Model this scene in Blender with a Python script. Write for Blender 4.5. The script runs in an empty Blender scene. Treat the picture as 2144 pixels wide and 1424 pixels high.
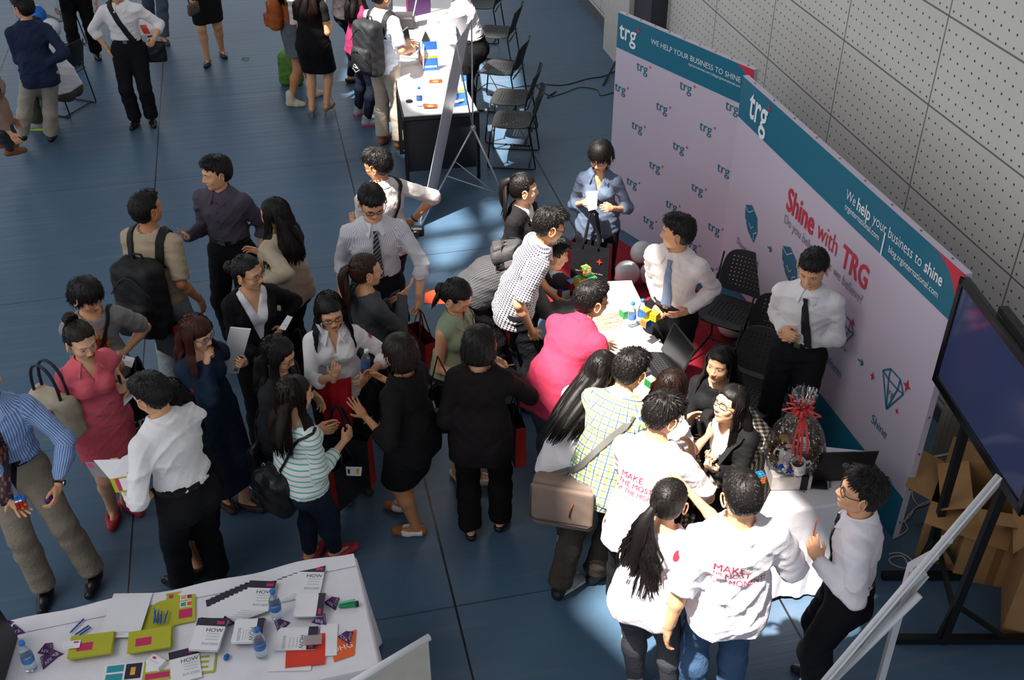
import bpy, math, random
import numpy as np
from mathutils import Vector, Matrix
from mathutils.bvhtree import BVHTree
C = bpy.context.scene.collection
sc = bpy.context.scene
PI = math.pi
F32 = np.float32
# ------------------------------------------------------------------ camera
CAM_H = 5.4
PITCH = math.radians(35.4)
FPX = 2337.0
W_PX, H_PX = 2144.0, 1424.0
cam_d = bpy.data.cameras.new('camera')
cam_d.sensor_fit = 'HORIZONTAL'
cam_d.sensor_width = 36.0
cam_d.lens = FPX / W_PX * 36.0
cam_d.clip_end = 200
cam = bpy.data.objects.new('camera', cam_d)
C.objects.link(cam)
cam.location = (0, 0, CAM_H)
cam.rotation_euler = (PI / 2 - PITCH, 0, 0)
sc.camera = cam
# ------------------------------------------------------------------ light
sc.view_settings.view_transform = 'Standard'
sc.view_settings.look = 'None'
sc.view_settings.gamma = 1.0
sc.view_settings.exposure = 0.0
sc.view_settings.use_curve_mapping = False
wd = bpy.data.worlds.new('world')
sc.world = wd
wd.use_nodes = True
bg = wd.node_tree.nodes['Background']
bg.inputs[0].default_value = (0.86, 0.93, 1.0, 1)
bg.inputs[1].default_value = 1.08
SUN_DIR = Vector((-0.36, -0.30, 1.0)).normalized()      # towards the sun
sun_d = bpy.data.lights.new('sun', 'SUN')
sun_d.energy = 18.0
sun_d.angle = math.radians(1.2)
sun_d.color = (1.0, 0.93, 0.84)
sun = bpy.data.objects.new('sun', sun_d)
C.objects.link(sun)
sun.location = (-6, -4, 18)
sun.rotation_euler = SUN_DIR.to_track_quat('Z', 'Y').to_euler()
# ------------------------------------------------------------------ pixel <-> world helpers
def ray(x, y):
 s, c = math.sin(PITCH), math.cos(PITCH)
 u = (x - 1072.0) / FPX
 v = (y - 712.0) / FPX
 return Vector((u, c - v * s, -(s + v * c)))
def at(x, y, z=0.0):
 r = ray(x, y)
 return Vector((0, 0, CAM_H)) + r * ((z - CAM_H) / r.z)
# ------------------------------------------------------------------ materials
def srgb(c):
 if isinstance(c, str):
  c = tuple(int(c[i:i + 2], 16) / 255 for i in (0, 2, 4))
 return tuple((v / 12.92 if v <= 0.04045 else ((v + 0.055) / 1.055) ** 2.4) for v in c) + (1.0,)
MATS = {}
def nd(nt, t, **kw):
 n = nt.nodes.new(t)
 for k, v in kw.items():
  if k.startswith('i_'):
   n.inputs[k[2:].replace('_', ' ')].default_value = v
  else:
   setattr(n, k, v)
 return n
def math_n(nt, op, a, b=None, c=None):
 n = nt.nodes.new('ShaderNodeMath')
 n.operation = op
 for i, v in enumerate((a, b, c)):
  if v is None:
   continue
  if isinstance(v, (int, float)):
   n.inputs[i].default_value = v
  else:
   nt.links.new(v, n.inputs[i])
 return n.outputs[0]
def mix_c(nt, fac, a, b):
 n = nt.nodes.new('ShaderNodeMix')
 n.data_type = 'RGBA'
 for sock, v in ((n.inputs[0], fac), (n.inputs[6], a), (n.inputs[7], b)):
  if isinstance(v, (int, float)):
   sock.default_value = v
  elif isinstance(v, tuple):
   sock.default_value = v
  else:
   nt.links.new(v, sock)
 return n.outputs[2]
def mat(name, col, rough=0.7, metal=0.0, var=0.06, vscale=12.0, bump=0.0, bscale=40.0, spec=0.4,
  trans=0.0, alpha=1.0, emit=0.0, stretch=None, ior=1.45, sheen=0.0, coat=0.0):
 if name in MATS:
  return MATS[name]
 m = bpy.data.materials.new(name)
 m.use_nodes = True
 nt = m.node_tree
 b = nt.nodes['Principled BSDF']
 base = srgb(col)
 b.inputs['Base Color'].default_value = base
 b.inputs['Roughness'].default_value = rough
 b.inputs['Metallic'].default_value = metal
 b.inputs['Specular IOR Level'].default_value = spec
 b.inputs['IOR'].default_value = ior
 if trans:
  b.inputs['Transmission Weight'].default_value = trans
 if alpha < 1:
  b.inputs['Alpha'].default_value = alpha
 if sheen:
  b.inputs['Sheen Weight'].default_value = sheen
 if coat:
  b.inputs['Coat Weight'].default_value = coat
 if emit:
  b.inputs['Emission Color'].default_value = base
  b.inputs['Emission Strength'].default_value = emit
 tc = nd(nt, 'ShaderNodeTexCoord')
 co = tc.outputs['Object']
 if stretch:
  mp = nd(nt, 'ShaderNodeMapping')
  mp.inputs['Scale'].default_value = stretch
  nt.links.new(co, mp.inputs[0])
  co = mp.outputs[0]
 if var:
  n = nd(nt, 'ShaderNodeTexNoise')
  n.inputs['Scale'].default_value = vscale
  n.inputs['Detail'].default_value = 3
  nt.links.new(co, n.inputs['Vector'])
  hi = tuple(min(1, v * (1 + var * 2)) for v in base[:3]) + (1,)
  lo = tuple(v * (1 - var * 2) for v in base[:3]) + (1,)
  nt.links.new(mix_c(nt, n.outputs['Fac'], lo, hi), b.inputs['Base Color'])
 if bump:
  n2 = nd(nt, 'ShaderNodeTexNoise')
  n2.inputs['Scale'].default_value = bscale
  n2.inputs['Detail'].default_value = 3
  nt.links.new(co, n2.inputs['Vector'])
  bp = nd(nt, 'ShaderNodeBump')
  bp.inputs['Strength'].default_value = bump
  bp.inputs['Distance'].default_value = 0.02
  nt.links.new(n2.outputs['Fac'], bp.inputs['Height'])
  nt.links.new(bp.outputs[0], b.inputs['Normal'])
 MATS[name] = m
 return m
def pattern_mat(name, kind, c0, c1, c2=None, s=0.02, rough=0.8):
 """cloth woven with a pattern, laid in the garment's own unrolled coordinates"""
 if name in MATS:
  return MATS[name]
 m = mat(name, c0, rough=rough, var=0.0, bump=0.25, bscale=25)
 nt = m.node_tree
 b = nt.nodes['Principled BSDF']
 at_ = nd(nt, 'ShaderNodeAttribute', attribute_name='rest')
 sp = nd(nt, 'ShaderNodeSeparateXYZ')
 nt.links.new(at_.outputs['Vector'], sp.inputs[0])
 u, v = sp.outputs[0], sp.outputs[1]
 def band(x, per, duty, off=0.0):
  f = math_n(nt, 'FRACT', math_n(nt, 'ADD', math_n(nt, 'MULTIPLY', x, 1.0 / per), off + 100.0))
  return math_n(nt, 'LESS_THAN', f, duty)
 A, B = srgb(c0), srgb(c1)
 if kind == 'hstripe':
  out = mix_c(nt, band(v, s, 0.26), A, B)
 elif kind == 'vstripe':
  out = mix_c(nt, band(u, s, 0.3), A, B)
 elif kind == 'diag':
  out = mix_c(nt, band(math_n(nt, 'ADD', u, v), s, 0.35), A, B)
 elif kind == 'check':
  a = band(u, s, 0.5)
  bb = band(v, s, 0.5)
  sm = math_n(nt, 'MULTIPLY', math_n(nt, 'ADD', a, bb), 0.5)
  mid = mix_c(nt, 0.72, A, B)
  o1 = mix_c(nt, math_n(nt, 'GREATER_THAN', sm, 0.25), A, B if kind == 'x' else mid)
  o = mix_c(nt, math_n(nt, 'GREATER_THAN', sm, 0.75), o1, B)
  out = o
 elif kind == 'grid':
  g = math_n(nt, 'MAXIMUM', band(u, s, 0.22), band(v, s, 0.22))
  out = mix_c(nt, g, A, B)
 elif kind == 'plaid':
  g1 = math_n(nt, 'MAXIMUM', band(u, s, 0.3), band(v, s, 0.3))
  g2 = math_n(nt, 'MAXIMUM', band(u, s, 0.12, 0.4), band(v, s, 0.12, 0.4))
  out = mix_c(nt, g2, mix_c(nt, g1, A, B), srgb(c2))
 elif kind == 'dots':
  vt = nd(nt, 'ShaderNodeTexVoronoi')
  vt.inputs['Scale'].default_value = 1.0 / s
  nt.links.new(at_.outputs['Vector'], vt.inputs['Vector'])
  out = mix_c(nt, math_n(nt, 'LESS_THAN', vt.outputs['Distance'], 0.36), A, B)
 nt.links.new(out, b.inputs['Base Color'])
 return m
# ------------------------------------------------------------------ geometry containers
class Geo:
 def __init__(s):
  s.V = []
  s.F = []
  s.n = 0
 def add(s, v, f, mi=0, M=None):
  v = np.asarray(v, dtype=np.float64).reshape(-1, 3)
  if M is not None:
   Mn = np.array(M)
   v = v @ Mn[:3, :3].T + Mn[:3, 3]
  if isinstance(f, np.ndarray):
   f = [f]
  elif len(f) and not isinstance(f[0], np.ndarray):
   by = {}
   for q in f:
    by.setdefault(len(q), []).append(q)
   f = [np.array(q, dtype=np.int64) for q in by.values()]
  for q in f:
   if len(q):
    m_ = mi if isinstance(mi, int) else 0
    s.F.append((q + s.n, m_))
  s.V.append(v)
  s.n += len(v)
  return s
 def merge(s, o, M=None, mo=0):
  Mn = np.array(M) if M is not None else None
  for v in o.V:
   s.V.append(v if Mn is None else v @ Mn[:3, :3].T + Mn[:3, 3])
  for q, m_ in o.F:
   s.F.append((q + s.n, m_ + mo))
  s.n += o.n
  return s
 def box(s, c, d, mi=0, M=None, taper=1.0):
  x, y, z = d[0] / 2, d[1] / 2, d[2] / 2
  v = [(-x, -y, -z), (x, -y, -z), (x, y, -z), (-x, y, -z), (-x * taper, -y * taper, z), (x * taper, -y * taper, z),
    (x * taper, y * taper, z), (-x * taper, y * taper, z)]
  v = np.array(v) + np.array(c)
  f = np.array([(0, 3, 2, 1), (4, 5, 6, 7), (0, 1, 5, 4), (1, 2, 6, 5), (2, 3, 7, 6), (3, 0, 4, 7)])
  return s.add(v, f, mi, M)
 def rbox(s, c, d, b, mi=0, M=None):
  """box with chamfered vertical and horizontal edges"""
  x, y, z = d[0] / 2, d[1] / 2, d[2] / 2
  b = min(b, x * .9, y * .9, z * .9)
  rings = []
  for zz, k in ((-z, b), (-z + b, 0), (z - b, 0), (z, b)):
   X, Y = x - k, y - k
   rings.append([(-X + b, -Y, zz), (X - b, -Y, zz), (X, -Y + b, zz), (X, Y - b, zz), (X - b, Y, zz), (-X + b, Y, zz),
        (-X, Y - b, zz), (-X, -Y + b, zz)])
  return s.loft(np.array(rings) + np.array(c), mi, M)
 def loft(s, rings, mi=0, M=None, cap=True, closed=True):
  R = np.asarray(rings, dtype=np.float64)
  n, k = R.shape[0], R.shape[1]
  f = []
  i = np.arange(n - 1)[:, None] * k
  j = np.arange(k if closed else k - 1)[None, :]
  j2 = (j + 1) % k
  q = np.stack([i + j, i + j2, i + k + j2, i + k + j], -1).reshape(-1, 4)
  fs = [q]
  if cap and closed:
   fs.append(np.arange(k)[::-1][None, :].copy())
   fs.append((np.arange(k) + (n - 1) * k)[None, :].copy())
  return s.add(R.reshape(-1, 3), fs, mi, M)
 def tube(s, pts, r, n=8, mi=0, M=None, cap=True, flat=1.0, up=None):
  P = [Vector(p) for p in pts]
  m = len(P)
  rr = [r] * m if isinstance(r, (int, float)) else r
  rings = []
  prev = None
  for i in range(m):
   t = (P[min(i + 1, m - 1)] - P[max(i - 1, 0)])
   if t.length < 1e-9:
    t = Vector((0, 0, 1))
   t.normalize()
   if up is not None:
    a = Vector(up) - t * t.dot(Vector(up))
   elif prev is None:
    a = t.orthogonal()
   else:
    a = prev - t * prev.dot(t)
   if a.length < 1e-6:
    a = t.orthogonal()
   a.normalize()
   prev = a
   b = t.cross(a)
   rings.append([tuple(P[i] + a * (math.cos(2 * PI * k / n) * rr[i] * flat) + b * (math.sin(2 * PI * k / n) * rr[i])) for k in range(n)])
  return s.loft(rings, mi, M, cap)
 def lathe(s, prof, n=24, mi=0, M=None, c=(0, 0, 0), cap=True):
  rings = [[(c[0] + r * math.cos(2 * PI * k / n), c[1] + r * math.sin(2 * PI * k / n), c[2] + z) for k in range(n)] for r, z in prof]
  return s.loft(rings, mi, M, cap)
 def ell(s, c, r, n=16, mi=0, M=None):
  prof = [(math.sin(PI * (i + .02) / (n / 2 + .04)), -math.cos(PI * (i + .02) / (n / 2 + .04))) for i in range(n // 2 + 1)]
  rings = [[(c[0] + q * r[0] * math.cos(2 * PI * k / n), c[1] + q * r[1] * math.sin(2 * PI * k / n), c[2] + z * r[2]) for k in range(n)] for q, z in prof]
  return s.loft(rings, mi, M)
 def ribbon(s, pts, nrm, w, th, mi=0, M=None):
  """flat strap through pts with surface normals nrm"""
  rings = []
  P = [Vector(p) for p in pts]
  for i in range(len(P)):
   t = (P[min(i + 1, len(P) - 1)] - P[max(i - 1, 0)]).normalized()
   n = Vector(nrm[i])
   n = (n - t * n.dot(t)).normalized()
   b = t.cross(n) * (w / 2)
   o = n * th
   rings.append([tuple(P[i] - b), tuple(P[i] + b), tuple(P[i] + b * .8 + o), tuple(P[i] - b * .8 + o)])
  return s.loft(rings, mi, M)
 def poly(s, pts2, th, mi=0, M=None):
  """prism: outline in local XY, thickness along Z"""
  n = len(pts2)
  return s.loft([[(p[0], p[1], 0) for p in pts2], [(p[0], p[1], th) for p in pts2]], mi, M)
 def arrays(s):
  return np.concatenate(s.V) if s.V else np.zeros((0, 3))
 def build(s, name, mats, parent=None, smooth=False, loc=None, rot=None, attr=None, auto=None):
  if not isinstance(mats, (list, tuple)):
   mats = [mats]
  me = bpy.data.meshes.new(name)
  V = s.arrays()
  me.vertices.add(len(V))
  me.vertices.foreach_set('co', V.astype(F32).ravel())
  loops = []
  starts = []
  mi = []
  st = 0
  for q, m_ in s.F:
   k = q.shape[1]
   loops.append(q.ravel())
   starts.append(st + np.arange(len(q)) * k)
   st += q.size
   mi.append(np.full(len(q), m_))
  if loops:
   L = np.concatenate(loops).astype(np.int32)
   S = np.concatenate(starts).astype(np.int32)
   me.loops.add(len(L))
   me.loops.foreach_set('vertex_index', L)
   me.polygons.add(len(S))
   me.polygons.foreach_set('loop_start', S)
   me.polygons.foreach_set('material_index', np.concatenate(mi).astype(np.int32))
  for m in mats:
   me.materials.append(m)
  me.update(calc_edges=True)
  if attr is not None:
   a = me.attributes.new('rest', 'FLOAT_VECTOR', 'POINT')
   a.data.foreach_set('vector', attr.astype(F32).ravel())
  if smooth:
   me.shade_smooth()
   if auto:
    me.set_sharp_from_angle(angle=math.radians(auto))
  else:
   me.shade_flat()
  o = bpy.data.objects.new(name, me)
  C.objects.link(o)
  if parent is not None:
   o.parent = parent
  if loc is not None:
   o.location = loc
  if rot is not None:
   o.rotation_euler = rot
  return o
def tag(o, label, cat, group=None, kind=None):
 if label:
  o['label'] = label
 if cat:
  o['category'] = cat
 if group:
  o['group'] = group
 if kind:
  o['kind'] = kind
 return o
def thing(name, label, cat, loc=(0, 0, 0), rz=0.0, group=None):
 o = bpy.data.objects.new(name, None)
 o.empty_display_size = 0.1
 C.objects.link(o)
 o.location = loc
 o.rotation_euler = (0, 0, rz)
 return tag(o, label, cat, group)
def struct(o):
 o['kind'] = 'structure'
 return o
def frame(origin, ex, ey, ez=None):
 ex, ey = Vector(ex).normalized(), Vector(ey).normalized()
 ez = Vector(ez).normalized() if ez is not None else ex.cross(ey).normalized()
 M = Matrix.Identity(4)
 for i in range(3):
  M[i][0], M[i][1], M[i][2], M[i][3] = ex[i], ey[i], ez[i], origin[i]
 return M
TXT = {}
def text_geo(body, size=1.0, bold=0.0, align='CENTER'):
 """lettering as a thin solid in the local XY plane, facing +Z"""
 key = (body, bold, align)
 if key not in TXT:
  cu = bpy.data.curves.new('t', 'FONT')
  cu.body = body
  cu.align_x = align
  cu.align_y = 'CENTER'
  cu.size = 1.0
  cu.offset = bold
  cu.resolution_u = 3
  o = bpy.data.objects.new('t', cu)
  C.objects.link(o)
  dg = bpy.context.evaluated_depsgraph_get()
  me = bpy.data.meshes.new_from_object(o.evaluated_get(dg))
  V = np.array([v.co[:] for v in me.vertices]).reshape(-1, 3)
  f = [tuple(p.vertices) for p in me.polygons]
  bpy.data.objects.remove(o)
  bpy.data.curves.remove(cu)
  bpy.data.meshes.remove(me)
  TXT[key] = (V, f)
 V, f = TXT[key]
 g = Geo()
 if len(V):
  g.add(V * size, f)
 return g
# ================================================================== setting
SEAM = Vector((-0.224, 0.9746, 0)).normalized()          # along the seams and the perforated wall
CROSS = Vector((SEAM.y, -SEAM.x, 0))
def floor_material():
 m = bpy.data.materials.new('blue_vinyl_floor')
 m.use_nodes = True
 nt = m.node_tree
 b = nt.nodes['Principled BSDF']
 tc = nd(nt, 'ShaderNodeTexCoord')
 mp = nd(nt, 'ShaderNodeMapping')
 mp.inputs['Rotation'].default_value = (0, 0, -math.atan2(-SEAM.x, SEAM.y))
 nt.links.new(tc.outputs['Object'], mp.inputs[0])
 sp = nd(nt, 'ShaderNodeSeparateXYZ')
 nt.links.new(mp.outputs[0], sp.inputs[0])
 m2 = nd(nt, 'ShaderNodeMapping')
 m2.inputs['Scale'].default_value = (0.55, 9.0, 1)
 nt.links.new(mp.outputs[0], m2.inputs[0])
 n1 = nd(nt, 'ShaderNodeTexNoise')
 n1.inputs['Scale'].default_value = 1.3
 n1.inputs['Detail'].default_value = 5
 nt.links.new(m2.outputs[0], n1.inputs['Vector'])
 n2 = nd(nt, 'ShaderNodeTexNoise')
 n2.inputs['Scale'].default_value = 0.55
 n2.inputs['Detail'].default_value = 4
 nt.links.new(tc.outputs['Object'], n2.inputs['Vector'])
 n3 = nd(nt, 'ShaderNodeTexNoise')
 n3.inputs['Scale'].default_value = 90
 nt.links.new(mp.outputs[0], n3.inputs['Vector'])
 base = mix_c(nt, n2.outputs['Fac'], srgb('38536c'), srgb('4d667c'))
 st = math_n(nt, 'MULTIPLY', math_n(nt, 'SMOOTH_MIN', math_n(nt, 'MAXIMUM', math_n(nt, 'SUBTRACT', n1.outputs['Fac'], 0.56), 0.0), 0.2, 0.05), 1.5)
 base = mix_c(nt, st, base, srgb('75746f'))
 s0 = Vector((-1.64, 10.32, 0)).dot(CROSS)
 fx = math_n(nt, 'FRACT', math_n(nt, 'ADD', math_n(nt, 'DIVIDE', math_n(nt, 'SUBTRACT', sp.outputs[0], s0), 2.0), 50.5))
 dx = math_n(nt, 'MULTIPLY', math_n(nt, 'ABSOLUTE', math_n(nt, 'SUBTRACT', fx, 0.5)), 2.0)
 wob = math_n(nt, 'MULTIPLY', math_n(nt, 'SUBTRACT', n2.outputs['Fac'], 0.5), 0.02)
 seam = math_n(nt, 'LESS_THAN', math_n(nt, 'ADD', dx, wob), 0.0065)
 c0 = Vector((-3.83, 10.45, 0)).dot(SEAM)
 fy = math_n(nt, 'FRACT', math_n(nt, 'ADD', math_n(nt, 'DIVIDE', math_n(nt, 'SUBTRACT', sp.outputs[1], c0), 2.12), 50.5))
 dy = math_n(nt, 'MULTIPLY', math_n(nt, 'ABSOLUTE', math_n(nt, 'SUBTRACT', fy, 0.5)), 2.12)
 cseam = math_n(nt, 'MULTIPLY', math_n(nt, 'LESS_THAN', math_n(nt, 'ADD', dy, wob), 0.006), 0.6)
 dust = math_n(nt, 'MULTIPLY', math_n(nt, 'SUBTRACT', 1.0, math_n(nt, 'SMOOTH_MIN', math_n(nt, 'MULTIPLY', dx, 3.2), 1.0, 0.2)), math_n(nt, 'MULTIPLY', n1.outputs['Fac'], 0.55))
 base = mix_c(nt, math_n(nt, 'MAXIMUM', dust, 0.0), base, srgb('6d7480'))
 base = mix_c(nt, math_n(nt, 'MAXIMUM', seam, cseam), base, srgb('15191e'))
 nt.links.new(base, b.inputs['Base Color'])
 b.inputs['Roughness'].default_value = 0.42
 b.inputs['Specular IOR Level'].default_value = 0.35
 h = math_n(nt, 'ADD', math_n(nt, 'MULTIPLY', n1.outputs['Fac'], 1.0), math_n(nt, 'MULTIPLY', n3.outputs['Fac'], 0.05))
 bp = nd(nt, 'ShaderNodeBump')
 bp.inputs['Strength'].default_value = 0.22
 bp.inputs['Distance'].default_value = 0.02
 nt.links.new(h, bp.inputs['Height'])
 nt.links.new(bp.outputs[0], b.inputs['Normal'])
 return m
def wall_material():
 """painted board, 1.31 x 0.65 m panels with a grid of punched holes"""
 m = bpy.data.materials.new('perforated_board')
 m.use_nodes = True
 nt = m.node_tree
 b = nt.nodes['Principled BSDF']
 tc = nd(nt, 'ShaderNodeTexCoord')
 sp = nd(nt, 'ShaderNodeSeparateXYZ')
 nt.links.new(tc.outputs['Object'], sp.inputs[0])
 U, Z = sp.outputs[0], sp.outputs[2]
 def fr(x, per, off=0.0):
  return math_n(nt, 'FRACT', math_n(nt, 'ADD', math_n(nt, 'DIVIDE', math_n(nt, 'ADD', x, off), per), 60.0))
 PU, PZ = 1.32, 0.652
 fu = math_n(nt, 'MULTIPLY', fr(U, PU, 0.15), PU)
 fz = math_n(nt, 'MULTIPLY', fr(Z, PZ, -0.165), PZ)
 eu = math_n(nt, 'MINIMUM', fu, math_n(nt, 'SUBTRACT', PU, fu))
 ez = math_n(nt, 'MINIMUM', fz, math_n(nt, 'SUBTRACT', PZ, fz))
 joint = math_n(nt, 'LESS_THAN', math_n(nt, 'MINIMUM', eu, ez), 0.007)
 hp = PU / 15.0
 hz = PZ / 7.5
 a = math_n(nt, 'MULTIPLY', math_n(nt, 'SUBTRACT', math_n(nt, 'FRACT', math_n(nt, 'DIVIDE', fu, hp)), 0.5), hp)
 c = math_n(nt, 'MULTIPLY', math_n(nt, 'SUBTRACT', math_n(nt, 'FRACT', math_n(nt, 'DIVIDE', fz, hz)), 0.5), hz)
 r = math_n(nt, 'SQRT', math_n(nt, 'ADD', math_n(nt, 'MULTIPLY', a, a), math_n(nt, 'MULTIPLY', c, c)))
 hole = math_n(nt, 'LESS_THAN', r, 0.0088)
 hole = math_n(nt, 'MULTIPLY', hole, math_n(nt, 'GREATER_THAN', math_n(nt, 'MINIMUM', eu, ez), 0.02))
 n = nd(nt, 'ShaderNodeTexNoise')
 n.inputs['Scale'].default_value = 1.5
 nt.links.new(tc.outputs['Object'], n.inputs['Vector'])
 base = mix_c(nt, n.outputs['Fac'], srgb('c3bfb8'), srgb('d0ccc5'))
 base = mix_c(nt, joint, base, srgb('6c6c6c'))
 base = mix_c(nt, hole, base, srgb('3c3b3a'))
 nt.links.new(base, b.inputs['Base Color'])
 b.inputs['Roughness'].default_value = 0.75
 bp = nd(nt, 'ShaderNodeBump')
 bp.inputs['Strength'].default_value = 0.6
 bp.inputs['Distance'].default_value = 0.02
 nt.links.new(math_n(nt, 'SUBTRACT', 1.0, math_n(nt, 'MAXIMUM', joint, hole)), bp.inputs['Height'])
 nt.links.new(bp.outputs[0], b.inputs['Normal'])
 return m
g = Geo()
g.box((0, 9, -0.05), (26, 34, 0.1))
struct(g.build('floor', floor_material()))
w0 = at(1250, 38)
WALL_M = frame(w0, SEAM, -CROSS, (0, 0, 1))       # local x along, y into the room side
g = Geo()
g.box((-4.5, -0.15, 2.9), (23.0, 0.3, 5.8))
wall = struct(g.build('wall_right', wall_material()))
wall.matrix_world = WALL_M
m_base = mat('skirting_grey', '55585c', 0.6)
g = Geo()
g.box((-4.5, 0.012, 0.06), (23.0, 0.02, 0.12))
o = struct(g.build('baseboard_right', m_base))
o.matrix_world = WALL_M
g = Geo()
g.rbox((-1.62, 0.13, 2.0), (0.95, 0.26, 4.0), 0.006, 0)
o = struct(g.build('pilaster', mat('cream_paint', 'c9c3bb', 0.6)))
o.matrix_world = WALL_M
g = Geo()
g.box((-2.42, 0.10, 2.0), (0.60, 0.20, 4.0), 0)
o = struct(g.build('wall_recess', mat('dark_recess_grey', '3a3b42', 0.7)))  # recess drawn as a raised dark grey box
o.matrix_world = WALL_M
g = Geo()
g.tube([(0.9, 0.05, 0.92), (-1.1, 0.05, 0.92)], 0.035, 8)
for x in (0.7, -0.2, -1.0):
 g.box((x, 0.02, 0.92), (0.04, 0.06, 0.04))
o = tag(g.build('handrail', mat('black_paint', '17181b', 0.4), smooth=True, auto=40), 'dark handrail fixed along the perforated wall near the cream column', 'handrail')
o.matrix_world = WALL_M
# ------------------------------------------------------------------ unseen roof, its openings and bars shaped to cast the sun patches
ROOF_Z = 9.5
def to_roof(p, z=None):
 k = ((ROOF_Z if z is None else z) - p[2]) / SUN_DIR.z
 return (p[0] + SUN_DIR.x * k, p[1] + SUN_DIR.y * k)
def roof_with_holes(holes, x0, x1, y0, y1):
 from mathutils.geometry import tessellate_polygon
 outer = [Vector((x0, y0, 0)), Vector((x1, y0, 0)), Vector((x1, y1, 0)), Vector((x0, y1, 0))]
 loops = [outer] + [[Vector((p[0], p[1], 0)) for p in h] for h in holes]
 tri = tessellate_polygon(loops)
 V = [tuple(v) for l in loops for v in l]
 n = len(V)
 g = Geo()
 V2 = [(v[0], v[1], ROOF_Z) for v in V] + [(v[0], v[1], ROOF_Z + 0.25) for v in V]
 F = []
 for t in tri:
  F.append(tuple(t))
  F.append(tuple(i + n for i in reversed(t)))
 k = 0
 for l in loops:
  for i in range(len(l)):
   a, b_ = k + i, k + (i + 1) % len(l)
   F.append((a, b_, b_ + n, a + n))
  k += len(l)
 g.add(V2, F)
 return g
SUNNY = [
 [(868, 470, 0.0), (905, 428, 0.0), (1010, 408, 0.0), (1055, 440, 0.0), (1100, 420, 1.0), (1215, 390, 1.25), (1262, 290, 1.55), (1330, 560, 0.75), (1385, 560, 1.0), (1400, 700, 0.95), (1560, 820, 1.3), (1590, 960, 1.0),
  (1700, 1100, 0.75), (1830, 1090, 1.15), (1700, 1300, 0.4), (1560, 1400, 0.9), (1330, 1400, 0.5),
  (1190, 1290, 0.0), (1230, 1010, 0.9), (1120, 830, 1.1), (1050, 700, 1.2), (905, 680, 0.0), (880, 540, 0)],
 [(735, 90, 0.0), (800, 10, 0.8), (1000, -40, 1.2), (1010, 60, 1.2), (1000, 240, 0.75), (960, 260, 0.75), (835, 330, 0.0), (800, 262, 0.2), (700, 190, 0.0)],
]
holes = []
for pl in SUNNY:
 holes.append([to_roof(at(x, y, z)) for x, y, z in pl])
o = struct(roof_with_holes(holes, -16, 9.5, -16, 26).build('shading_roof', mat('roof_white', 'a9abad', 0.9)))
m_bar = mat('roof_steel', '8a8d90', 0.6)
BARS = []
for (a, b_) in [((880, 500), (1080, 470)), ((880, 570), (1080, 560)), ((930, 380), (1080, 600)), ((990, 330), (1000, 640)), ((900, 620), (1080, 420)),
    ((720, 140), (860, 170)), ((720, 185), (860, 215))]:
 p, q = Vector(to_roof(at(*a))).to_3d(), Vector(to_roof(at(*b_))).to_3d()
 d = (q - p) * 0.3
 BARS.append((p - d, q + d))
for i, (p, q) in enumerate(BARS):
 g = Geo()
 g.tube([(p.x, p.y, ROOF_Z + 0.1 + 0.02 * i), (q.x, q.y, ROOF_Z + 0.1 + 0.02 * i)], 0.085, 6)
 struct(g.build('beam', m_bar))
def area(name, loc, target, sx, sy, e, col):
 d = bpy.data.lights.new(name, 'AREA')
 d.shape = 'RECTANGLE'
 d.size, d.size_y, d.energy, d.color = sx, sy, e, col
 o = bpy.data.objects.new(name, d)
 C.objects.link(o)
 o.location = loc
 o.rotation_euler = (Vector(target) - Vector(loc)).to_track_quat('-Z', 'Y').to_euler()
 return o
area('fill_light_left', (-6.0, 1.5, 8.6), (0.3, 7.5, 0.8), 7.0, 4.0, 330, (1.0, 0.97, 0.93))  # added soft fill from the upper left, no window is modelled there
area('wall_fill_light', (0.0, 13.5, 9.0), (3.0, 8.0, 2.5), 5.0, 5.0, 260, (1.0, 0.97, 0.93))  # added fill lamp that brightens the wall and backdrop
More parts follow.
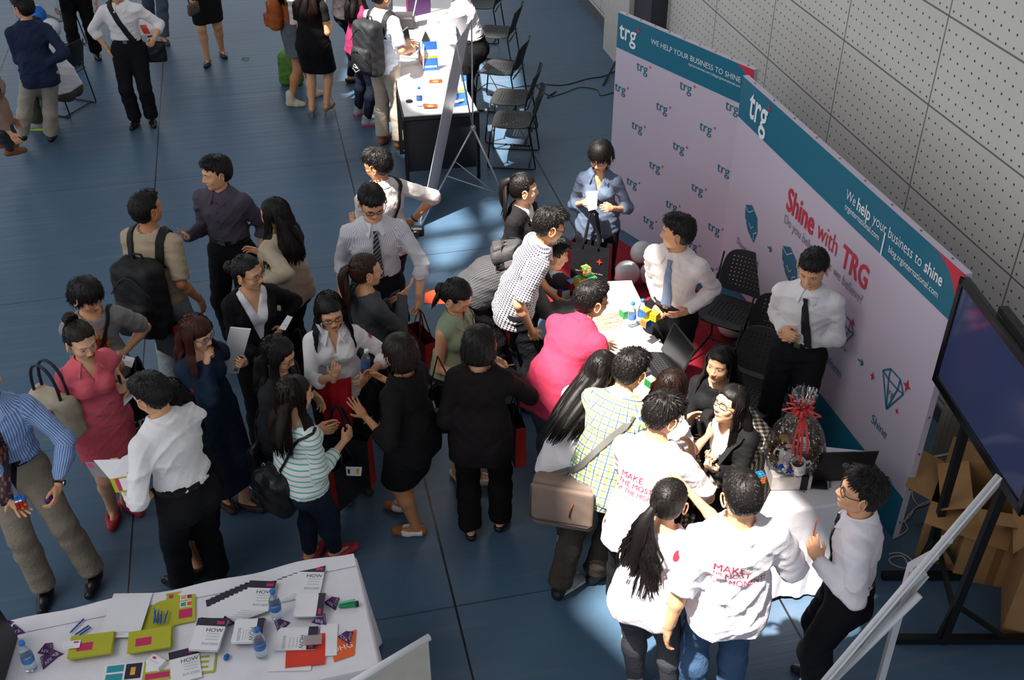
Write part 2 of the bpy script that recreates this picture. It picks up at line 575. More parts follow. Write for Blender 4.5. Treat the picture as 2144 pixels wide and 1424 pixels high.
# ================================================================== implicit surfaces -> meshes
def smin(a, b, k):
 h = np.clip(0.5 + 0.5 * (b - a) / k, 0, 1)
 return b + (a - b) * h - k * h * (1 - h)
def smax(a, b, k):
 return -smin(-a, -b, k)
class P:
 """one primitive: rounded cone or ellipsoid, evaluated as a distance"""
 def __init__(s, kind, a, b=None, ra=0.05, rb=None, k=0.02, R=None, flat=None):
  s.kind, s.k = kind, k
  s.a = np.array(a, dtype=F32)
  if kind == 'cap':
   s.b = np.array(b, dtype=F32)
   s.ra, s.rb = ra, ra if rb is None else rb
   m = max(s.ra, s.rb)
   s.lo, s.hi = np.minimum(s.a, s.b) - m, np.maximum(s.a, s.b) + m
   s.flat = flat
  else:
   s.r = np.array(ra, dtype=F32)
   s.R = np.array(R if R is not None else np.eye(3), dtype=F32)   # rows = local axes
   e = np.abs(s.R.T) @ s.r
   s.lo, s.hi = s.a - e, s.a + e
 def d(s, X, Y, Z, inf=0.0):
  if s.kind == 'cap':
   ba = s.b - s.a
   L2 = float(ba @ ba) + 1e-9
   px, py, pz = X - s.a[0], Y - s.a[1], Z - s.a[2]
   hr = (px * ba[0] + py * ba[1] + pz * ba[2]) / L2
   h = np.clip(hr, 0, 1)
   q = np.sqrt((px - ba[0] * h) ** 2 + (py - ba[1] * h) ** 2 + (pz - ba[2] * h) ** 2)
   dd = q - (s.ra + (s.rb - s.ra) * h)
   if s.flat is not None:
    dd = np.maximum(dd, (hr - s.flat) * math.sqrt(L2))
   return dd - inf
  px, py, pz = X - s.a[0], Y - s.a[1], Z - s.a[2]
  R, r = s.R, s.r + inf
  u = (px * R[0, 0] + py * R[0, 1] + pz * R[0, 2]) / r[0]
  v = (px * R[1, 0] + py * R[1, 1] + pz * R[1, 2]) / r[1]
  w = (px * R[2, 0] + py * R[2, 1] + pz * R[2, 2]) / r[2]
  k0 = np.sqrt(u * u + v * v + w * w) + 1e-6
  k1 = np.sqrt((u / r[0]) ** 2 + (v / r[1]) ** 2 + (w / r[2]) ** 2) + 1e-6
  return k0 * (k0 - 1) / k1
def field(prims, h, inf=0.0, post=None, pad=0.03):
 lo = np.min([p.lo for p in prims], 0) - inf - pad
 hi = np.max([p.hi for p in prims], 0) + inf + pad
 lo = np.floor(lo / h) * h
 n = np.ceil((hi - lo) / h).astype(int) + 1
 ax = [(lo[i] + h * np.arange(n[i])).astype(F32) for i in range(3)]
 V = np.full(n, 1.0, dtype=F32)
 for p in prims:
  m = p.k + 2.5 * h + inf
  i0 = np.maximum(((p.lo - m - lo) / h).astype(int), 0)
  i1 = np.minimum(((p.hi + m - lo) / h).astype(int) + 2, n)
  sl = tuple(slice(i0[i], i1[i]) for i in range(3))
  dd = p.d(ax[0][sl[0]][:, None, None], ax[1][sl[1]][None, :, None], ax[2][sl[2]][None, None, :], inf)
  V[sl] = smin(V[sl], dd, p.k) if p.k > 0 else np.minimum(V[sl], dd)
 if post is not None:
  V = post(V, ax[0][:, None, None], ax[1][None, :, None], ax[2][None, None, :])
 return V, lo, h
def surfnet(V, lo, h):
 s = V < 0
 nx, ny, nz = V.shape
 c = np.zeros((nx - 1, ny - 1, nz - 1), dtype=np.int8)
 offs = [(i, j, k) for i in (0, 1) for j in (0, 1) for k in (0, 1)]
 for i, j, k in offs:
  c += s[i:nx - 1 + i, j:ny - 1 + j, k:nz - 1 + k]
 act = (c > 0) & (c < 8)
 I, J, K = np.nonzero(act)
 N = len(I)
 if N == 0:
  return np.zeros((0, 3)), np.zeros((0, 4), dtype=int)
 idx = np.full(act.shape, -1, dtype=np.int32)
 idx[I, J, K] = np.arange(N)
 vals = {o: V[I + o[0], J + o[1], K + o[2]] for o in offs}
 acc = np.zeros((N, 3))
 cnt = np.zeros(N)
 for o in offs:
  for a in range(3):
   if o[a] == 0:
    o2 = list(o)
    o2[a] = 1
    va, vb = vals[o], vals[tuple(o2)]
    m = (va < 0) != (vb < 0)
    t = np.where(m, va / np.where(m, va - vb, 1), 0)
    p = np.zeros((N, 3))
    for d_ in range(3):
     p[:, d_] = o[d_]
    p[:, a] = t
    acc += p * m[:, None]
    cnt += m
 vert = (np.stack([I, J, K], 1) + acc / cnt[:, None]) * h + lo
 F = []
 for a in range(3):
  sl0 = [slice(None)] * 3
  sl1 = [slice(None)] * 3
  sl0[a] = slice(0, -1)
  sl1[a] = slice(1, None)
  s0, s1 = s[tuple(sl0)], s[tuple(sl1)]
  E = np.nonzero(s0 != s1)
  b_, c_ = (a + 1) % 3, (a + 2) % 3
  e = np.stack(E, 1)
  ok = (e[:, b_] > 0) & (e[:, c_] > 0) & (e[:, b_] < V.shape[b_] - 1) & (e[:, c_] < V.shape[c_] - 1)
  e = e[ok]
  inside = s0[e[:, 0], e[:, 1], e[:, 2]]
  q = []
  for db, dc in ((-1, -1), (0, -1), (0, 0), (-1, 0)):
   ee = e.copy()
   ee[:, b_] += db
   ee[:, c_] += dc
   q.append(idx[ee[:, 0], ee[:, 1], ee[:, 2]])
  q = np.stack(q, 1)
  q[~inside] = q[~inside][:, ::-1]
  F.append(q)
 return vert, np.concatenate(F)
def relax(v, f, it=1, lam=0.5):
 n = len(v)
 for _ in range(it):
  acc = np.zeros_like(v)
  cnt = np.zeros(n)
  for a, b_ in ((0, 1), (1, 2), (2, 3), (3, 0)):
   for d_ in range(3):
    acc[:, d_] += np.bincount(f[:, a], v[f[:, b_], d_], n) + np.bincount(f[:, b_], v[f[:, a], d_], n)
   cnt += np.bincount(f[:, a], minlength=n) + np.bincount(f[:, b_], minlength=n)
  v = v + lam * (acc / cnt[:, None] - v)
 return v
def folds(X, Y, Z, amp, seed=0, sc_=1.0):
 """creases in a few slanting directions, each only in patches"""
 r = random.Random(seed)
 out = 0.0
 for i in range(4):
  k = r.uniform(26, 46) * sc_
  dx, dy, dz = r.uniform(-.75, .75), r.uniform(-.5, .5), r.uniform(.5, 1.0)
  p = [r.uniform(0, 6.28) for _ in range(4)]
  ph = (X * dx + Y * dy + Z * dz) * k + 1.1 * np.sin(X * 9 + Z * 7 + p[0]) + p[1]
  m = np.clip(0.5 + 0.9 * np.sin(X * r.uniform(6, 11) + p[2] + 1.5 * np.sin(Z * 6 + p[0])) * np.sin(Z * r.uniform(6, 12) + Y * 8 + p[3]), 0, 1)
  out = out + (1 - np.abs(np.sin(ph))) ** 2.2 * m
 return (0.45 - out) * amp * 1.25
# ================================================================== heads
SKIN_TONES = {'a': 'd39d78', 'b': 'dcab88', 'c': 'b97f58', 'd': 'c58d66'}
m_lip = mat('lips', 'a8524c', 0.4)
m_eye = mat('eye_white', 'd8d2cb', 0.3)
m_iris = mat('iris_dark', '150d0a', 0.2)
m_brow = mat('brow_hair', '1c1411', 0.8)
m_teeth = mat('teeth', 'e8e2d6', 0.3)
def skin_mat(t):
 m = mat('skin_' + t, SKIN_TONES[t], 0.48, var=0.05, vscale=9, bump=0.04, bscale=120, spec=0.35)
 b = m.node_tree.nodes['Principled BSDF']
 b.inputs['Subsurface Weight'].default_value = 0.06
 b.inputs['Subsurface Radius'].default_value = (0.02, 0.008, 0.004)
 return m
def project(bvh, pts, off, dirn=(0, -1, 0), start=0.3):
 d = Vector(dirn)
 out = []
 for p in pts:
  o = Vector(p) - d * start
  hit, n, i, dist = bvh.ray_cast(o, d)
  out.append(tuple((hit if hit else Vector(p)) - d * off))
 return out
HEADS = {}
def head_geo(kind):
 """mouth, eyes and brows are modelled on the same surface as the face"""
 if kind in HEADS:
  return HEADS[kind]
 fem = 'f' in kind
 smile = 's' in kind
 old = kind
 E = []
 E.append(P('ell', (0, -0.014, 0.03), ra=(0.074, 0.090, 0.083), k=0.02))
 E.append(P('ell', (0, 0.020, -0.030), ra=((0.056 if fem else 0.060), 0.064, 0.078), k=0.035))
 E.append(P('ell', (0, 0.005, -0.062), ra=((0.046 if fem else 0.054), 0.055, 0.036), k=0.03))
 E.append(P('ell', (0, 0.058, -0.092), ra=(0.018, 0.018, 0.017), k=0.024))
 for sx in (-1, 1):
  E.append(P('ell', (sx * 0.036, 0.054, -0.026), ra=(0.023, 0.022, 0.022), k=0.02))
  E.append(P('cap', (sx * 0.012, 0.076, 0.026), (sx * 0.042, 0.064, 0.024), 0.009, 0.008, k=0.016))
  E.append(P('ell', (sx * 0.0105, 0.088, -0.031), ra=(0.0085, 0.009, 0.0075), k=0.006))
  E.append(P('ell', (sx * 0.031, 0.066, 0.004), ra=(0.016, 0.013, 0.011), k=0.006))
 E.append(P('cap', (0, 0.079, 0.012), (0, 0.097, -0.025), 0.0065, 0.0095, k=0.010))
 E.append(P('ell', (0, 0.076, -0.056), ra=(0.021 if not smile else 0.026, 0.011, 0.012), k=0.012))
 def post(V, X, Y, Z):
  for sx in (-1, 1):    # the hollow beside the nose
   d = np.sqrt((X - sx * 0.024) ** 2 + (Y - 0.094) ** 2 + ((Z - 0.010) * 1.2) ** 2) - 0.012
   V = smax(V, -d, 0.010)
  d = np.sqrt(((X) / 1.0) ** 2 * 0.25 + (Y - 0.092) ** 2 + ((Z + 0.0565) * 1.6) ** 2) - 0.0055   # parting of the lips
  V = smax(V, -d, 0.004)
  return V
 v, f = surfnet(*field(E, 0.0042, post=post))
 v = relax(v, f, 1, 0.4)
 g = Geo()
 g.add(v, f, 0)
 for sx in (-1, 1):
  rings = []
  for i in range(14):
   a = 2 * PI * i / 14
   rings.append((sx * (0.076 + 0.010 * (1 - math.cos(a)) * .5 + 0.004), -0.004 - 0.018 * math.cos(a) * (1.0 if math.sin(a) > 0 else 0.75), -0.004 + 0.031 * math.sin(a)))
  pts = rings + [rings[0]]
  g.tube(pts, [0.0048] * 15, 6, 0)
  g.ell((sx * 0.0765, -0.004, -0.006), (0.006, 0.015, 0.026), 10, 0)
 bvh = BVHTree.FromPolygons([tuple(p) for p in v], [tuple(q) for q in f])
 def strip(top, bot, mi, off=0.0008):
  a, b_ = project(bvh, top, off), project(bvh, bot, off)
  n = len(a)
  g.add(a + b_, [(i, i + 1, n + i + 1, n + i) for i in range(n - 1)], mi)
 for sx in (-1, 1):
  n = 9
  hh = 0.0034 if not smile else 0.0022
  xs = [sx * (0.0185 + 0.026 * i / (n - 1)) for i in range(n)]
  t = [math.sin(PI * i / (n - 1)) for i in range(n)]
  zc = [0.0035 + 0.002 * i / (n - 1) for i in range(n)]
  top = [(xs[i], 0, zc[i] + hh * t[i] ** .7) for i in range(n)]
  bot = [(xs[i], 0, zc[i] - hh * t[i] * .8) for i in range(n)]
  strip(top, bot, 2, 0.0010)
  strip([(p[0], 0, p[2] + 0.0018) for p in top], top, 3, 0.0014)            # lash line
  ir = [(sx * 0.0310 + 0.0044 * math.cos(2 * PI * k / 10), 0, 0.0045 + min(hh * .95, 0.0044) * math.sin(2 * PI * k / 10)) for k in range(10)]
  g.add(project(bvh, ir, 0.0018), [tuple(range(10))], 3)
  bt = [(sx * (0.013 + 0.033 * i / 7), 0, 0.0235 + 0.0045 * math.sin(PI * (i + 1.5) / 9) + (0.0016 if not fem else 0.0006)) for i in range(8)]
  bb = [(p[0], 0, p[2] - (0.0062 if not fem else 0.0038) * (1 - 0.5 * i / 7)) for i, p in enumerate(bt)]
  strip(bt, bb, 4, 0.0010)
 w = 0.021 if not smile else 0.028
 n = 11
 xs = [-w + 2 * w * i / (n - 1) for i in range(n)]
 cu = [(0.0 if not smile else 0.010 * (abs(x) / w) ** 2 - 0.001) for x in xs]
 tt = [math.sin(PI * i / (n - 1)) ** .8 for i in range(n)]
 mid = -0.0565
 gap = 0.0008 if not smile else 0.0058
 up1 = [(xs[i], 0, mid + cu[i] + (gap + 0.0060) * tt[i] * (1 - .18 * math.exp(-(xs[i] / 0.003) ** 2))) for i in range(n)]
 up0 = [(xs[i], 0, mid + cu[i] + gap * tt[i]) for i in range(n)]
 lo0 = [(xs[i], 0, mid + cu[i] - gap * tt[i]) for i in range(n)]
 lo1 = [(xs[i], 0, mid + cu[i] - (gap + 0.0072) * tt[i]) for i in range(n)]
 strip(up1, up0, 1)
 strip(lo0, lo1, 1)
 if smile:
  strip(up0, lo0, 5, 0.0006)
 else:
  strip(up0, lo0, 3, 0.0006)
 for sx in (-1, 1):
  g.ell((sx * 0.006, 0.0975, -0.0365), (0.0028, 0.004, 0.0018), 6, 3)
 HEADS[kind] = g
 return g
# ================================================================== hair
def hair_mat(name, col):
 if name in MATS:
  return MATS[name]
 m = mat(name, col, rough=0.5, spec=0.32, var=0.2, vscale=3, stretch=(60, 60, 6), bump=0.12, bscale=3)
 m.node_tree.nodes['Principled BSDF'].inputs['Anisotropic'].default_value = 0.5
 return m
HAIRCOL = {'black': '120e0d', 'brown': '2e1710', 'darkbrown': '1d110d', 'red': '3a1a10'}
def hair_shell(style, seed=0):
 """cap of hair in head coordinates"""
 E = [P('ell', (0, -0.016, 0.036), ra=(0.083, 0.100, 0.088), k=0.02),
   P('ell', (0, -0.045, -0.005), ra=(0.076, 0.066, 0.075), k=0.03)]
 if style == 'short':
  E.append(P('ell', (0, 0.030, 0.092), ra=(0.055, 0.052, 0.030), k=0.03))
 if style == 'bowl':
  E = [P('ell', (0, -0.014, 0.030), ra=(0.091, 0.106, 0.095), k=0.02),
    P('ell', (0, -0.040, -0.025), ra=(0.088, 0.075, 0.075), k=0.03)]
 if style == 'bob':
  E = [P('ell', (0, -0.014, 0.028), ra=(0.093, 0.106, 0.096), k=0.02),
    P('ell', (0, -0.032, -0.040), ra=(0.098, 0.078, 0.085), k=0.03)]
 def post(V, X, Y, Z):
  zf = {'short': 0.072, 'bowl': 0.038, 'bob': 0.050, 'long': 0.066, 'tail': 0.080, 'fringe': 0.040}[style]
  wx = {'short': 0.068, 'bowl': 0.066, 'bob': 0.056, 'long': 0.056, 'tail': 0.068, 'fringe': 0.056}[style]
  face = np.maximum(np.maximum(np.abs(X) - wx - 0.0 * Z, (Z - zf) + 0.35 * np.abs(X)), 0.015 - Y + 0.25 * (Z < -0.02) * 0.05)
  V = smax(V, -face, 0.012)
  if style in ('short', 'tail'):
   for sx in (-1, 1):
    d = np.sqrt(((X - sx * 0.095) / 1.2) ** 2 + (Y - 0.004) ** 2 + ((Z + 0.030) * 0.75) ** 2) - 0.037
    V = smax(V, -d, 0.006)
   V = smax(V, (-0.062 - Z) - 0.25 * (Y + 0.08), 0.01)
  if style == 'bowl':
   V = smax(V, (-0.045 - Z) - 0.3 * (Y + 0.05), 0.015)
  if style == 'bob':
   V = smax(V, (-0.105 - Z), 0.015)
   V = smax(V, (Y - 0.060) + (Z > 0.05) * -0.08, 0.01)
  a = np.arctan2(X, Y + 0.03)
  return V + 0.0009 * np.sin(a * 19 + 1.2 * np.sin(Z * 30 + seed)) + 0.0005 * np.sin(a * 43 + seed)
 v, f = surfnet(*field(E, 0.006, post=post))
 return v, f
HAIRS = {}
def short_hair(style, seed, spiky=1.0):
 key = (style, seed, spiky)
 if key in HAIRS:
  return HAIRS[key]
 v, f = hair_shell(style, seed)
 g = Geo()
 g.add(v, f, 0)
 r = random.Random(seed)
 P0 = v[f].mean(1)
 nr = np.cross(v[f[:, 1]] - v[f[:, 0]], v[f[:, 2]] - v[f[:, 1]])
 nr /= np.linalg.norm(nr, axis=1)[:, None] + 1e-9
 sel = [i for i in range(len(P0)) if P0[i][2] > -0.07 and nr[i].dot(P0[i]) > 0.02]
 cnt = 900 if style == 'short' else 800
 for _ in range(cnt):
  i = r.choice(sel)
  p, n = Vector(P0[i]), Vector(nr[i])
  top = max(0.0, min(1.0, (p.z - 0.01) / 0.09))
  crown = Vector((0, -0.055, 0.118))
  away = (p - crown)
  away = (away - n * away.dot(n))
  away = away.normalized() if away.length > 1e-4 else Vector((0, 1, 0))
  away = (away + Vector((r.uniform(-.35, .35), r.uniform(-.35, .35), r.uniform(-.2, .2)))).normalized()
  if style == 'short':
   L = (0.013 + 0.018 * top) * r.uniform(.6, 1.25) * (0.5 + 0.5 * spiky)
   d1 = (n * (0.02 + 0.30 * top * spiky) + away).normalized()
  else:
   L = 0.040 * r.uniform(.6, 1.2)
   d1 = (n * 0.03 + away + Vector((0, 0, -.3))).normalized()
  w = r.uniform(0.002, 0.0036)
  q0 = p - n * 0.004
  q1 = p + d1 * L * .5 + n * 0.0005
  q2 = p + (d1 + Vector((0, 0, -0.25))).normalized() * L
  side = d1.cross(n).normalized() * w
  nn = n * w * .5
  g.add([tuple(q0 - side), tuple(q0 + side), tuple(q0 + nn * 1.5), tuple(q1 - side * .8), tuple(q1 + side * .8), tuple(q1 + nn * 1.5), tuple(q2)],
     [(0, 3, 5, 2), (2, 5, 4, 1), (0, 1, 4, 3), (3, 6, 5), (5, 6, 4), (3, 4, 6)])
 HAIRS[key] = g
 return g
def strands(g, HM, down, length, seed, n=230, style='long', push=None, gather=None, wave=0.0, mi=0, spread=1.0):
 """locks that leave the scalp, run along the head and then hang; HM: head matrix in the person's frame"""
 r = random.Random(seed)
 R3 = HM.to_3x3()
 down = Vector(down).normalized()
 for i in range(n):
  a = r.uniform(-PI, PI)
  a = r.uniform(-2.05, 2.05)
  el = r.uniform(0.15, 1.45)
  bx, by, bz = math.sin(a) * math.cos(el), -math.cos(a) * math.cos(el), math.sin(el)
  p = Vector((bx * 0.086, by * 0.103 - 0.016, bz * 0.090 + 0.034))
  part = Vector((math.copysign(0.02, bx), 0.02, 0.1))
  pts = [HM @ p]
  if gather is None:
   edge = Vector((math.sin(a) * 0.092 * spread, -math.cos(a) * 0.100 - 0.02 if abs(a) < 1.4 else -0.01 + 0.01 * r.random(), -0.035))
   if style in ('long', 'fringe'):
    if abs(a) > 1.25:
     edge.y = -0.01 + (abs(a) - 1.25) * 0.055
   m1 = p.lerp(edge, 0.5)
   m1 = m1 * (0.098 / max(0.04, m1.length)) if m1.length < 0.098 else m1
   pts += [HM @ m1, HM @ edge]
   L = length * r.uniform(0.82, 1.04)
   steps = 8
   side = R3 @ Vector((math.sin(a), -math.cos(a) * 0.6, 0))
   ph, wl = r.uniform(0, 6.3), r.uniform(5, 9)
   q = pts[-1].copy()
   for k in range(1, steps + 1):
    q = q + down * (L / steps) + side * (0.006 * math.sin(k * 1.3 + ph) - 0.0025)
    qq = q + side * wave * math.sin(k * wl / 4 + ph) + Vector((0, 0, 0))
    if push:
     qq = push(qq)
     q = q.lerp(qq, 0.7)
    pts.append(qq)
  else:
   gp = Vector(gather)
   m1 = p.lerp(gp, 0.5)
   m1 = m1.normalized() * max(m1.length, 0.101)
   pts += [HM @ m1, HM @ gp]
   L = length * r.uniform(0.75, 1.05)
   out = R3 @ (gp - Vector((0, 0, 0.02))).normalized()
   q = pts[-1].copy()
   ang = r.uniform(0, 6.28)
   side = (R3 @ Vector((math.cos(ang), 0, math.sin(ang) * .4)))
   steps = 7
   ph, wl = r.uniform(0, 6.3), r.uniform(5, 9)
   for k in range(1, steps + 1):
    fo = max(0, 1 - k * .38)
    q = q + (down * (1 - fo * .6) + out * fo).normalized() * (L / steps)
    qq = q + side * 0.034 * math.sin(PI * min(1, k / steps * .85)) + side * wave * math.sin(k * wl / 4 + ph)
    if push:
     qq = push(qq)
     q = q.lerp(qq, 0.6)
    pts.append(qq)
  w = r.uniform(0.005, 0.009)
  m = len(pts)
  rad = [w * (0.55 if j == 0 else (1.0 if j < m - 3 else (m - j) / 3.2)) for j in range(m)]
  g.tube(pts, rad, 4, mi, flat=0.55, cap=False)
# ================================================================== hands
HAND_CURL = {'relax': (18, 30, 20), 'open': (4, 6, 4), 'grip': (60, 75, 45), 'pinch': (48, 45, 20), 'flat': (10, 14, 8), 'point': (60, 80, 50), 'hold': (35, 50, 30)}
def hand_geo(side, pose):
 """origin at the wrist, +Y to the fingertips, +Z the back of the hand; side +1 right, -1 left"""
 key = ('hand', side, pose)
 if key in HAIRS:
  return HAIRS[key]
 c = HAND_CURL[pose]
 E = [P('ell', (0, 0.048, 0), ra=(0.038, 0.050, 0.014), k=0.008), P('cap', (0, -0.045, 0), (0, 0.02, 0), 0.023, 0.024, k=0.014),
   P('ell', (-side * 0.022, 0.030, -0.007), ra=(0.018, 0.028, 0.014), k=0.008)]
 spread = {'open': 7, 'flat': 2, 'relax': 3}.get(pose, 1)
 for i, (x, L, y0) in enumerate(((-0.029, 0.070, 0.084), (-0.010, 0.079, 0.090), (0.009, 0.073, 0.087), (0.027, 0.058, 0.079))):
  x = x * side
  p = np.array((x, y0, 0.0))
  yaw = math.radians((i - 1.4) * spread) * side
  a = 0
  k_ = (0.8 + 0.12 * i)
  cc = c if not (pose == 'point' and i == 0) else (5, 8, 5)
  rad = (0.0088, 0.0080, 0.0072, 0.0058)
  for j, fr_ in enumerate((0.46, 0.30, 0.24)):
   a += math.radians(cc[j]) * k_
   q = p + np.array((math.sin(yaw) * math.cos(a), math.cos(yaw) * math.cos(a), -math.sin(a))) * L * fr_
   E.append(P('cap', p, q, rad[j], rad[j + 1], k=0.0035 if j else 0.007))
   p = q
 tx = -side
 t0 = np.array((tx * 0.026, 0.022, -0.006))
 if pose in ('grip', 'pinch', 'hold'):
  t1 = t0 + np.array((tx * 0.022, 0.028, -0.016))
  t2 = t1 + np.array((-tx * 0.002, 0.028, -0.014))
 elif pose == 'open':
  t1 = t0 + np.array((tx * 0.034, 0.020, -0.002))
  t2 = t1 + np.array((tx * 0.018, 0.026, -0.002))
 else:
  t1 = t0 + np.array((tx * 0.024, 0.030, -0.006))
  t2 = t1 + np.array((tx * 0.006, 0.030, -0.006))
 E.append(P('cap', t0, t1, 0.0125, 0.0095, k=0.010))
 E.append(P('cap', t1, t2, 0.0092, 0.0070, k=0.004))
 v, f = surfnet(*field(E, 0.0042, pad=0.015))
 v = relax(v, f, 1, 0.4)
 g = Geo()
 g.add(v, f, 0)
 HAIRS[key] = g
 return g
# ================================================================== people
def ik(a, t, l1, l2, hint):
 a, t = Vector(a), Vector(t)
 d = t - a
 L = d.length
 mx = (l1 + l2) * 0.995
 if L > mx:
  d = d * (mx / L)
  t = a + d
  L = mx
 if L < abs(l1 - l2) + 0.06:
  d = d.normalized() * (abs(l1 - l2) + 0.06)
  t = a + d
  L = d.length
 x = (l1 * l1 - l2 * l2 + L * L) / (2 * L)
 h = math.sqrt(max(0, l1 * l1 - x * x))
 n = d.normalized()
 hv = Vector(hint)
 hv = hv - n * hv.dot(n)
 if hv.length < 1e-4:
  hv = n.orthogonal()
 return a + n * x + hv.normalized() * h, t
def rotm(yaw=0, pitch=0, roll=0):
 """head style rotation: yaw + = towards the person's right, pitch + = nod down"""
 return (Matrix.Rotation(-math.radians(yaw), 3, 'Z') @ Matrix.Rotation(-math.radians(pitch), 3, 'X') @ Matrix.Rotation(math.radians(roll), 3, 'Y'))
class Body:
 pass
def pose_body(s):
 """joints in the person's own frame (x right, y ahead, z up, feet at 0)"""
 b = Body()
 fem = s.get('sex', 'm') == 'f'
 h = s.get('h', 1.60 if fem else 1.70)
 k = h / 1.70
 b.fem, b.h, b.k = fem, h, k
 w = s.get('w', 1.0)
 lean = s.get('lean', 3)
 side = s.get('side', 0)
 twist = s.get('twist', 0)
 seat = s.get('seat')
 pz = 0.90 * k if not seat else seat
 back = 0.20 * math.sin(math.radians(max(0, lean))) if not seat else 0
 b.pelvis = Vector((s.get('shift', 0), -back, pz))
 def dirn(f):
  a = math.radians(lean) * f
  sd = math.radians(side) * f
  return Vector((math.sin(sd), math.sin(a) * math.cos(sd), math.cos(a) * math.cos(sd)))
 b.waist = b.pelvis + dirn(.55) * 0.14 * k
 b.chest = b.waist + dirn(.9) * 0.19 * k
 b.neck = b.chest + dirn(1.05) * 0.185 * k
 up = dirn(1.0)
 tw = -math.radians(twist)
 rt = Vector((math.cos(tw), math.sin(tw), 0))
 rt = (rt - up * rt.dot(up)).normalized()
 fw = up.cross(rt).normalized()
 b.up, b.rt, b.fw = up, rt, fw
 upp = dirn(.45)
 b.prt = Vector((1, 0, 0))
 b.pfw = upp.cross(b.prt).normalized()
 b.pup = upp
 sw = (0.150 if fem else 0.172) * k * (0.5 + 0.5 * w)
 b.sw = sw
 b.sh = {}
 for sd, nm in ((1, 'r'), (-1, 'l')):
  b.sh[nm] = b.neck - up * 0.078 * k + rt * sd * sw + fw * s.get('shf', 0.0)
 nd_ = (up * 0.72 + Vector((0, 0, 1)) * 0.40 + fw * 0.14).normalized()
 hk = s.get('headk', 1.0) * (1.08 if fem else 1.10) * (0.5 + 0.5 * k)
 b.hk = hk
 b.head = b.neck + nd_ * 0.158 * k + Vector((0, 0.0, 0.0))
 hy, hp, hr = s.get('head', (0, 8, 0))
 b.HR = rotm(hy, hp, hr)
 b.HM = Matrix.Translation(b.head) @ b.HR.to_4x4() @ Matrix.Scale(hk, 4)
 return b
def finish_pose(b, s, root_inv):
 k = b.k
 b.el, b.wr, b.hd, b.palm = {}, {}, {}, {}
 l1, l2 = 0.292 * k, 0.262 * k
 for nm, sd in (('r', 1), ('l', -1)):
  hs = s.get(nm, {})
  tgt = hs.get('p')
  if tgt is None:
   t = b.sh[nm] + Vector((sd * 0.07, 0.05 + 0.04, -0.52)) * k
  elif tgt[0] == 'px':
   t = root_inv @ at(tgt[1], tgt[2], tgt[3])
  elif tgt[0] == 'c':       # in the chest frame
   t = b.neck + b.rt * tgt[1] * sd + b.fw * tgt[2] + b.up * tgt[3]
  else:
   t = Vector((tgt[0] * sd, tgt[1], tgt[2]))
  hint = Vector(hs.get('elbow', (0.22, -0.7, -0.9)))
  hint = b.rt * hint.x * sd + b.fw * hint.y + Vector((0, 0, hint.z))
  e, wv = ik(b.sh[nm], t, l1, l2, hint)
  b.el[nm], b.wr[nm] = e, wv
  fd = (wv - e).normalized()
  dr = hs.get('dir')
  if dr is not None:
   dr = Vector((dr[0] * sd, dr[1], dr[2]))
   fd = (fd * 0.45 + dr.normalized()).normalized()
  pm = Vector(hs.get('palm', (-1, 0, -0.2)))
  pm = Vector((pm.x * sd, pm.y, pm.z))
  z = -pm
  z = (z - fd * z.dot(fd))
  z = z.normalized() if z.length > 1e-3 else fd.orthogonal()
  x = fd.cross(z).normalized()
  M = Matrix.Identity(4)
  for i in range(3):
   M[i][0], M[i][1], M[i][2], M[i][3] = x[i], fd[i], z[i], wv[i]
  b.hd[nm] = M
 b.hip, b.kn, b.an, b.ft = {}, {}, {}, {}
 seat = s.get('seat')
 hw = 0.088 * k
 L1, L2 = 0.415 * k, 0.405 * k
 for i, (nm, sd) in enumerate((('r', 1), ('l', -1))):
  b.hip[nm] = b.pelvis + b.prt * sd * hw - b.pup * 0.02
  fp = s.get('foot_' + nm)
  if fp is None:
   f = Vector((sd * 0.105 * k, 0.02, 0)) if not seat else Vector((sd * 0.12, 0.40 * k, 0))
  elif fp[0] == 'px':
   f = root_inv @ at(fp[1], fp[2], 0)
   f.z = 0
  else:
   f = Vector((fp[0] * sd, fp[1], fp[2] if len(fp) > 2 else 0))
  an = f + Vector((0, 0, 0.085 * k + (0.045 if s.get('heel') else 0)))
  kn, an2 = ik(b.hip[nm], an, L1, L2, Vector((sd * s.get('kneeout', 0.12), 1, 0.2 if seat else 0)))
  b.kn[nm], b.an[nm] = kn, an2
  toe = s.get('toe_' + nm, sd * 14)
  a = math.radians(toe)
  b.ft[nm] = (Vector((an2.x, an2.y, an2.z - 0.085 * k)), Vector((math.sin(a), math.cos(a), 0)))
 return b
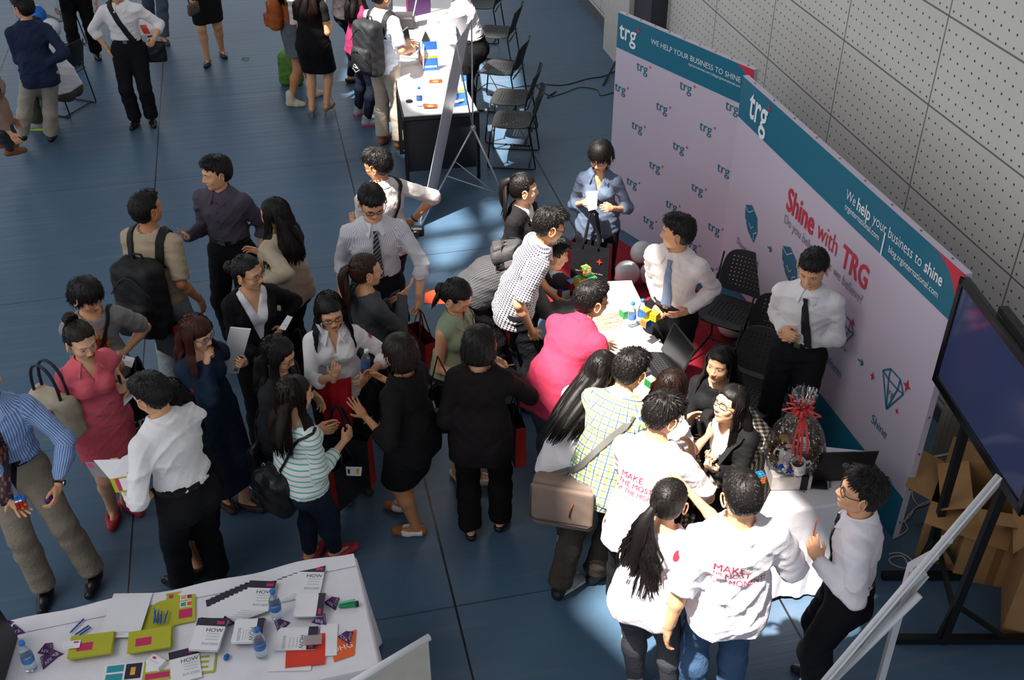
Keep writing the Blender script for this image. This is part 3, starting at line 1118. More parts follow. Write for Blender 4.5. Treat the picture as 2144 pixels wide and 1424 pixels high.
def torso_prims(b, s, inf=0.0):
 k, w = b.k, s.get('w', 1.0)
 belly = s.get('belly', 0.0)
 R = np.array([b.rt, b.fw, b.up])
 Rp = np.array([b.prt, b.pfw, b.pup])
 mid = b.waist
 Rm = np.array([((b.rt + b.prt) / 2).normalized(), ((b.fw + b.pfw) / 2).normalized(), ((b.up + b.pup) / 2).normalized()])
 f = b.fem
 E = []
 q = k * w
 E.append(P('ell', b.pelvis + b.pup * 0.01, ra=((0.168 if f else 0.162) * q, (0.118 if f else 0.112) * q, 0.135 * k), k=0.05, R=Rp))
 E.append(P('ell', mid + b.pup * 0.01, ra=((0.124 if f else 0.146) * q, (0.088 if f else 0.102) * q + belly, 0.14 * k), k=0.06, R=Rm))
 E.append(P('ell', b.chest + b.up * 0.02, ra=((0.138 if f else 0.163) * q, (0.098 if f else 0.108) * q, 0.155 * k), k=0.06, R=R))
 for sd in (-1, 1):
  E.append(P('cap', b.neck - b.up * 0.050 * k, b.neck - b.up * 0.082 * k + b.rt * sd * b.sw * 0.80, (0.060 if f else 0.068) * q, (0.050 if f else 0.056) * q, k=0.04))
 E.append(P('cap', b.neck - b.up * 0.035 * k - b.rt * 0.05, b.neck - b.up * 0.035 * k + b.rt * 0.05, (0.042 if f else 0.052) * q, k=0.05))
 if f:
  for sd in (-1, 1):
   E.append(P('ell', b.chest + b.up * 0.015 + b.fw * 0.075 * q + b.rt * sd * 0.062 * q, ra=(0.056, 0.050, 0.058), k=0.03, R=R))
 for sd in (-1, 1):
  E.append(P('ell', b.pelvis - b.pup * 0.045 - b.pfw * 0.050 + b.prt * sd * 0.07, ra=(0.082 * q, 0.078 * q, 0.09), k=0.03, R=Rp))
 return E
def arm_prims(b, s, nm, upto=1.0, thin=0.0):
 """upto: 1 = to the elbow, 2 = to the wrist (fractions allowed)"""
 k, f = b.k, b.fem
 w = s.get('armw', 1.0) * (0.5 + 0.5 * s.get('w', 1.0))
 r0, r1, r2 = ((0.044, 0.035, 0.0235) if f else (0.051, 0.041, 0.028))
 r0, r1, r2 = r0 * w - thin, r1 * w - thin, r2 * w - thin * .5
 S, E_, W = b.sh[nm], b.el[nm], b.wr[nm]
 out = []
 if upto <= 1:
  out.append(P('cap', S, S + (E_ - S) * upto, r0 + 0.004, r0 + 0.006, k=0.03, flat=1.0))
 else:
  out.append(P('cap', S, E_, r0, r1, k=0.03))
  t = upto - 1
  m = E_ + (W - E_) * min(0.3, t)
  out.append(P('cap', E_, m, r1, r1 * 1.03, k=0.02))
  if t > 0.3:
   rr = r1 + (r2 - r1) * (t - 0.2) / 0.8
   out.append(P('cap', m, E_ + (W - E_) * t, r1 * 1.03, rr, k=0.02, flat=1.0))
 return out
def leg_prims(b, s, nm, upto=2.0, wide=0.0):
 k, w = b.k, 0.4 + 0.6 * s.get('w', 1.0)
 r = [0.098 * w, 0.060 * w, 0.058 * w, 0.038]
 H, K, A = b.hip[nm], b.kn[nm], b.an[nm]
 out = [P('cap', H, K, r[0], r[1] + wide * .3, k=0.035)]
 if upto > 1:
  c = K + (A - K) * 0.33
  bk = Vector((0, -0.012, 0))
  t = upto - 1
  out.append(P('cap', K, c + bk, r[1] + wide * .3, r[2] + wide * .5, k=0.03))
  out.append(P('cap', c + bk, K + (A - K) * t, r[2] + wide * .5, r[3] + wide + (0.012 if wide else 0), k=0.03, flat=1.0))
 return out
def plane_cut(V, X, Y, Z, p, n, k=0.004):
 d = (X - p[0]) * n[0] + (Y - p[1]) * n[1] + (Z - p[2]) * n[2]
 return smax(V, d, k)
def rest_coords(v, b, s, prims):
 """unrolled cloth coordinates from the nearest bone"""
 segs = [(b.pelvis, b.neck, b.rt, 0.14, 0)]
 for nm in 'rl':
  segs.append((b.sh[nm], b.el[nm], b.fw, 0.05, 1))
  segs.append((b.el[nm], b.wr[nm], b.fw, 0.04, 2))
 best = np.full(len(v), 9.0)
 out = np.zeros((len(v), 3))
 for a, c, ref, r, i in segs:
  a_, d_ = np.array(a), np.array(c - a)
  L = np.linalg.norm(d_)
  d_ = d_ / L
  p = v - a_
  h = p @ d_
  hc = np.clip(h, 0 if i else -0.5, L)
  q = p - hc[:, None] * d_
  dist = np.linalg.norm(q, axis=1) - r
  x = np.array(ref) - d_ * np.dot(np.array(ref), d_)
  x /= np.linalg.norm(x)
  y = np.cross(d_, x)
  ang = np.arctan2(p @ y, p @ x)
  m = dist < best
  best[m] = dist[m]
  rr = 0.125 if i == 0 else 0.055
  out[m, 0] = (ang[m] * rr)
  out[m, 1] = (h[m] if i == 0 else (0.5 - h[m] - (0.28 if i == 2 else 0)))
 return out
def make_cloth(name, prims, h, inf, cuts, mats, parent, b, s, fold=0.004, seed=0, rest=False, fsc=1.0):
 def post(V, X, Y, Z):
  V = V - 0.0
  if fold:
   V = V + folds(X, Y, Z, fold, seed, fsc)
  for c in cuts:
   V = c(V, X, Y, Z)
  return V
 V, lo, hh = field(prims, h, inf, post, pad=0.035)
 v, f = surfnet(V, lo, hh)
 if len(v) == 0:
  return None, None
 g = Geo()
 g.add(v, f, 0)
 at_ = rest_coords(v, b, s, prims) if rest else None
 o = g.build(name, mats, parent, smooth=True, attr=at_)
 bvh = BVHTree.FromPolygons([tuple(p) for p in v], [tuple(q) for q in f])
 return o, bvh
def on_surface(bvh, p, d, off=0.002, start=0.45):
 """march from outside along d onto the garment"""
 d = Vector(d).normalized()
 hit, n, i, dist = bvh.ray_cast(Vector(p) - d * start, d)
 if hit is None:
  return Vector(p), -d
 if n.dot(d) > 0:
  n = -n
 return hit + n * off, n
SHOES = {'dress': ('15151a', 0.3), 'black': ('141416', 0.4), 'sneaker': ('8d8f92', 0.7), 'brown': ('7a4a2c', 0.5), 'pink': ('b02b3f', 0.6),
   'cream': ('cdbfa9', 0.5), 'oxford': ('e2dfd8', 0.5), 'sandal': ('3a2a22', 0.6), 'flat': ('1b1b1d', 0.3), 'taupe': ('8b7765', 0.5)}
def make_shoe(b, s, nm, kind, parent, skin):
 base, d = b.ft[nm]
 k = b.k
 x = Vector((d.y, -d.x, 0))
 M = frame(base, x, d, (0, 0, 1))
 open_ = kind in ('pink', 'cream', 'oxford', 'sandal', 'flat', 'taupe')
 E = [P('cap', (0, -0.035, 0.034), (0, 0.06, 0.034), 0.034, 0.040, k=0.02), P('cap', (0, 0.06, 0.030), (0, 0.135, 0.022), 0.040, 0.028, k=0.02)]
 if not open_:
  E.append(P('cap', (0, -0.005, 0.06), (0, -0.01, 0.10), 0.040, 0.042, k=0.03))
 if kind == 'boot':
  E.append(P('cap', (0, -0.01, 0.06), (0, -0.01, 0.15), 0.042, 0.048, k=0.03))
 def post(V, X, Y, Z):
  V = smax(V, -Z, 0.004)
  if open_:
   V = smax(V, (Z - 0.050) + 0.0 * X, 0.004)
   hole = np.sqrt((X / 0.026) ** 2 + ((Y - 0.028) / 0.070) ** 2) - 1
   V = smax(V, -np.maximum(hole * 0.03, 0.030 - Z), 0.004)
  return V
 v, f = surfnet(*field(E, 0.008, post=post, inf=0.003 if kind != 'sandal' else 0.004))
 col, ro = SHOES.get(kind, ('c9b9a6', 0.6) if kind == 'boot' else ('15151a', .4))
 mi = mat('shoe_' + kind, col, ro, spec=0.5)
 g = Geo()
 g.add(v, f, 0, M)
 if kind == 'sneaker' or s.get('sole'):
  g.box((0, 0.05, 0.010), (0.085, 0.22, 0.02), 1, M)
 mats = [mi, mat('shoe_sole_' + str(s.get('sole', 'white')), s.get('sole', 'cfcfcf'), 0.6)]
 if kind == 'oxford':
  for y0, y1 in ((0.105, 0.168), (-0.078, -0.035)):
   m_ = (v[:, 1] > y0) & (v[:, 1] < y1)
  q0 = v[f].mean(1)
  tan = (q0[:, 1] > 0.095) | (q0[:, 1] < -0.042) | (q0[:, 2] < 0.012)
  g = Geo()
  n = np.array(M)
  g.add(v, [f[~tan]], 0, M)
  g.F.append((f[tan], 1))
  mats = [mi, mat('shoe_tan', '9b5a2a', 0.5)]
 if kind in ('taupe', 'cream') and s.get('heel'):
  g.tube([(M @ Vector((0, -0.045, 0.02))), (M @ Vector((0, -0.05, -0.043)))], [0.02, 0.012], 8, 0)
 if kind == 'sandal':
  pass
 return g.build('shoe', mats, parent, smooth=True, auto=50)
def strap_path(b, bvh, h0, amp, phs, n=26, a0=0.0, a1=2 * PI, off=0.004, centre=0.0):
 """loop round the torso whose height along the spine is h0 + amp*cos(phi - phs)"""
 pts, nr = [], []
 for i in range(n + 1):
  a = a0 + (a1 - a0) * i / n
  hgt = h0 + amp * math.cos(a - phs)
  ax = b.neck + b.up * hgt + b.rt * centre
  dv = b.rt * math.cos(a) + b.fw * math.sin(a)
  p, nn = on_surface(bvh, ax, -dv, off, 0.22 if True else .4)
  pts.append(p)
  nr.append(nn)
 return pts, nr
PEOPLE = {}
PN = [0]
def person(key, s):
 """s: spec.  Placed so that the middle of the head lies on the sight line of pixel s['px'] at its real height."""
 PN[0] += 1
 seed = PN[0]
 b = pose_body(s)
 yaw = math.radians(-s['yaw'])                       # s yaw: 0 looks away from the camera, 90 to the right
 Rz = Matrix.Rotation(yaw, 4, 'Z')
 if 'root' in s:
  base = at(*s['root'])
  loc = Vector((base.x, base.y, 0))
  loc = loc - (Rz @ Vector((b.pelvis.x, 0, 0)))
 else:
  hl = Rz @ b.head
  wp = at(s['px'][0], s['px'][1], b.head.z)
  loc = Vector((wp.x - hl.x, wp.y - hl.y, 0))
 root = thing('person', s['label'], 'person', loc, yaw)
 RM = Matrix.Translation(loc) @ Rz
 inv = RM.inverted()
 finish_pose(b, s, inv)
 b.RM, b.root = RM, root
 PEOPLE[key] = b
 skin = skin_mat(s.get('skin', 'a'))
 vis = s.get('body', True)
 # ---------------- body
 T = torso_prims(b, s)
 A = {nm: arm_prims(b, s, nm, 2.0) for nm in 'rl'}
 Lg = {nm: leg_prims(b, s, nm, 2.0) for nm in 'rl'}
 feet = []
 for nm in 'rl':
  fb, fd = b.ft[nm]
  feet.append(P('cap', fb + Vector((0, 0, 0.04)) - fd * 0.03, fb + fd * 0.12 + Vector((0, 0, 0.024)), 0.030, 0.024, k=0.03))
  feet.append(P('cap', b.an[nm], fb + Vector((0, 0, 0.045)), 0.034, 0.032, k=0.03))
 neck0 = b.neck - b.up * 0.05
 neck1 = b.HM @ Vector((0, -0.012, -0.035))
 nr_ = (0.047 if b.fem else 0.057) * (0.5 + 0.5 * s.get('w', 1.0))
 E = T + A['r'] + A['l'] + Lg['r'] + Lg['l'] + feet + [P('cap', neck0, neck1, nr_ + 0.006, nr_, k=0.03)]
 v, f = surfnet(*field(E, 0.0125, -0.004))
 g = Geo()
 g.add(v, f, 0)
 g.merge(head_geo(s.get('face', 'f' if b.fem else 'm')), b.HM)
 for nm, sd in (('r', 1), ('l', -1)):
  hg = hand_geo(sd, s.get(nm, {}).get('hand', 'relax'))
  g.merge(hg, b.hd[nm] @ Matrix.Scale((0.92 if b.fem else 1.0) * (0.5 + 0.5 * b.k), 4))
 g.build('body', [skin, m_lip, m_eye, m_iris, m_brow, m_teeth], root, smooth=True)
 # ---------------- clothes below
 top_bvh = None
 bt = s.get('bottom')
 pel = b.pelvis
 if bt:
  kind, col = bt[0], bt[1]
  if isinstance(col, str):
   cm = mat('cloth_' + col, col, 0.85, var=0.08, vscale=20, bump=0.3, bscale=60, spec=0.2)
  else:
   cm = col
  wl = b.waist + b.up * (0.02 if kind != 'low' else -0.05)
  cutw = lambda V, X, Y, Z: plane_cut(V, X, Y, Z, wl, b.pup)
  if kind in ('trousers', 'jeans', 'skinny'):
   wide = {'trousers': 0.018, 'jeans': 0.013, 'skinny': 0.0}[kind]
   Ep = T[:2] + T[-2:] + leg_prims(b, s, 'r', 1.96, wide) + leg_prims(b, s, 'l', 1.96, wide)
   make_cloth('trousers', Ep, 0.0125, 0.010, [cutw], cm, root, b, s, 0.0036 if kind != 'skinny' else 0.002, seed)
   if s.get('belt'):
    pts, nr = [], []
    for i in range(25):
     a = 2 * PI * i / 24
     dv = b.prt * math.cos(a) * 0.155 * s.get('w', 1) * b.k + b.pfw * math.sin(a) * 0.116 * s.get('w', 1) * b.k
     pts.append(b.waist - b.pup * 0.015 + dv)
     nr.append(dv.normalized())
    g = Geo()
    rings = [[tuple(p - b.pup * .018), tuple(p + b.pup * .018), tuple(p + b.pup * .018 + n * .006), tuple(p - b.pup * .018 + n * .006)] for p, n in zip(pts, nr)]
    g.loft(rings, 0, cap=False)
    g.box((0, 0, 0), (0.04, 0.008, 0.034), 1, frame(pts[6] + nr[6] * .008, b.prt, nr[6], b.pup))
    g.build('belt', [mat('belt_leather', '17130f', 0.4), mat('buckle', '9a9a96', 0.3, metal=1)], root)
  elif kind in ('skirt', 'shorts'):
   hem = bt[2] if len(bt) > 2 else 0.5          # height of hem above ground
   fl = bt[3] if len(bt) > 3 else 0.02
   kc = (b.kn['r'] + b.kn['l']) / 2
   kc.z = hem
   kc = kc.lerp(Vector((pel.x, pel.y, hem)), 0.3)
   q = s.get('w', 1.0)
   E2 = T[:2] + T[-2:]
   for sd in (-1, 0, 1):
    E2.append(P('cap', pel + b.prt * sd * 0.07 + Vector((0, 0, -0.02)), kc + Vector((sd * (0.075 + fl), 0, 0)), 0.105 * q, 0.105 * q + fl, k=0.05, flat=1.0))
   E2.append(P('cap', b.hip['r'], b.kn['r'], 0.098 * q, 0.07, k=0.05))
   E2.append(P('cap', b.hip['l'], b.kn['l'], 0.098 * q, 0.07, k=0.05))
   make_cloth('skirt' if kind == 'skirt' else 'shorts', E2, 0.0125, 0.012, [cutw, lambda V, X, Y, Z: smax(V, hem - Z, 0.005)], cm, root, b, s, 0.005 if fl > 0.03 else 0.0025, seed)
 # ---------------- tops (inner first)
 tops = s.get('top', [])
 last = None
 for ti, tp in enumerate(tops):
  kind, col = tp[0], tp[1]
  o = tp[2] if len(tp) > 2 else {}
  cm = mat('cloth_' + col + ('s' if o.get('silk') else ''), col, o.get('rough', 0.8), var=0.05, vscale=8, bump=0.35, bscale=22, sheen=0.0, spec=0.22) if isinstance(col, str) else col
  inf = {'tee': 0.014, 'shirt': 0.015, 'polo': 0.014, 'blouse': 0.013, 'blazer': 0.026, 'jacket': 0.026, 'knit': 0.012, 'dress': 0.013, 'hoodie': 0.022}[kind]
  inf += o.get('inf', 0)
  slv = o.get('sleeve', {'tee': 0.62, 'polo': 0.62, 'shirt': 1.97, 'blouse': 1.97, 'blazer': 1.97, 'jacket': 1.97, 'knit': 1.95, 'dress': 0.45, 'hoodie': 1.95}[kind])
  Ec = list(T)
  for nm in 'rl':
   sl = o.get('sleeve_' + nm, slv)
   if sl > 0:
    Ec += arm_prims(b, s, nm, sl, thin=0.006 if inf > .02 else 0.003)
  hem = o.get('hem', 0.0)                      # metres below the pelvis centre (+down)
  tuck = o.get('tuck', False)
  hl = (b.waist - b.pup * 0.03) if tuck else pel - b.pup * (0.02 + hem)
  if not tuck:
   fr_ = o.get('flare', 0.0)
   for sd in (-1, 1):
    Ec.append(P('cap', b.waist + b.prt * sd * 0.05, pel + b.prt * sd * 0.068 - b.pup * (0.05 + hem), 0.105 * s.get('w', 1), 0.110 * s.get('w', 1) + fr_, k=0.06))
  cuts = [lambda V, X, Y, Z, hl=hl: plane_cut(V, X, Y, Z, hl, -b.pup)]
  neckr = o.get('neck', {'tee': 0.074, 'polo': 0.062, 'shirt': 0.060, 'blouse': 0.062, 'blazer': 0.075, 'jacket': 0.07, 'knit': 0.085, 'dress': 0.08, 'hoodie': 0.075}[kind])
  nc = b.neck + b.up * 0.028 + b.fw * 0.004
  def neckcut(V, X, Y, Z, nc=nc, r=neckr):
   x, y, z = X - nc[0], Y - nc[1], Z - nc[2]
   a = x * b.up[0] + y * b.up[1] + z * b.up[2]
   rr = np.sqrt(np.maximum(x * x + y * y + z * z - a * a, 0))
   return smax(V, -np.maximum(rr - r, -0.055 - a), 0.006)
  cuts.append(neckcut)
  vz = o.get('v')
  if vz:                                        # V opening: (half width at the neck, depth)
   hw_, dp = vz
   def vcut(V, X, Y, Z, hw_=hw_, dp=dp):
    x0, y0, z0 = X - b.neck[0], Y - b.neck[1], Z - b.neck[2]
    a = x0 * b.up[0] + y0 * b.up[1] + z0 * b.up[2]
    rx = x0 * b.rt[0] + y0 * b.rt[1] + z0 * b.rt[2]
    fy = x0 * b.fw[0] + y0 * b.fw[1] + z0 * b.fw[2]
    wv = hw_ * np.clip((a + dp) / dp, 0, 1.2)
    d = np.maximum(np.maximum(np.abs(rx) - wv, -fy), -(a + dp))
    return smax(V, -d, 0.003)
   cuts.append(vcut)
  if o.get('open'):                             # hanging open down to the hem
   def ocut(V, X, Y, Z, ow=o['open']):
    x0, y0, z0 = X - b.neck[0], Y - b.neck[1], Z - b.neck[2]
    a = x0 * b.up[0] + y0 * b.up[1] + z0 * b.up[2]
    rx = x0 * b.rt[0] + y0 * b.rt[1] + z0 * b.rt[2]
    fy = x0 * b.fw[0] + y0 * b.fw[1] + z0 * b.fw[2]
    wv = ow * (0.6 + 0.5 * np.abs(a + 0.1) / 0.3)
    return smax(V, -np.maximum(np.abs(rx) - wv, -fy), 0.003)
   cuts.append(ocut)
  nme = {'tee': 'tee_shirt', 'shirt': 'shirt', 'polo': 'polo_shirt', 'blouse': 'blouse', 'blazer': 'blazer', 'jacket': 'jacket', 'knit': 'knit_top', 'dress': 'dress_top', 'hoodie': 'hooded_top'}[kind]
  under = ti < len(tops) - 1
  so, bvh = make_cloth(nme, Ec, 0.0105 if not under else 0.012, inf, cuts, cm, root, b, s, o.get('fold', {'tee': 0.0048, 'shirt': 0.0058, 'polo': 0.0045}.get(kind, 0.0042)) if not under else 0.002, seed * 7 + ti, rest=not isinstance(col, str))
  last = so
  top_bvh = bvh
  b.bvh = bvh
  b.top = so
  if kind in ('shirt', 'polo') or o.get('collar'):
   cc = o.get('collarcol')
   cmm = mat('cloth_' + cc, cc, 0.8) if cc else (cm if isinstance(col, str) else mat('collar_' + o.get('cbase', 'd8d4d2'), o.get('cbase', 'd8d4d2'), 0.8))
   g = Geo()
   n = 22
   nb = b.neck + b.up * 0.016 + b.fw * 0.006
   inn, top_, out, bot = [], [], [], []
   gap = math.radians(o.get('gap', 16))
   for i in range(n + 1):
    a = PI / 2 + gap + (2 * PI - 2 * gap) * i / n
    fr2 = abs(i / n * 2 - 1)                      # 1 at the front ends
    dv = b.rt * math.cos(a) * 1.02 + b.fw * math.sin(a)
    r1 = nr_ + 0.012
    drop = 0.016 * (math.sin(a) + 1) / 2
    top_.append(nb + dv * (r1 + 0.002) + b.up * (0.036 - drop * 1.5))
    inn.append(nb + dv * (r1 + 0.001) - b.up * (0.012 + drop))
    pt = 0.034 * max(0, (fr2 - .72) / .28) ** 1.2
    r2 = r1 + 0.028 + pt * 0.6
    dv2 = (dv + b.rt * math.copysign(pt * 3.5, math.cos(a))) if pt else dv
    out.append(nb + dv2 * r2 - b.up * (0.016 + drop * 1.8 + pt))
    bot.append(nb + dv * (r2 - 0.014) - b.up * (0.030 + drop * 1.4))
   g.loft([[tuple(inn[i]), tuple(top_[i]), tuple(top_[i] + (out[i] - top_[i]) * .12 + b.up * .003), tuple(out[i]), tuple(bot[i])] for i in range(n + 1)], 0)
   g.build('collar', cmm, root, smooth=True, auto=50)
  if kind == 'blazer' and vz:
   g = Geo()
   for sd in (-1, 1):
    pts, nr = [], []
    for i in range(9):
     t = i / 8
     a_ = 0.0 - vz[1] * t
     x = vz[0] * (1 - t) * 1.02 + 0.018
     p, n_ = on_surface(bvh, b.neck + b.up * (a_ - 0.012) + b.rt * sd * x, -b.fw, 0.003)
     pts.append(p)
     nr.append(n_)
    rings = []
    for i, (p, n_) in enumerate(zip(pts, nr)):
     wl_ = 0.034 * (1 - 0.9 * (i / 8) ** 2) * (0.55 if i == 2 else 1)
     c_ = b.rt * sd
     rings.append([tuple(p - c_ * .014), tuple(p + c_ * wl_ + n_ * .0), tuple(p + c_ * wl_ + n_ * .006), tuple(p - c_ * .010 + n_ * .009)])
    g.loft(rings, 0)
   g.build('lapel', cm, root, smooth=True, auto=40)
 # ---------------- tie
 if s.get('tie') and top_bvh:
  tm = s['tie']
  g = Geo()
  Lt = s.get('tie_len', 0.44) * b.k
  sx = s.get('tie_x', 0.0)
  rings = []
  for i in range(15):
   t = i / 14
   p, n_ = on_surface(top_bvh, b.neck + b.up * (-0.022 - Lt * t) + b.rt * sx * t, -b.fw, 0.004)
   w_ = (0.017 if i == 0 else 0.013 if i == 1 else 0.018 + 0.030 * t) * (0.25 if i == 14 else 1)
   w_ = min(w_, 0.043)
   th = 0.016 if i < 2 else 0.005
   rings.append([tuple(p - b.rt * w_), tuple(p + b.rt * w_), tuple(p + b.rt * w_ * .9 + n_ * th), tuple(p - b.rt * w_ * .9 + n_ * th)])
  g.loft(rings, 0)
  v_ = g.arrays()
  at_ = np.stack([(v_ - np.array(b.neck)) @ np.array(b.rt), (v_ - np.array(b.neck)) @ np.array(b.up), v_[:, 0] * 0], 1)
  g.build('tie', tm if not isinstance(tm, str) else mat('tie_' + tm, tm, 0.5), root, smooth=True, attr=at_, auto=60)
 if s.get('buttons') and top_bvh:
  g = Geo()
  for i in range(6):
   p, n_ = on_surface(top_bvh, b.neck + b.up * (-0.05 - 0.075 * i) + b.rt * 0.002, -b.fw, 0.001)
   g.lathe([(0.0055, 0), (0.0055, 0.0025), (0.004, 0.003)], 8, 0, frame(p, n_.orthogonal(), n_.cross(n_.orthogonal()), n_))
  g.build('button', mat('button_' + s['buttons'], s['buttons'], 0.4), root)
 # ---------------- hair
 st = s.get('hair', 'short')
 hc = hair_mat('hair_' + s.get('hairc', 'black'), HAIRCOL[s.get('hairc', 'black')])
 hg = Geo()
 pushers = [(b.HM @ Vector((0, -0.01, 0.0)), 0.098 * b.hk), (b.chest + b.up * 0.06, 0.150 * b.k * (0.4 + 0.6 * s.get('w', 1))), (b.neck - b.up * 0.04, 0.118), (b.waist, 0.135)]
 def push(q):
  for c_, r_ in pushers:
   d_ = q - c_
   if d_.length < r_ + 0.012:
    q = c_ + d_.normalized() * (r_ + 0.012)
  return q
 dn = Vector(s.get('hairdir', (0, 0, -1)))
 if st in ('short', 'bowl', 'bob'):
  hg.merge(short_hair(st, seed % 3, s.get('spiky', 1.0)), b.HM)
 elif st in ('long', 'fringe'):
  v, f = hair_shell(st, seed)
  hg.add(v, f, 0, b.HM)
  strands(hg, b.HM, dn, s.get('hairlen', 0.30), seed, 330, st, push, None, s.get('wave', 0.0))
  HMr = b.HM
  for ax in (-0.04, 0.0, 0.04):
   pts = [HMr @ Vector((ax, -0.05, 0.0)), HMr @ Vector((ax * 1.25, -0.075, -0.06))]
   q = pts[-1].copy()
   for k_ in range(5):
    q = push(q + dn.normalized() * s.get('hairlen', 0.30) * 0.15)
    pts.append(q.copy())
   hg.tube(pts, [0.05, 0.045, 0.04, 0.038, 0.034, 0.028, 0.012], 8, 0)
 elif st in ('tail', 'bun'):
  v, f = hair_shell('tail', seed)
  hg.add(v, f, 0, b.HM)
  gp = s.get('tailpos', (0, -0.118, 0.045))
  strands(hg, b.HM, dn, s.get('hairlen', 0.34) if st == 'tail' else 0.02, seed, 190, st, push if st == 'tail' else None, gp, s.get('wave', 0.0))
  if st == 'bun':
   c_ = Vector(gp) + Vector((0, -0.022, 0))
   hg.ell(c_, (0.042, 0.034, 0.040), 14, 0, b.HM)
   for k_ in range(7):
    a = k_ * 0.9
    hg.tube([(c_ + Vector((0.036 * math.cos(a + t), 0.030 * math.sin(t * 1.7), 0.036 * math.sin(a + t)))) for t in (0, .4, .8, 1.2, 1.6)], [0.004, 0.009, 0.010, 0.008, 0.003], 6, 0, b.HM)
  else:
   q0 = b.HM @ Vector(gp)
   pts = [q0]
   q = q0.copy()
   out_ = (b.HM.to_3x3() @ (Vector(gp) - Vector((0, 0, 0.02)))).normalized()
   for k_ in range(6):
    fo = max(0, 1 - (k_ + 1) * .38)
    q = push(q + (dn.normalized() * (1 - fo * .6) + out_ * fo).normalized() * s.get('hairlen', 0.34) * 0.15)
    pts.append(q.copy())
   hg.tube(pts, [0.022, 0.034, 0.040, 0.040, 0.034, 0.026, 0.010], 8, 0)
 ho = hg.build('hair', hc, root, smooth=True, auto=70)
 if s.get('band'):
  g = Geo()
  gp = Vector(s.get('tailpos', (0, -0.118, 0.045)))
  n_ = (gp - Vector((0, 0, 0.02))).normalized()
  g.lathe([(0.017, -0.008), (0.024, -0.004), (0.024, 0.004), (0.017, 0.008)], 12, 0, b.HM @ frame(gp, n_.orthogonal(), n_.cross(n_.orthogonal()), n_))
  g.build('hair_tie', mat('band_' + s['band'], s['band'], 0.6), root, smooth=True)
 # ---------------- glasses
 if s.get('glasses'):
  g = Geo()
  gc = s['glasses']
  for sx in (-1, 1):
   loop = []
   for i in range(17):
    a = 2 * PI * i / 16
    cx, cz = math.cos(a), math.sin(a)
    e = 3.2
    rr = (abs(cx) ** e + abs(cz) ** e) ** (-1 / e)
    loop.append((sx * 0.033 + 0.0245 * rr * cx, 0.090 - 0.010 * abs(sx * 0.033 + 0.0245 * rr * cx) / 0.05, 0.004 + 0.0165 * rr * cz))
   g.tube(loop, 0.0019 if gc != 'thin' else 0.0011, 5, 0)
   g.tube([(sx * 0.057, 0.079, 0.010), (sx * 0.074, 0.055, 0.012), (sx * 0.079, -0.004, 0.012), (sx * 0.078, -0.02, -0.004)], 0.0020 if gc != 'thin' else .0013, 5, 0)
  g.tube([(-0.0085, 0.091, 0.008), (0, 0.0945, 0.010), (0.0085, 0.091, 0.008)], 0.0018, 5, 0)
  go = g.build('eyeglasses', mat('frame_' + gc, '1a1a1c' if gc in ('thin', 'black') else gc, 0.3), root, smooth=True)
  go.matrix_local = b.HM
 # ---------------- shoes
 sh = s.get('shoes')
 if sh:
  for nm in 'rl':
   if s.get('noshoe') != nm:
    make_shoe(b, s, nm, sh, root, skin)
 # ---------------- watch
 for nm in s.get('watch', ''):
  M = b.hd[nm] @ Matrix.Translation((0, -0.022, 0))
  g = Geo()
  g.tube([(0.031 * math.cos(a), 0, 0.027 * math.sin(a)) for a in [2 * PI * i / 14 for i in range(15)]], 0.006, 5, 0)
  g.lathe([(0.017, 0), (0.017, 0.008), (0.013, 0.010)], 14, 1, Matrix.Translation((0, 0, 0.027)))
  wo = g.build('wristwatch', [mat('watch_strap', '15120f', 0.5), mat('watch_face', 'a5a59c', 0.25, metal=1)], root, smooth=True, auto=40)
  wo.matrix_local = M
 return b
def shirt_print(b, body, size, x, z, col, name='printed_lettering', side='back', bold=0.0, line=1.0, rows=None, tilt=0.0):
 """lettering printed on the chest or back; rows: list of (text, size, dx, dz)"""
 g = Geo()
 dv = b.fw if side == 'back' else -b.fw
 rx = b.rt if side == 'back' else -b.rt
 for t, sz, dx, dz in (rows or [(body, size, 0, 0)]):
  tg = text_geo(t, sz, bold, 'LEFT')
  V = tg.arrays()
  if not len(V):
   continue
  out = []
  for p in V:
   px_, pz_ = p[0] + dx, p[1] + dz
   q = b.neck + rx * (x + px_ * math.cos(tilt) - pz_ * math.sin(tilt)) + b.up * (z + pz_ * math.cos(tilt) + px_ * math.sin(tilt))
   h_, n_ = on_surface(b.bvh, q, dv, 0.0035)
   out.append(tuple(h_))
  g.add(out, [q for q, _ in tg.F])
 return g.build(name, mat('ink_' + col, col, 0.7, var=0), b.root)
# ================================================================== the people
BLK = '0f0f12'
m_stripe_green = pattern_mat('striped_knit', 'hstripe', 'd9d8d6', '58ab9b', s=0.036)
m_gingham = pattern_mat('gingham', 'check', 'e2dfe3', '1d1b30', s=0.017)
m_pinstripe = pattern_mat('pinstripe_shirt', 'vstripe', 'd3d1d8', '9d9aa8', s=0.012)
m_bluestripe = pattern_mat('blue_striped_shirt', 'vstripe', '5b7bb0', 'b4c4e0', s=0.014)
m_plaid = pattern_mat('plaid_shirt', 'plaid', 'e0e3d8', '9fb463', '33506f', s=0.042)
m_diag = pattern_mat('striped_tie', 'diag', '2a2b30', '8b8d94', s=0.035, rough=0.5)
m_dots = pattern_mat('patterned_tie', 'dots', '1b1420', '7d3f2c', s=0.02, rough=0.5)
m_grid = pattern_mat('checked_tie', 'grid', '5f7396', '8a9dbb', s=0.008, rough=0.5)
m_mesh = pattern_mat('mesh_cloth', 'grid', '222224', '55555a', s=0.012)
OP = dict(hand='open')
def px(x, y, z, hand='hold', **k):
 d = dict(p=('px', x, y, z), hand=hand)
 d.update(k)
 return d
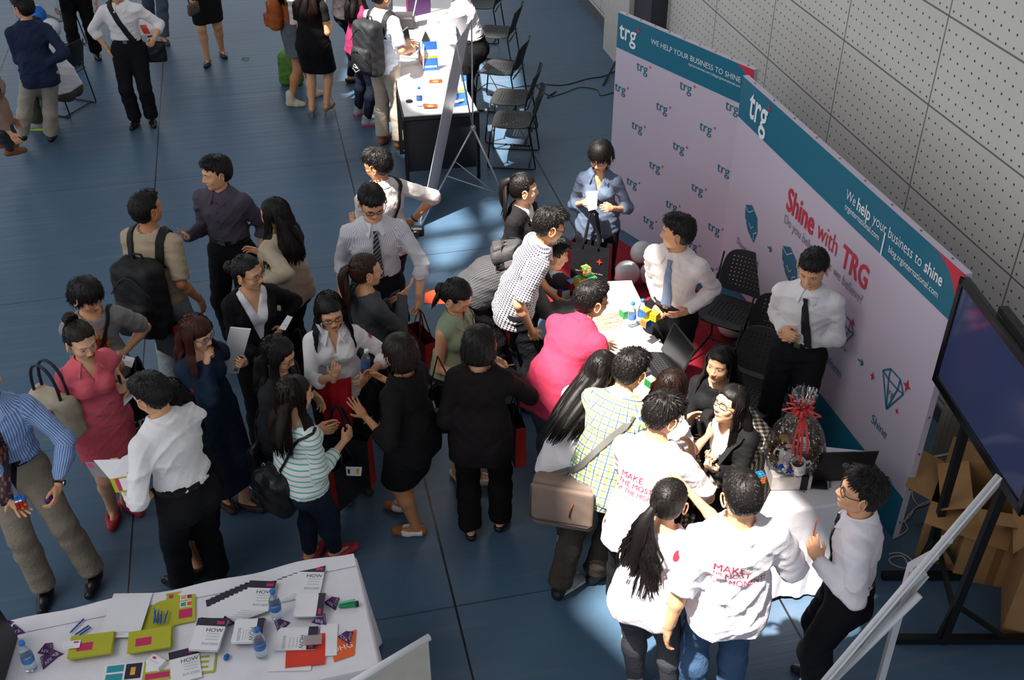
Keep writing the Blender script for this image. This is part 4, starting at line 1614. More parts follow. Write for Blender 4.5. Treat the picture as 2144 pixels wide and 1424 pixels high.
# ---- far left
person('navy', dict(px=(48, 16), yaw=-18, h=1.72, head=(-50, 8, 0), label='man in navy shirt and khaki trousers seen from behind, hand on hip', bottom=('trousers', 'a59a8c'),
    top=[('shirt', '1c2740', dict(hem=0.10))], r=px(92, 136, 1.02, 'grip', elbow=(1, -.4, 0)), l=dict(p=(0.10, .30, 1.0), hand='hold'), shoes='black', foot_r=('px', 110, 300), foot_l=('px', 48, 304), glasses='thin'))
person('seated_white', dict(px=(72, 62), yaw=-75, seat=0.50, lean=22, head=(0, 25, 0), label='person in white top seated on a black chair behind the man in navy shirt', bottom=('trousers', '4a4a3e'),
    top=[('tee', 'd3d3da')], shoes='sneaker', sole='b7d433', r=dict(p=(.1, .35, .75)), l=dict(p=(.1, .35, .75))))
person('black_legs', dict(root=(187, 128), yaw=165, label='person in black trousers and black shoes beside the blue balloons', bottom=('trousers', BLK), top=[('shirt', '2a2a30', dict(tuck=True))],
    shoes='dress', foot_r=('px', 166, 132), foot_l=('px', 204, 120)))
person('left_edge', dict(px=(-30, 120), yaw=70, h=1.6, sex='f', label='person in grey leggings and tan flats cut off by the left edge', bottom=('skinny', '4a4548'), top=[('knit', '8b6f62')], shoes='brown', foot_r=('px', 10, 330), foot_l=('px', 32, 345), hair='long'))
person('white_sash', dict(root=(302, 262), yaw=172, label='man in white shirt with black shoulder strap holding papers, hand in pocket', bottom=('trousers', '16161c'), top=[('shirt', 'e3dedf', dict(tuck=True, sleeve=1.35))],
    r=dict(p=(.215, .0, .90), hand='flat', elbow=(1, -.5, 0), dir=(-.3, .1, -1)), l=px(322, 82, 1.06, 'grip', elbow=(.6, -.5, -.5)), shoes='dress', foot_r=('px', 286, 262), foot_l=('px', 320, 258), buttons='cfcfcf', belt=1))
person('jeans_behind', dict(root=(345, 82), yaw=160, label='person in faded jeans and sandals behind the man with papers', bottom=('jeans', '4c5868'), top=[('tee', '55565c')], shoes='sandal', foot_l=('px', 345, 90), foot_r=('px', 318, 74)))
person('black_skirt', dict(root=(448, 125), yaw=165, sex='f', h=1.62, label='woman in black top and knee length black skirt holding a brown clutch', bottom=('skirt', '121216', 0.52, -0.01), top=[('blouse', '131317', dict(sleeve=0.6))],
    l=px(452, 12, .92, 'relax'), r=px(398, -2, .95, 'grip'), shoes='flat', foot_r=('px', 436, 134), foot_l=('px', 466, 116), hair='long'))
person('orange_pack', dict(root=(632, 208), yaw=75, sex='f', h=1.60, label='woman in white blouse, grey skirt and cream boots with an orange backpack', bottom=('skirt', '565a61', 0.60, 0.05), top=[('blouse', 'dcd8d6', dict(tuck=True))],
    r=dict(p=(.05, .22, 1.35), hand='relax'), l=dict(p=('c', .10, .30, -.2)), shoes='boot', foot_r=('px', 612, 222), foot_l=('px', 655, 203), hair='long', skin='c'))
person('black_dress', dict(root=(672, 240), yaw=8, sex='f', h=1.62, label='woman in short black dress with long hair seen from behind', bottom=('skirt', '101014', 0.50, 0.0), top=[('dress', '101014', dict(sleeve=.5))],
    r=dict(p=(.16, .20, 1.0), hand='grip'), l=dict(p=(.10, .28, 1.1)), shoes='taupe', heel=1, foot_l=('px', 655, 243), foot_r=('px', 686, 238), hair='long', hairc='darkbrown', hairlen=.34))
person('dark_far', dict(root=(738, 168), yaw=65, sex='f', h=1.6, label='woman in dark jeans and sunlit sandals with a black shoulder bag', bottom=('skinny', '15171f'), top=[('jacket', '3a3538')], shoes='sandal', hair='long',
    r=dict(p=(.05, .3, 1.1)), foot_r=('px', 735, 172), foot_l=('px', 750, 158)))
person('magenta', dict(root=(768, 255), yaw=60, sex='f', h=1.62, label='person in magenta hooded top, dark jeans and grey trainers', bottom=('skinny', '161b2b'), top=[('hoodie', '86264e')], shoes='sneaker', sole='c2305a',
    r=dict(p=(.05, .3, 1.15)), l=dict(p=(.05, .32, 1.15)), foot_r=('px', 770, 262), foot_l=('px', 752, 240), hair='long'))
person('grey_pack', dict(px=(800, -8), yaw=38, h=1.72, head=(15, 15, 0), label='man in pale grey shirt with big black backpack, reaching over the far table', bottom=('trousers', 'a3978a'), top=[('shirt', 'c3cbd8', dict(sleeve=.8, hem=.08))],
    r=px(862, 104, 1.02, 'hold', elbow=(.6, -.5, -.8)), l=dict(p=(.0, .34, 1.0)), shoes='brown', foot_l=('px', 802, 302), foot_r=('px', 838, 312), skin='a'))
person('far_staff', dict(root=(985, 262), yaw=-80, h=1.74, lean=22, head=(0, 25, 0), label='staff man in glossy white shirt leaning over the far table', bottom=('trousers', BLK), top=[('shirt', 'e6e0e6', dict(tuck=True, silk=1, rough=.45))],
    l=px(905, 52, .92, 'flat', palm=(-.3, 0, -1)), r=px(925, 34, .92, 'flat', palm=(-.3, 0, -1)), shoes='dress', belt=1))
# ---- left group
person('purple', dict(px=(452, 362), yaw=192, h=1.74, head=(42, 6, 0), label='man in dark plum shirt talking with one palm raised', bottom=('trousers', '121217'), top=[('shirt', '4a424e', dict(tuck=True))], buttons='2b2630', belt=1,
    r=px(392, 496, 1.14, 'open', dir=(-.35, .6, .6), palm=(-.6, -.1, .9), elbow=(.12, -.3, -1)), l=dict(p=(.24, -.02, .86), hand='relax'), shoes='dress', spiky=.8))
person('beige_pack', dict(px=(308, 437), yaw=15, h=1.73, head=(28, -4, 0), label='man in beige tee with crew cut and black backpack, back turned', bottom=('trousers', '8f9497'), top=[('tee', 'a8967f', dict(sleeve=.85))], skin='c',
    r=dict(p=(.27, .06, .86), hand='relax', dir=(0, .1, -1)), l=dict(p=(.12, .28, 1.05)), shoes='sneaker', spiky=.3))
person('beige_blazer', dict(px=(574, 448), yaw=-62, sex='f', h=1.62, head=(-12, 6, 0), label='woman in beige blazer with long black hair and black glasses', bottom=('trousers', BLK), top=[('blazer', 'b0a08a', dict(hem=.04))],
    l=px(560, 588, 1.08, 'hold', elbow=(.6, -.7, -.8)), r=dict(p=(.05, .26, 1.08)), hair='long', hairlen=.36, wave=.012, glasses='black', shoes='flat'))
person('bun_glasses', dict(px=(520, 572), yaw=150, sex='f', h=1.62, head=(-36, 4, 0), label='woman in black blazer and white blouse with glasses and low bun', bottom=('trousers', BLK),
    top=[('blouse', 'ddd9dd', dict(v=(.05, .13))), ('blazer', '0f0f13', dict(v=(.10, .36), hem=.02))], hair='bun', tailpos=(0, -.125, .0), glasses='thin',
    l=px(590, 684, 1.04, 'pinch', elbow=(.7, -.5, -.6)), r=dict(p=(.10, .28, 1.02)), shoes='flat'))
person('grey_tee', dict(px=(182, 618), yaw=146, h=1.62, w=.9, head=(-28, 26, 0), label='teenager in grey tee with orange print and bowl haircut reading a card', bottom=('jeans', '262831'), top=[('tee', '868584', dict(sleeve=.8))],
    hair='bowl', r=px(232, 768, 1.02, 'pinch', palm=(-.4, .2, .9)), l=px(260, 738, 1.02, 'pinch', elbow=(.8, -.4, -.5)), shoes='black'))
person('pink_dress', dict(px=(170, 715), yaw=140, sex='f', h=1.62, head=(-6, 14, 0), label='woman in coral pink polo dress reading a leaflet', bottom=('skirt', 'd95b68', 0.60, -0.01), top=[('polo', 'df6470', dict(gap=40, v=(.035, .11)))],
    hair='bun', tailpos=(0, -.09, .10), hairc='darkbrown', r=px(236, 818, 1.06, 'pinch', elbow=(.6, -.6, -.7)), l=px(258, 800, 1.06, 'pinch'), shoes='pink', foot_r=('px', 240, 1080), foot_l=('px', 268, 1062), toe_r=30, skin='b'))
person('brown_fringe', dict(px=(413, 697), yaw=128, sex='f', h=1.58, head=(-12, 14, 0), label='woman with chestnut fringe and purple glasses, hand at her chin', bottom=('skirt', '1d2a3c', 0.22, 0.0), top=[('knit', '1b2b40', dict(hem=.08, neck=.10))],
    hair='fringe', hairc='red', hairlen=.24, glasses='4a3a86', r=px(432, 762, 1.26, 'grip', dir=(-.2, .3, 1), elbow=(.6, .1, -1)), l=px(512, 760, 1.14, 'grip', elbow=(.7, -.2, -.8), dir=(-.7, .3, .5), palm=(0, -1, .2)), shoes='sandal', foot_r=('px', 470, 1052), foot_l=('px', 515, 1060), skin='b'))
person('white_back', dict(px=(318, 826), yaw=-52, h=1.74, w=1.06, lean=12, head=(-18, 26, 0), label='man in white shirt seen from behind reading a yellow magazine by the front table', bottom=('trousers', '15151a'), top=[('shirt', 'e2dfe1', dict(tuck=True, fold=.009))],
    l=px(268, 1022, 1.02, 'hold', elbow=(.5, -.9, -.4), palm=(-.2, 0, 1)), r=px(262, 975, 1.04, 'hold', palm=(-.2, 0, 1)), shoes='dress', foot_r=('px', 460, 1215), foot_l=('px', 385, 1235), spiky=.6, belt=1))
person('black_hidden', dict(px=(352, 838), yaw=215, sex='f', h=1.56, head=(0, 20, 0), label='woman in black with long hair hidden behind the man in white shirt', bottom=('skirt', '141419', 0.45, 0.0), top=[('knit', '15151a')], hair='long', hairlen=.28,
    r=px(318, 940, 1.0, 'flat', dir=(-.6, .8, 0)), l=dict(p=(.1, .34, 1.0)), shoes='sandal', foot_l=('px', 432, 1180)))
person('blue_stripe', dict(px=(-38, 800), yaw=160, h=1.74, head=(0, 25, 0), w=1.05, label='man in blue striped shirt and dark patterned tie at left edge, khaki trousers', bottom=('trousers', '8f8474'), top=[('shirt', m_bluestripe, dict(tuck=True, cbase='8fa6cf'))], tie=m_dots, tie_len=.46,
    r=px(34, 1056, 1.02, 'open', palm=(-.2, 0, 1), dir=(-.5, 1, .1)), l=px(122, 1018, .98, 'hold', elbow=(1, -.4, -.2)), watch='l', shoes='dress', foot_r=('px', 100, 1250), foot_l=('px', 205, 1222), toe_l=20, belt=1))
person('long_glasses', dict(px=(582, 742), yaw=105, sex='f', h=1.60, head=(-8, 22, 0), label='woman in charcoal hooded top with long straight hair and glasses beside the white blouse', bottom=('skinny', '15161c'), top=[('hoodie', '202327')],
    hair='long', hairlen=.26, glasses='thin', l=px(655, 822, 1.06, 'relax', dir=(0, .3, -1), elbow=(.5, -.4, -.8)), r=dict(p=(.08, .26, 1.0)), shoes='flat', foot_r=('px', 528, 948), foot_l=('px', 560, 940)))
person('striped', dict(px=(618, 826), yaw=42, sex='f', h=1.58, head=(22, 8, 0), label='woman in white and mint striped knit with long dark hair, back turned', bottom=('skinny', '1a2233'), top=[('knit', m_stripe_green, dict(sleeve=1.6, neck=.095))],
    hair='long', hairc='darkbrown', hairlen=.36, r=dict(p=(.10, .26, 1.02), hand='hold'), l=dict(p=(.12, .24, 1.0)), shoes='pink', foot_l=('px', 650, 1172), foot_r=('px', 705, 1168)))
person('white_blouse', dict(px=(692, 652), yaw=165, sex='f', h=1.60, head=(-4, 14, 6), label='woman in white blouse and black glasses with two fingers at her lips', bottom=('skirt', '17171c', 0.5, 0.0), top=[('shirt', 'dedadb', dict(sleeve=1.35, hem=.06, gap=28, v=(.03, .12)))],
    hair='long', hairlen=.26, glasses='black', r=px(700, 788, 1.20, 'point', dir=(0, .1, 1), elbow=(.5, .2, -1), palm=(0, -1, 0)), l=px(768, 790, 1.05, 'grip', elbow=(.9, -.3, -.5)), shoes='sandal', foot_l=('px', 758, 1010), foot_r=('px', 735, 1030), skin='a'))
person('black_bob', dict(px=(836, 738), yaw=-62, sex='f', h=1.62, head=(6, 12, 0), label='woman in black suit jacket and skirt with white and tan oxfords, palm held out', bottom=('skirt', '0d0d0f', 0.50, 0.0), top=[('blazer', '0e0d0f', dict(sleeve=1.35, hem=.10))],
    hair='bob', hairc='darkbrown', l=px(764, 872, 1.10, 'open', dir=(0, .7, .8), palm=(0, .3, 1), elbow=(.4, -.9, -.4)), r=px(800, 792, 1.08, 'hold'), shoes='oxford', foot_l=('px', 872, 1118), foot_r=('px', 852, 1070), toe_l=-25, toe_r=-15, skin='c'))
person('grey_tail', dict(px=(768, 567), yaw=52, sex='f', h=1.58, head=(18, 2, 0), label='woman in dark grey long-sleeved top with auburn ponytail, hand raised', bottom=('skinny', '1a1a1f'), top=[('knit', '46474a', dict(inf=.004))],
    hair='tail', hairc='brown', hairlen=.30, wave=.01, tailpos=(0, -.112, .05), r=px(842, 618, 1.20, 'flat', dir=(.5, .7, .6), palm=(-.5, -.2, .8), elbow=(.5, -.2, -1)), l=px(815, 632, 1.10, 'hold'), shoes='flat', skin='a'))
person('pin_tie', dict(px=(779, 424), yaw=168, h=1.78, w=1.05, head=(-8, 30, 0), label='tall man in pinstriped white shirt and striped tie looking down', bottom=('trousers', '17171c'), top=[('shirt', m_pinstripe, dict(tuck=True, cbase='d6d4da'))], tie=m_diag, tie_len=.46, glasses='black',
    l=px(876, 628, .92, 'grip', elbow=(.9, -.4, -.2), dir=(0, 0, -1)), r=dict(p=(.28, .05, .90)), shoes='dress', spiky=.4))
person('white_behind', dict(px=(790, 345), yaw=-40, h=1.70, head=(-32, 18, 0), label='man in white shirt with black shoulder strap and glasses, elbow out, behind the tall man', bottom=('trousers', '1b1b21'), top=[('shirt', 'dad2d0', dict(sleeve=1.1, hem=.05))], glasses='black',
    r=px(864, 462, 1.02, 'grip', elbow=(1, -.5, .1)), l=dict(p=(.1, .3, 1.0)), watch='r', shoes='black', spiky=1.1, skin='d'))
person('green_top', dict(px=(957, 622), yaw=125, sex='f', h=1.58, head=(-6, 34, 0), label='woman in sleeveless sage green blouse looking down', bottom=('skirt', '17181c', 0.5, 0.0), top=[('blouse', '87967a', dict(sleeve=0, hem=.08, collar=1))],
    hair='tail', hairlen=.12, tailpos=(0, -.11, -.01), r=dict(p=(.14, .24, .98)), l=dict(p=(.1, .28, 1.0)), shoes='cream', foot_r=('px', 958, 1002), foot_l=('px', 1000, 1016), skin='a'))
person('dark_suit', dict(px=(1004, 722), yaw=4, sex='f', h=1.68, head=(4, 16, 0), label='woman in dark brown trouser suit standing with her back to the camera', bottom=('trousers', '0f0b0c'), top=[('blazer', '120c0e', dict(hem=.13))],
    hair='bob', hairlen=.16, r=px(1062, 782, 1.12, 'pinch', elbow=(.8, -.4, -.5)), l=dict(p=(.20, .18, .95)), shoes='flat', foot_l=('px', 985, 1122), foot_r=('px', 1048, 1104)))
# ---- round the middle table
person('bent_black', dict(px=(1160, 532), yaw=88, lean=74, h=1.68, head=(0, 15, 0), label='person in black mesh jacket bent far over the middle table', bottom=('trousers', '17171a'), top=[('jacket', m_mesh, dict(hem=.02))],
    r=dict(p=(.12, .55, .80)), l=dict(p=(.12, .60, .80)), shoes='black', hair='short'))
person('gingham', dict(px=(1152, 472), yaw=84, h=1.74, lean=24, head=(-4, 20, 0), label='man in black and white gingham shirt and glasses looking down at the table', bottom=('trousers', '15151a'), top=[('shirt', m_gingham, dict(sleeve=.85, hem=.10, cbase='c9c6ce', gap=26))], glasses='black',
    r=px(1112, 690, .86, 'relax', elbow=(.5, -.9, -.3)), l=dict(p=(.16, .25, .84)), shoes='black', spiky=1.15, skin='d'))
person('pony_blazer', dict(px=(1098, 396), yaw=112, sex='f', h=1.60, head=(-26, 4, 0), face='fs', label='smiling woman in black blazer and white top with long ponytail', bottom=('trousers', '141418'),
    top=[('blouse', 'dfdbdc', {}), ('blazer', '1a191c', dict(v=(.07, .30)))], hair='tail', hairlen=.30, tailpos=(0, -.105, .075), r=dict(p=(.1, .25, 1.05)), l=dict(p=(.12, .22, 1.0)), shoes='flat', skin='b'))
person('denim', dict(px=(1257, 327), yaw=190, sex='f', h=1.62, w=.92, armw=.85, head=(12, 22, 0), label='short-haired woman in blue chambray shirt and glasses fiddling with a pen', bottom=('skinny', '14151b'), top=[('shirt', '5d6a80', dict(sleeve=1.35, hem=.12, gap=34, v=(.04, .13)))],
    hair='bowl', glasses='black', r=px(1222, 424, 1.14, 'pinch', elbow=(.4, -.5, -.9)), l=px(1282, 436, 1.12, 'pinch', elbow=(.5, -.5, -.8)), shoes='sneaker', skin='a', buttons='8a93a3'))
person('red_polo', dict(px=(1240, 628), yaw=42, lean=44, h=1.73, head=(28, 8, 0), label='man in crimson polo shirt leaning over the middle table to look at a puzzle cube', bottom=('trousers', '5a5b61'), top=[('polo', 'ad3450', dict(hem=.08, sleeve=.75, gap=26))], glasses='black',
    r=px(1222, 800, .84, 'flat', elbow=(.8, -.5, -.3), palm=(0, 0, -1)), l=dict(p=(.1, .62, .84), hand='flat'), shoes='black', skin='a', spiky=.8))
person('blue_tie', dict(px=(1418, 486), yaw=212, h=1.74, head=(68, 4, 0), label='man in white shirt and blue tie turning away, showing puzzle cubes', bottom=('trousers', '141418'), top=[('shirt', 'ded4d2', dict(tuck=True, gap=26))], tie=m_grid, tie_len=.50,
    r=px(1378, 640, 1.0, 'hold', elbow=(.1, -.4, -1), palm=(-.2, .2, 1)), l=px(1440, 652, 1.04, 'flat', elbow=(.15, -.4, -1), dir=(-.6, .7, .1), palm=(-.8, -.3, .3)), shoes='dress', spiky=.6, belt=1))
person('smiling', dict(px=(1702, 562), yaw=206, h=1.74, head=(4, 24, 0), face='ms', label='smiling man in white shirt and black tie rubbing his hands by the backdrop', bottom=('trousers', '17181d'), top=[('shirt', 'dbd8da', dict(tuck=True))], tie='1c1e28', tie_len=.5, tie_x=-.08,
    r=px(1640, 690, 1.14, 'hold', elbow=(.15, -.5, -1), dir=(-.7, .6, .1)), l=px(1672, 706, 1.10, 'hold', elbow=(.9, -.5, -.4), dir=(-.8, .6, .2)), watch='l', shoes='dress', spiky=.5, belt=1))
person('seated_up', dict(px=(1508, 762), yaw=208, sex='f', seat=.48, lean=2, head=(8, -2, 0), label='woman in black with centre parting seated behind the table, lips parted', bottom=('trousers', '131317'), top=[('knit', '151519', dict(neck=.07))],
    hair='long', hairlen=.30, r=dict(p=(.08, .36, .76)), l=dict(p=(.08, .36, .76)), shoes='flat', skin='b'))
person('laughing', dict(px=(1528, 846), yaw=222, sex='f', seat=.54, lean=6, head=(20, -16, 8), face='fs', label='laughing woman in black blazer and white ruffled blouse with glasses, seated', bottom=('skirt', '141418', 0.4, 0.0),
    top=[('blouse', 'dcd6d2', dict(v=(.03, .10))), ('blazer', '19181a', dict(v=(.09, .32)))], hair='long', hairlen=.24, glasses='black', r=px(1488, 962, .86, 'hold', palm=(-.3, .2, .9)), l=px(1498, 985, .84, 'hold', palm=(-.3, .2, .9)), shoes='flat', skin='b'))
# ---- students in white tees at the front
person('hair_sweep', dict(px=(1262, 775), yaw=38, sex='f', h=1.60, lean=38, head=(10, 20, 0), label='woman in white tee bending forward with long straight hair falling across her back', bottom=('skinny', '33343b'), top=[('tee', 'd8d2d6', dict(hem=.05))],
    hair='long', hairlen=.46, hairdir=(-.1, -.75, -.5), r=dict(p=(.1, .6, .85)), l=dict(p=(.12, .55, .85)), shoes='sneaker', foot_r=('px', 1180, 1235)))
person('plaid', dict(px=(1320, 775), yaw=34, h=1.73, lean=30, head=(14, 30, 0), label='man in green and blue plaid shirt with messenger bag, leaning forward', bottom=('trousers', '3a3430'), top=[('shirt', m_plaid, dict(sleeve=.85, hem=.12, cbase='dfe2dc'))],
    r=dict(p=(.1, .55, .95)), l=dict(p=(.20, .42, .98)), shoes='black', spiky=.9, foot_r=('px', 1245, 1215), foot_l=('px', 1170, 1245)))
person('tee_glasses', dict(px=(1388, 868), yaw=28, h=1.74, lean=24, head=(34, 26, 0), label='man in white printed tee and black glasses leaning in, hand raised', bottom=('trousers', '16171b'), top=[('tee', 'd9d3d9', dict(hem=.09, sleeve=.8))], glasses='black',
    r=px(1448, 962, 1.14, 'hold', dir=(0, .1, 1), elbow=(.7, -.3, -.8)), l=dict(p=(.15, .45, 1.0)), shoes='sneaker', sole='b7d433', spiky=1.1, foot_l=('px', 1292, 1262), foot_r=('px', 1325, 1330)))
person('tee_back_girl', dict(px=(1408, 812), yaw=50, sex='f', h=1.52, lean=14, head=(0, 12, 0), label='woman in white printed tee half hidden between the man with raised hand and laughing woman', bottom=('skinny', '1d1e24'), top=[('tee', 'dbd5db', dict(sleeve=.8))],
    hair='long', hairlen=.2, hairc='darkbrown', r=dict(p=(.1, .35, .95)), l=dict(p=(.1, .35, .95)), shoes='sneaker'))
person('wavy', dict(px=(1403, 1048), yaw=22, sex='f', h=1.60, lean=12, side=6, head=(14, 10, 0), label='woman in white tee and grey jeans with long wavy dark ponytail', bottom=('skinny', '45454b'), top=[('tee', 'cfc8cf', dict(hem=.07, sleeve=.7))],
    hair='tail', hairlen=.50, wave=.022, tailpos=(-.03, -.112, .0), r=dict(p=(.10, .30, 1.36), hand='open', elbow=(.9, 0, -.6)), l=dict(p=(.10, .30, 1.0)), shoes='sneaker', foot_l=('px', 1328, 1440), foot_r=('px', 1400, 1465)))
person('jeans_tee', dict(px=(1553, 1040), yaw=-6, h=1.76, w=1.14, head=(-4, 30, 0), label='man in white slogan tee and blue jeans, nearest of the group, back turned', bottom=('jeans', '3f5878'), top=[('tee', 'dcd6dc', dict(hem=.11, sleeve=.95, neck=.078, fold=.007, inf=.006))],
    l=px(1394, 1330, .80, 'relax', elbow=(.7, -.7, -.2), dir=(0, 0, -1)), r=dict(p=(.16, .20, 1.16), elbow=(1, -.9, -.9), hand='hold'), shoes='sneaker', spiky=.35, skin='a'))
person('laughing_man', dict(px=(1802, 1030), yaw=-72, h=1.72, lean=4, head=(-8, -6, 0), face='ms', label='laughing man in white shirt, dark tie and glasses holding up a pencil', bottom=('trousers', '14141a'), top=[('shirt', 'dcd7de', dict(tuck=True, fold=.006))], tie='1d2029',
    glasses='black', l=px(1712, 1172, 1.16, 'pinch', dir=(0, .2, 1), elbow=(.3, -.5, -1)), r=px(1765, 1125, 1.14, 'grip', elbow=(.8, -.2, -.8)), shoes='dress', spiky=1.0, skin='a', belt=1))
for k_, x_, z_, rows in (
  ('jeans_tee', -.02, -.17, [('MAKE', .058, -.125, 0), ('THE', .026, -.125, -.036), ('MOST', .050, -.070, -.044), ('OF THE', .028, -.145, -.080), ('MOMENT!', .044, -.040, -.090)]),
  ('tee_glasses', 0, -.20, [('MAKE', .052, -.125, 0), ('THE MOST', .044, -.135, -.045), ('OF THE MOMENT!', .037, -.14, -.088), ('CAREER WITH US', .015, -.10, -.122)]),
  ('tee_back_girl', 0, -.24, [('MOMENT!', .058, -.12, 0)]),
  ('wavy', 0, -.18, [('MAKE', .060, -.15, 0), ('THE MOST', .046, -.16, -.052)]),
  ('hair_sweep', 0, -.20, [('MOMENT!', .05, -.12, 0), ('CAREER WITH US', .018, -.10, -.04)])):
 shirt_print(PEOPLE[k_], '', 0, x_, z_, 'a8203f', rows=rows, tilt=-.06)
# ================================================================== printed backdrop panels
m_white_board = mat('printed_vinyl_white', 'bdb2c2', 0.45, var=0.02, vscale=1.5, bump=0.05, bscale=3)
m_teal = mat('printed_teal', '16667f', 0.45, var=0.03, vscale=2)
m_red = mat('printed_red', 'c22b3f', 0.45, var=0)
m_lettersw = mat('printed_white', 'dfe4e8', 0.5, var=0)
m_lettersg = mat('printed_grey', '77747c', 0.5, var=0)
m_edge = mat('panel_edge_white', 'd9d3d6', 0.5)
class Panel:
 """a flat stand between four corners; u to the right, v up, as seen from the front"""
 def __init__(s, bl, br, tr, tl):
  s.c = [Vector(p) for p in (bl, br, tr, tl)]
  s.n = (s.c[1] - s.c[0]).cross(s.c[3] - s.c[0]).normalized()
 def p(s, u, v, off=0.0):
  a = s.c[0].lerp(s.c[1], u)
  b_ = s.c[3].lerp(s.c[2], u)
  return a.lerp(b_, v) + s.n * off
 def uv(s, x, y):
  u, v = 0.5, 0.5
  r = ray(x, y)
  o = Vector((0, 0, CAM_H))
  for _ in range(12):
   q = s.p(u, v)
   t = (s.c[0] - o).dot(s.n) / r.dot(s.n)
   h = o + r * t
   du = (s.p(u + .01, v) - q) / .01
   dv = (s.p(u, v + .01) - q) / .01
   e = h - q
   a11, a12, a22 = du.dot(du), du.dot(dv), dv.dot(dv)
   b1, b2 = e.dot(du), e.dot(dv)
   D = a11 * a22 - a12 * a12
   u += (a22 * b1 - a12 * b2) / D
   v += (a11 * b2 - a12 * b1) / D
  return u, v
 def W(s):
  return (s.c[1] - s.c[0]).length
 def Hh(s):
  return (s.c[3] - s.c[0]).length
def panel_text(g, pn, body, p0, p1, hk=1.0, bold=0.0, off=0.006, mi=0):
 """one line of lettering whose mid-line runs from pixel p0 to p1 on the panel"""
 tg = text_geo(body, 1.0, bold, 'LEFT')
 V = tg.arrays()
 x0, x1 = V[:, 0].min(), V[:, 0].max()
 u0, v0 = pn.uv(*p0)
 u1, v1 = pn.uv(*p1)
 k = (u1 - u0) * pn.W() / (x1 - x0)
 zc = 0.25 if any(c in body for c in 'bdfhklt') or body.isupper() else 0.2
 pts = []
 v01 = (v0 + v1) / 2
 for x, y, _ in V:
  t = (x - x0) / (x1 - x0)
  pts.append(tuple(pn.p(u0 + (u1 - u0) * t, v0 + (v1 - v0) * t * 0.0 + (v01 - v0) + (y) * k * hk / pn.Hh(), off)))
 g.add(pts, [q for q, _ in tg.F], mi)
def panel_poly(g, pn, pts, off=0.006, mi=0, uvs=True):
 q = pts if uvs else [pn.uv(*p) for p in pts]
 g.add([tuple(pn.p(u, v, off)) for u, v in q], [tuple(range(len(q)))], mi)
def panel_line(g, pn, a, b_, w, off=0.006, mi=0):
 A, B = pn.p(*a, off), pn.p(*b_, off)
 d = (B - A).normalized().cross(pn.n) * w / 2
 g.add([tuple(A - d), tuple(A + d), tuple(B + d), tuple(B - d)], [(0, 1, 2, 3)], mi)
def star4(g, pn, c, r, mi=0):
 u, v = c
 q = []
 for i in range(8):
  a = PI / 4 * i + PI / 2
  rr = r if i % 2 == 0 else r * 0.33
  kx = 0.8
  q.append((u + rr * kx * math.cos(a) / pn.W(), v + rr * math.sin(a) / pn.Hh()))
 panel_poly(g, pn, q, 0.0065, mi)
def make_panel(name, pn, label, header_px, foot_px, corner_px):
 t = thing(name, label, 'backdrop panel', pn.p(0.5, 0))
 inv = Matrix.Translation(-t.location)
 def part(nm, g, ms):
  o = g.build(nm, ms, t)
  o.matrix_local = inv
  return o
 g = Geo()
 th = 0.045
 c = [pn.p(0, 0), pn.p(1, 0), pn.p(1, 1), pn.p(0, 1)]
 V = [tuple(p) for p in c] + [tuple(p - pn.n * th) for p in c]
 g.add(V, [(0, 1, 2, 3), (7, 6, 5, 4), (0, 4, 5, 1), (1, 5, 6, 2), (2, 6, 7, 3), (3, 7, 4, 0)])
 part('board', g, m_white_board)
 g = Geo()
 vh = pn.uv(*header_px)[1]
 panel_poly(g, pn, [(0.0, vh), (1, vh), (1, .998), (0.0, .998)], 0.002)
 if foot_px:
  vf = pn.uv(*foot_px)[1]
  panel_poly(g, pn, [(0, 0.002), (1, 0.002), (1, vf), (0, vf)], 0.002)
 part('header_band', g, m_teal)
 g = Geo()
 u0, v1 = pn.uv(*corner_px)
 pts = [(1, .998), (u0, .998)] + [(u0 + (1 - u0) * math.sin(a), .998 - (1 - vh) * (1 - math.cos(a)) * 0.9) for a in [PI / 2 * i / 8 for i in range(1, 9)]]
 panel_poly(g, pn, pts, 0.004)
 part('corner_flash', g, m_red)
 g = Geo()
 for i in range(9):
  p = pn.p((i + .5) / 9, 1)
  g.box(p - pn.n * th * .5 + Vector((0, 0, .003)), (0.012, 0.012, 0.006))
 for i in range(7):
  for u in ((1,) if 'right' in label or foot_px else (0,)):
   p = pn.p(u, (i + .5) / 7)
   d_ = (pn.c[1] - pn.c[0]).normalized()
   g.box(p - pn.n * th * .5 + d_ * (.003 if u else -.003), (0.01, 0.01, 0.012))
 part('fixing_staples', g, mat('staple_metal', '8d8a80', 0.35, metal=0.8))
 return t, part
Z1, Z2 = 2.08, 2.08
def flat(bl, br, tr, tl):
 n = (br - bl).cross(tl - bl).normalized()
 tr = tr - n * (tr - bl).dot(n)
 return Panel(bl, br, tr, tl)
def upright(a, b, z):
 p, q = at(*a, z), at(*b, z)
 return Panel(Vector((p.x, p.y, 0)), Vector((q.x, q.y, 0)), q, p)
P1 = upright((1295, 25), (1580, 146), Z1)
P2 = upright((1556, 158), (2022, 574), Z2)
t1, part1 = make_panel('backdrop_panel', P1, 'left printed backdrop panel repeating a small teal logo in rows, behind the woman in chambray', (1288, 97), None, (1540, 124))
g = Geo()
panel_text(g, P1, 'trg', (1298, 62), (1333, 78), 1.15, 0.012)
panel_text(g, P1, 'WE HELP YOUR BUSINESS TO SHINE', (1364, 88), (1552, 166), 1.0, -0.004)
panel_text(g, P1, 'trginternational.com | blog.trginternational.com', (1442, 134), (1551, 180), 1.0)
part1('header_lettering', g, m_lettersw)
g = Geo()
gs = Geo()
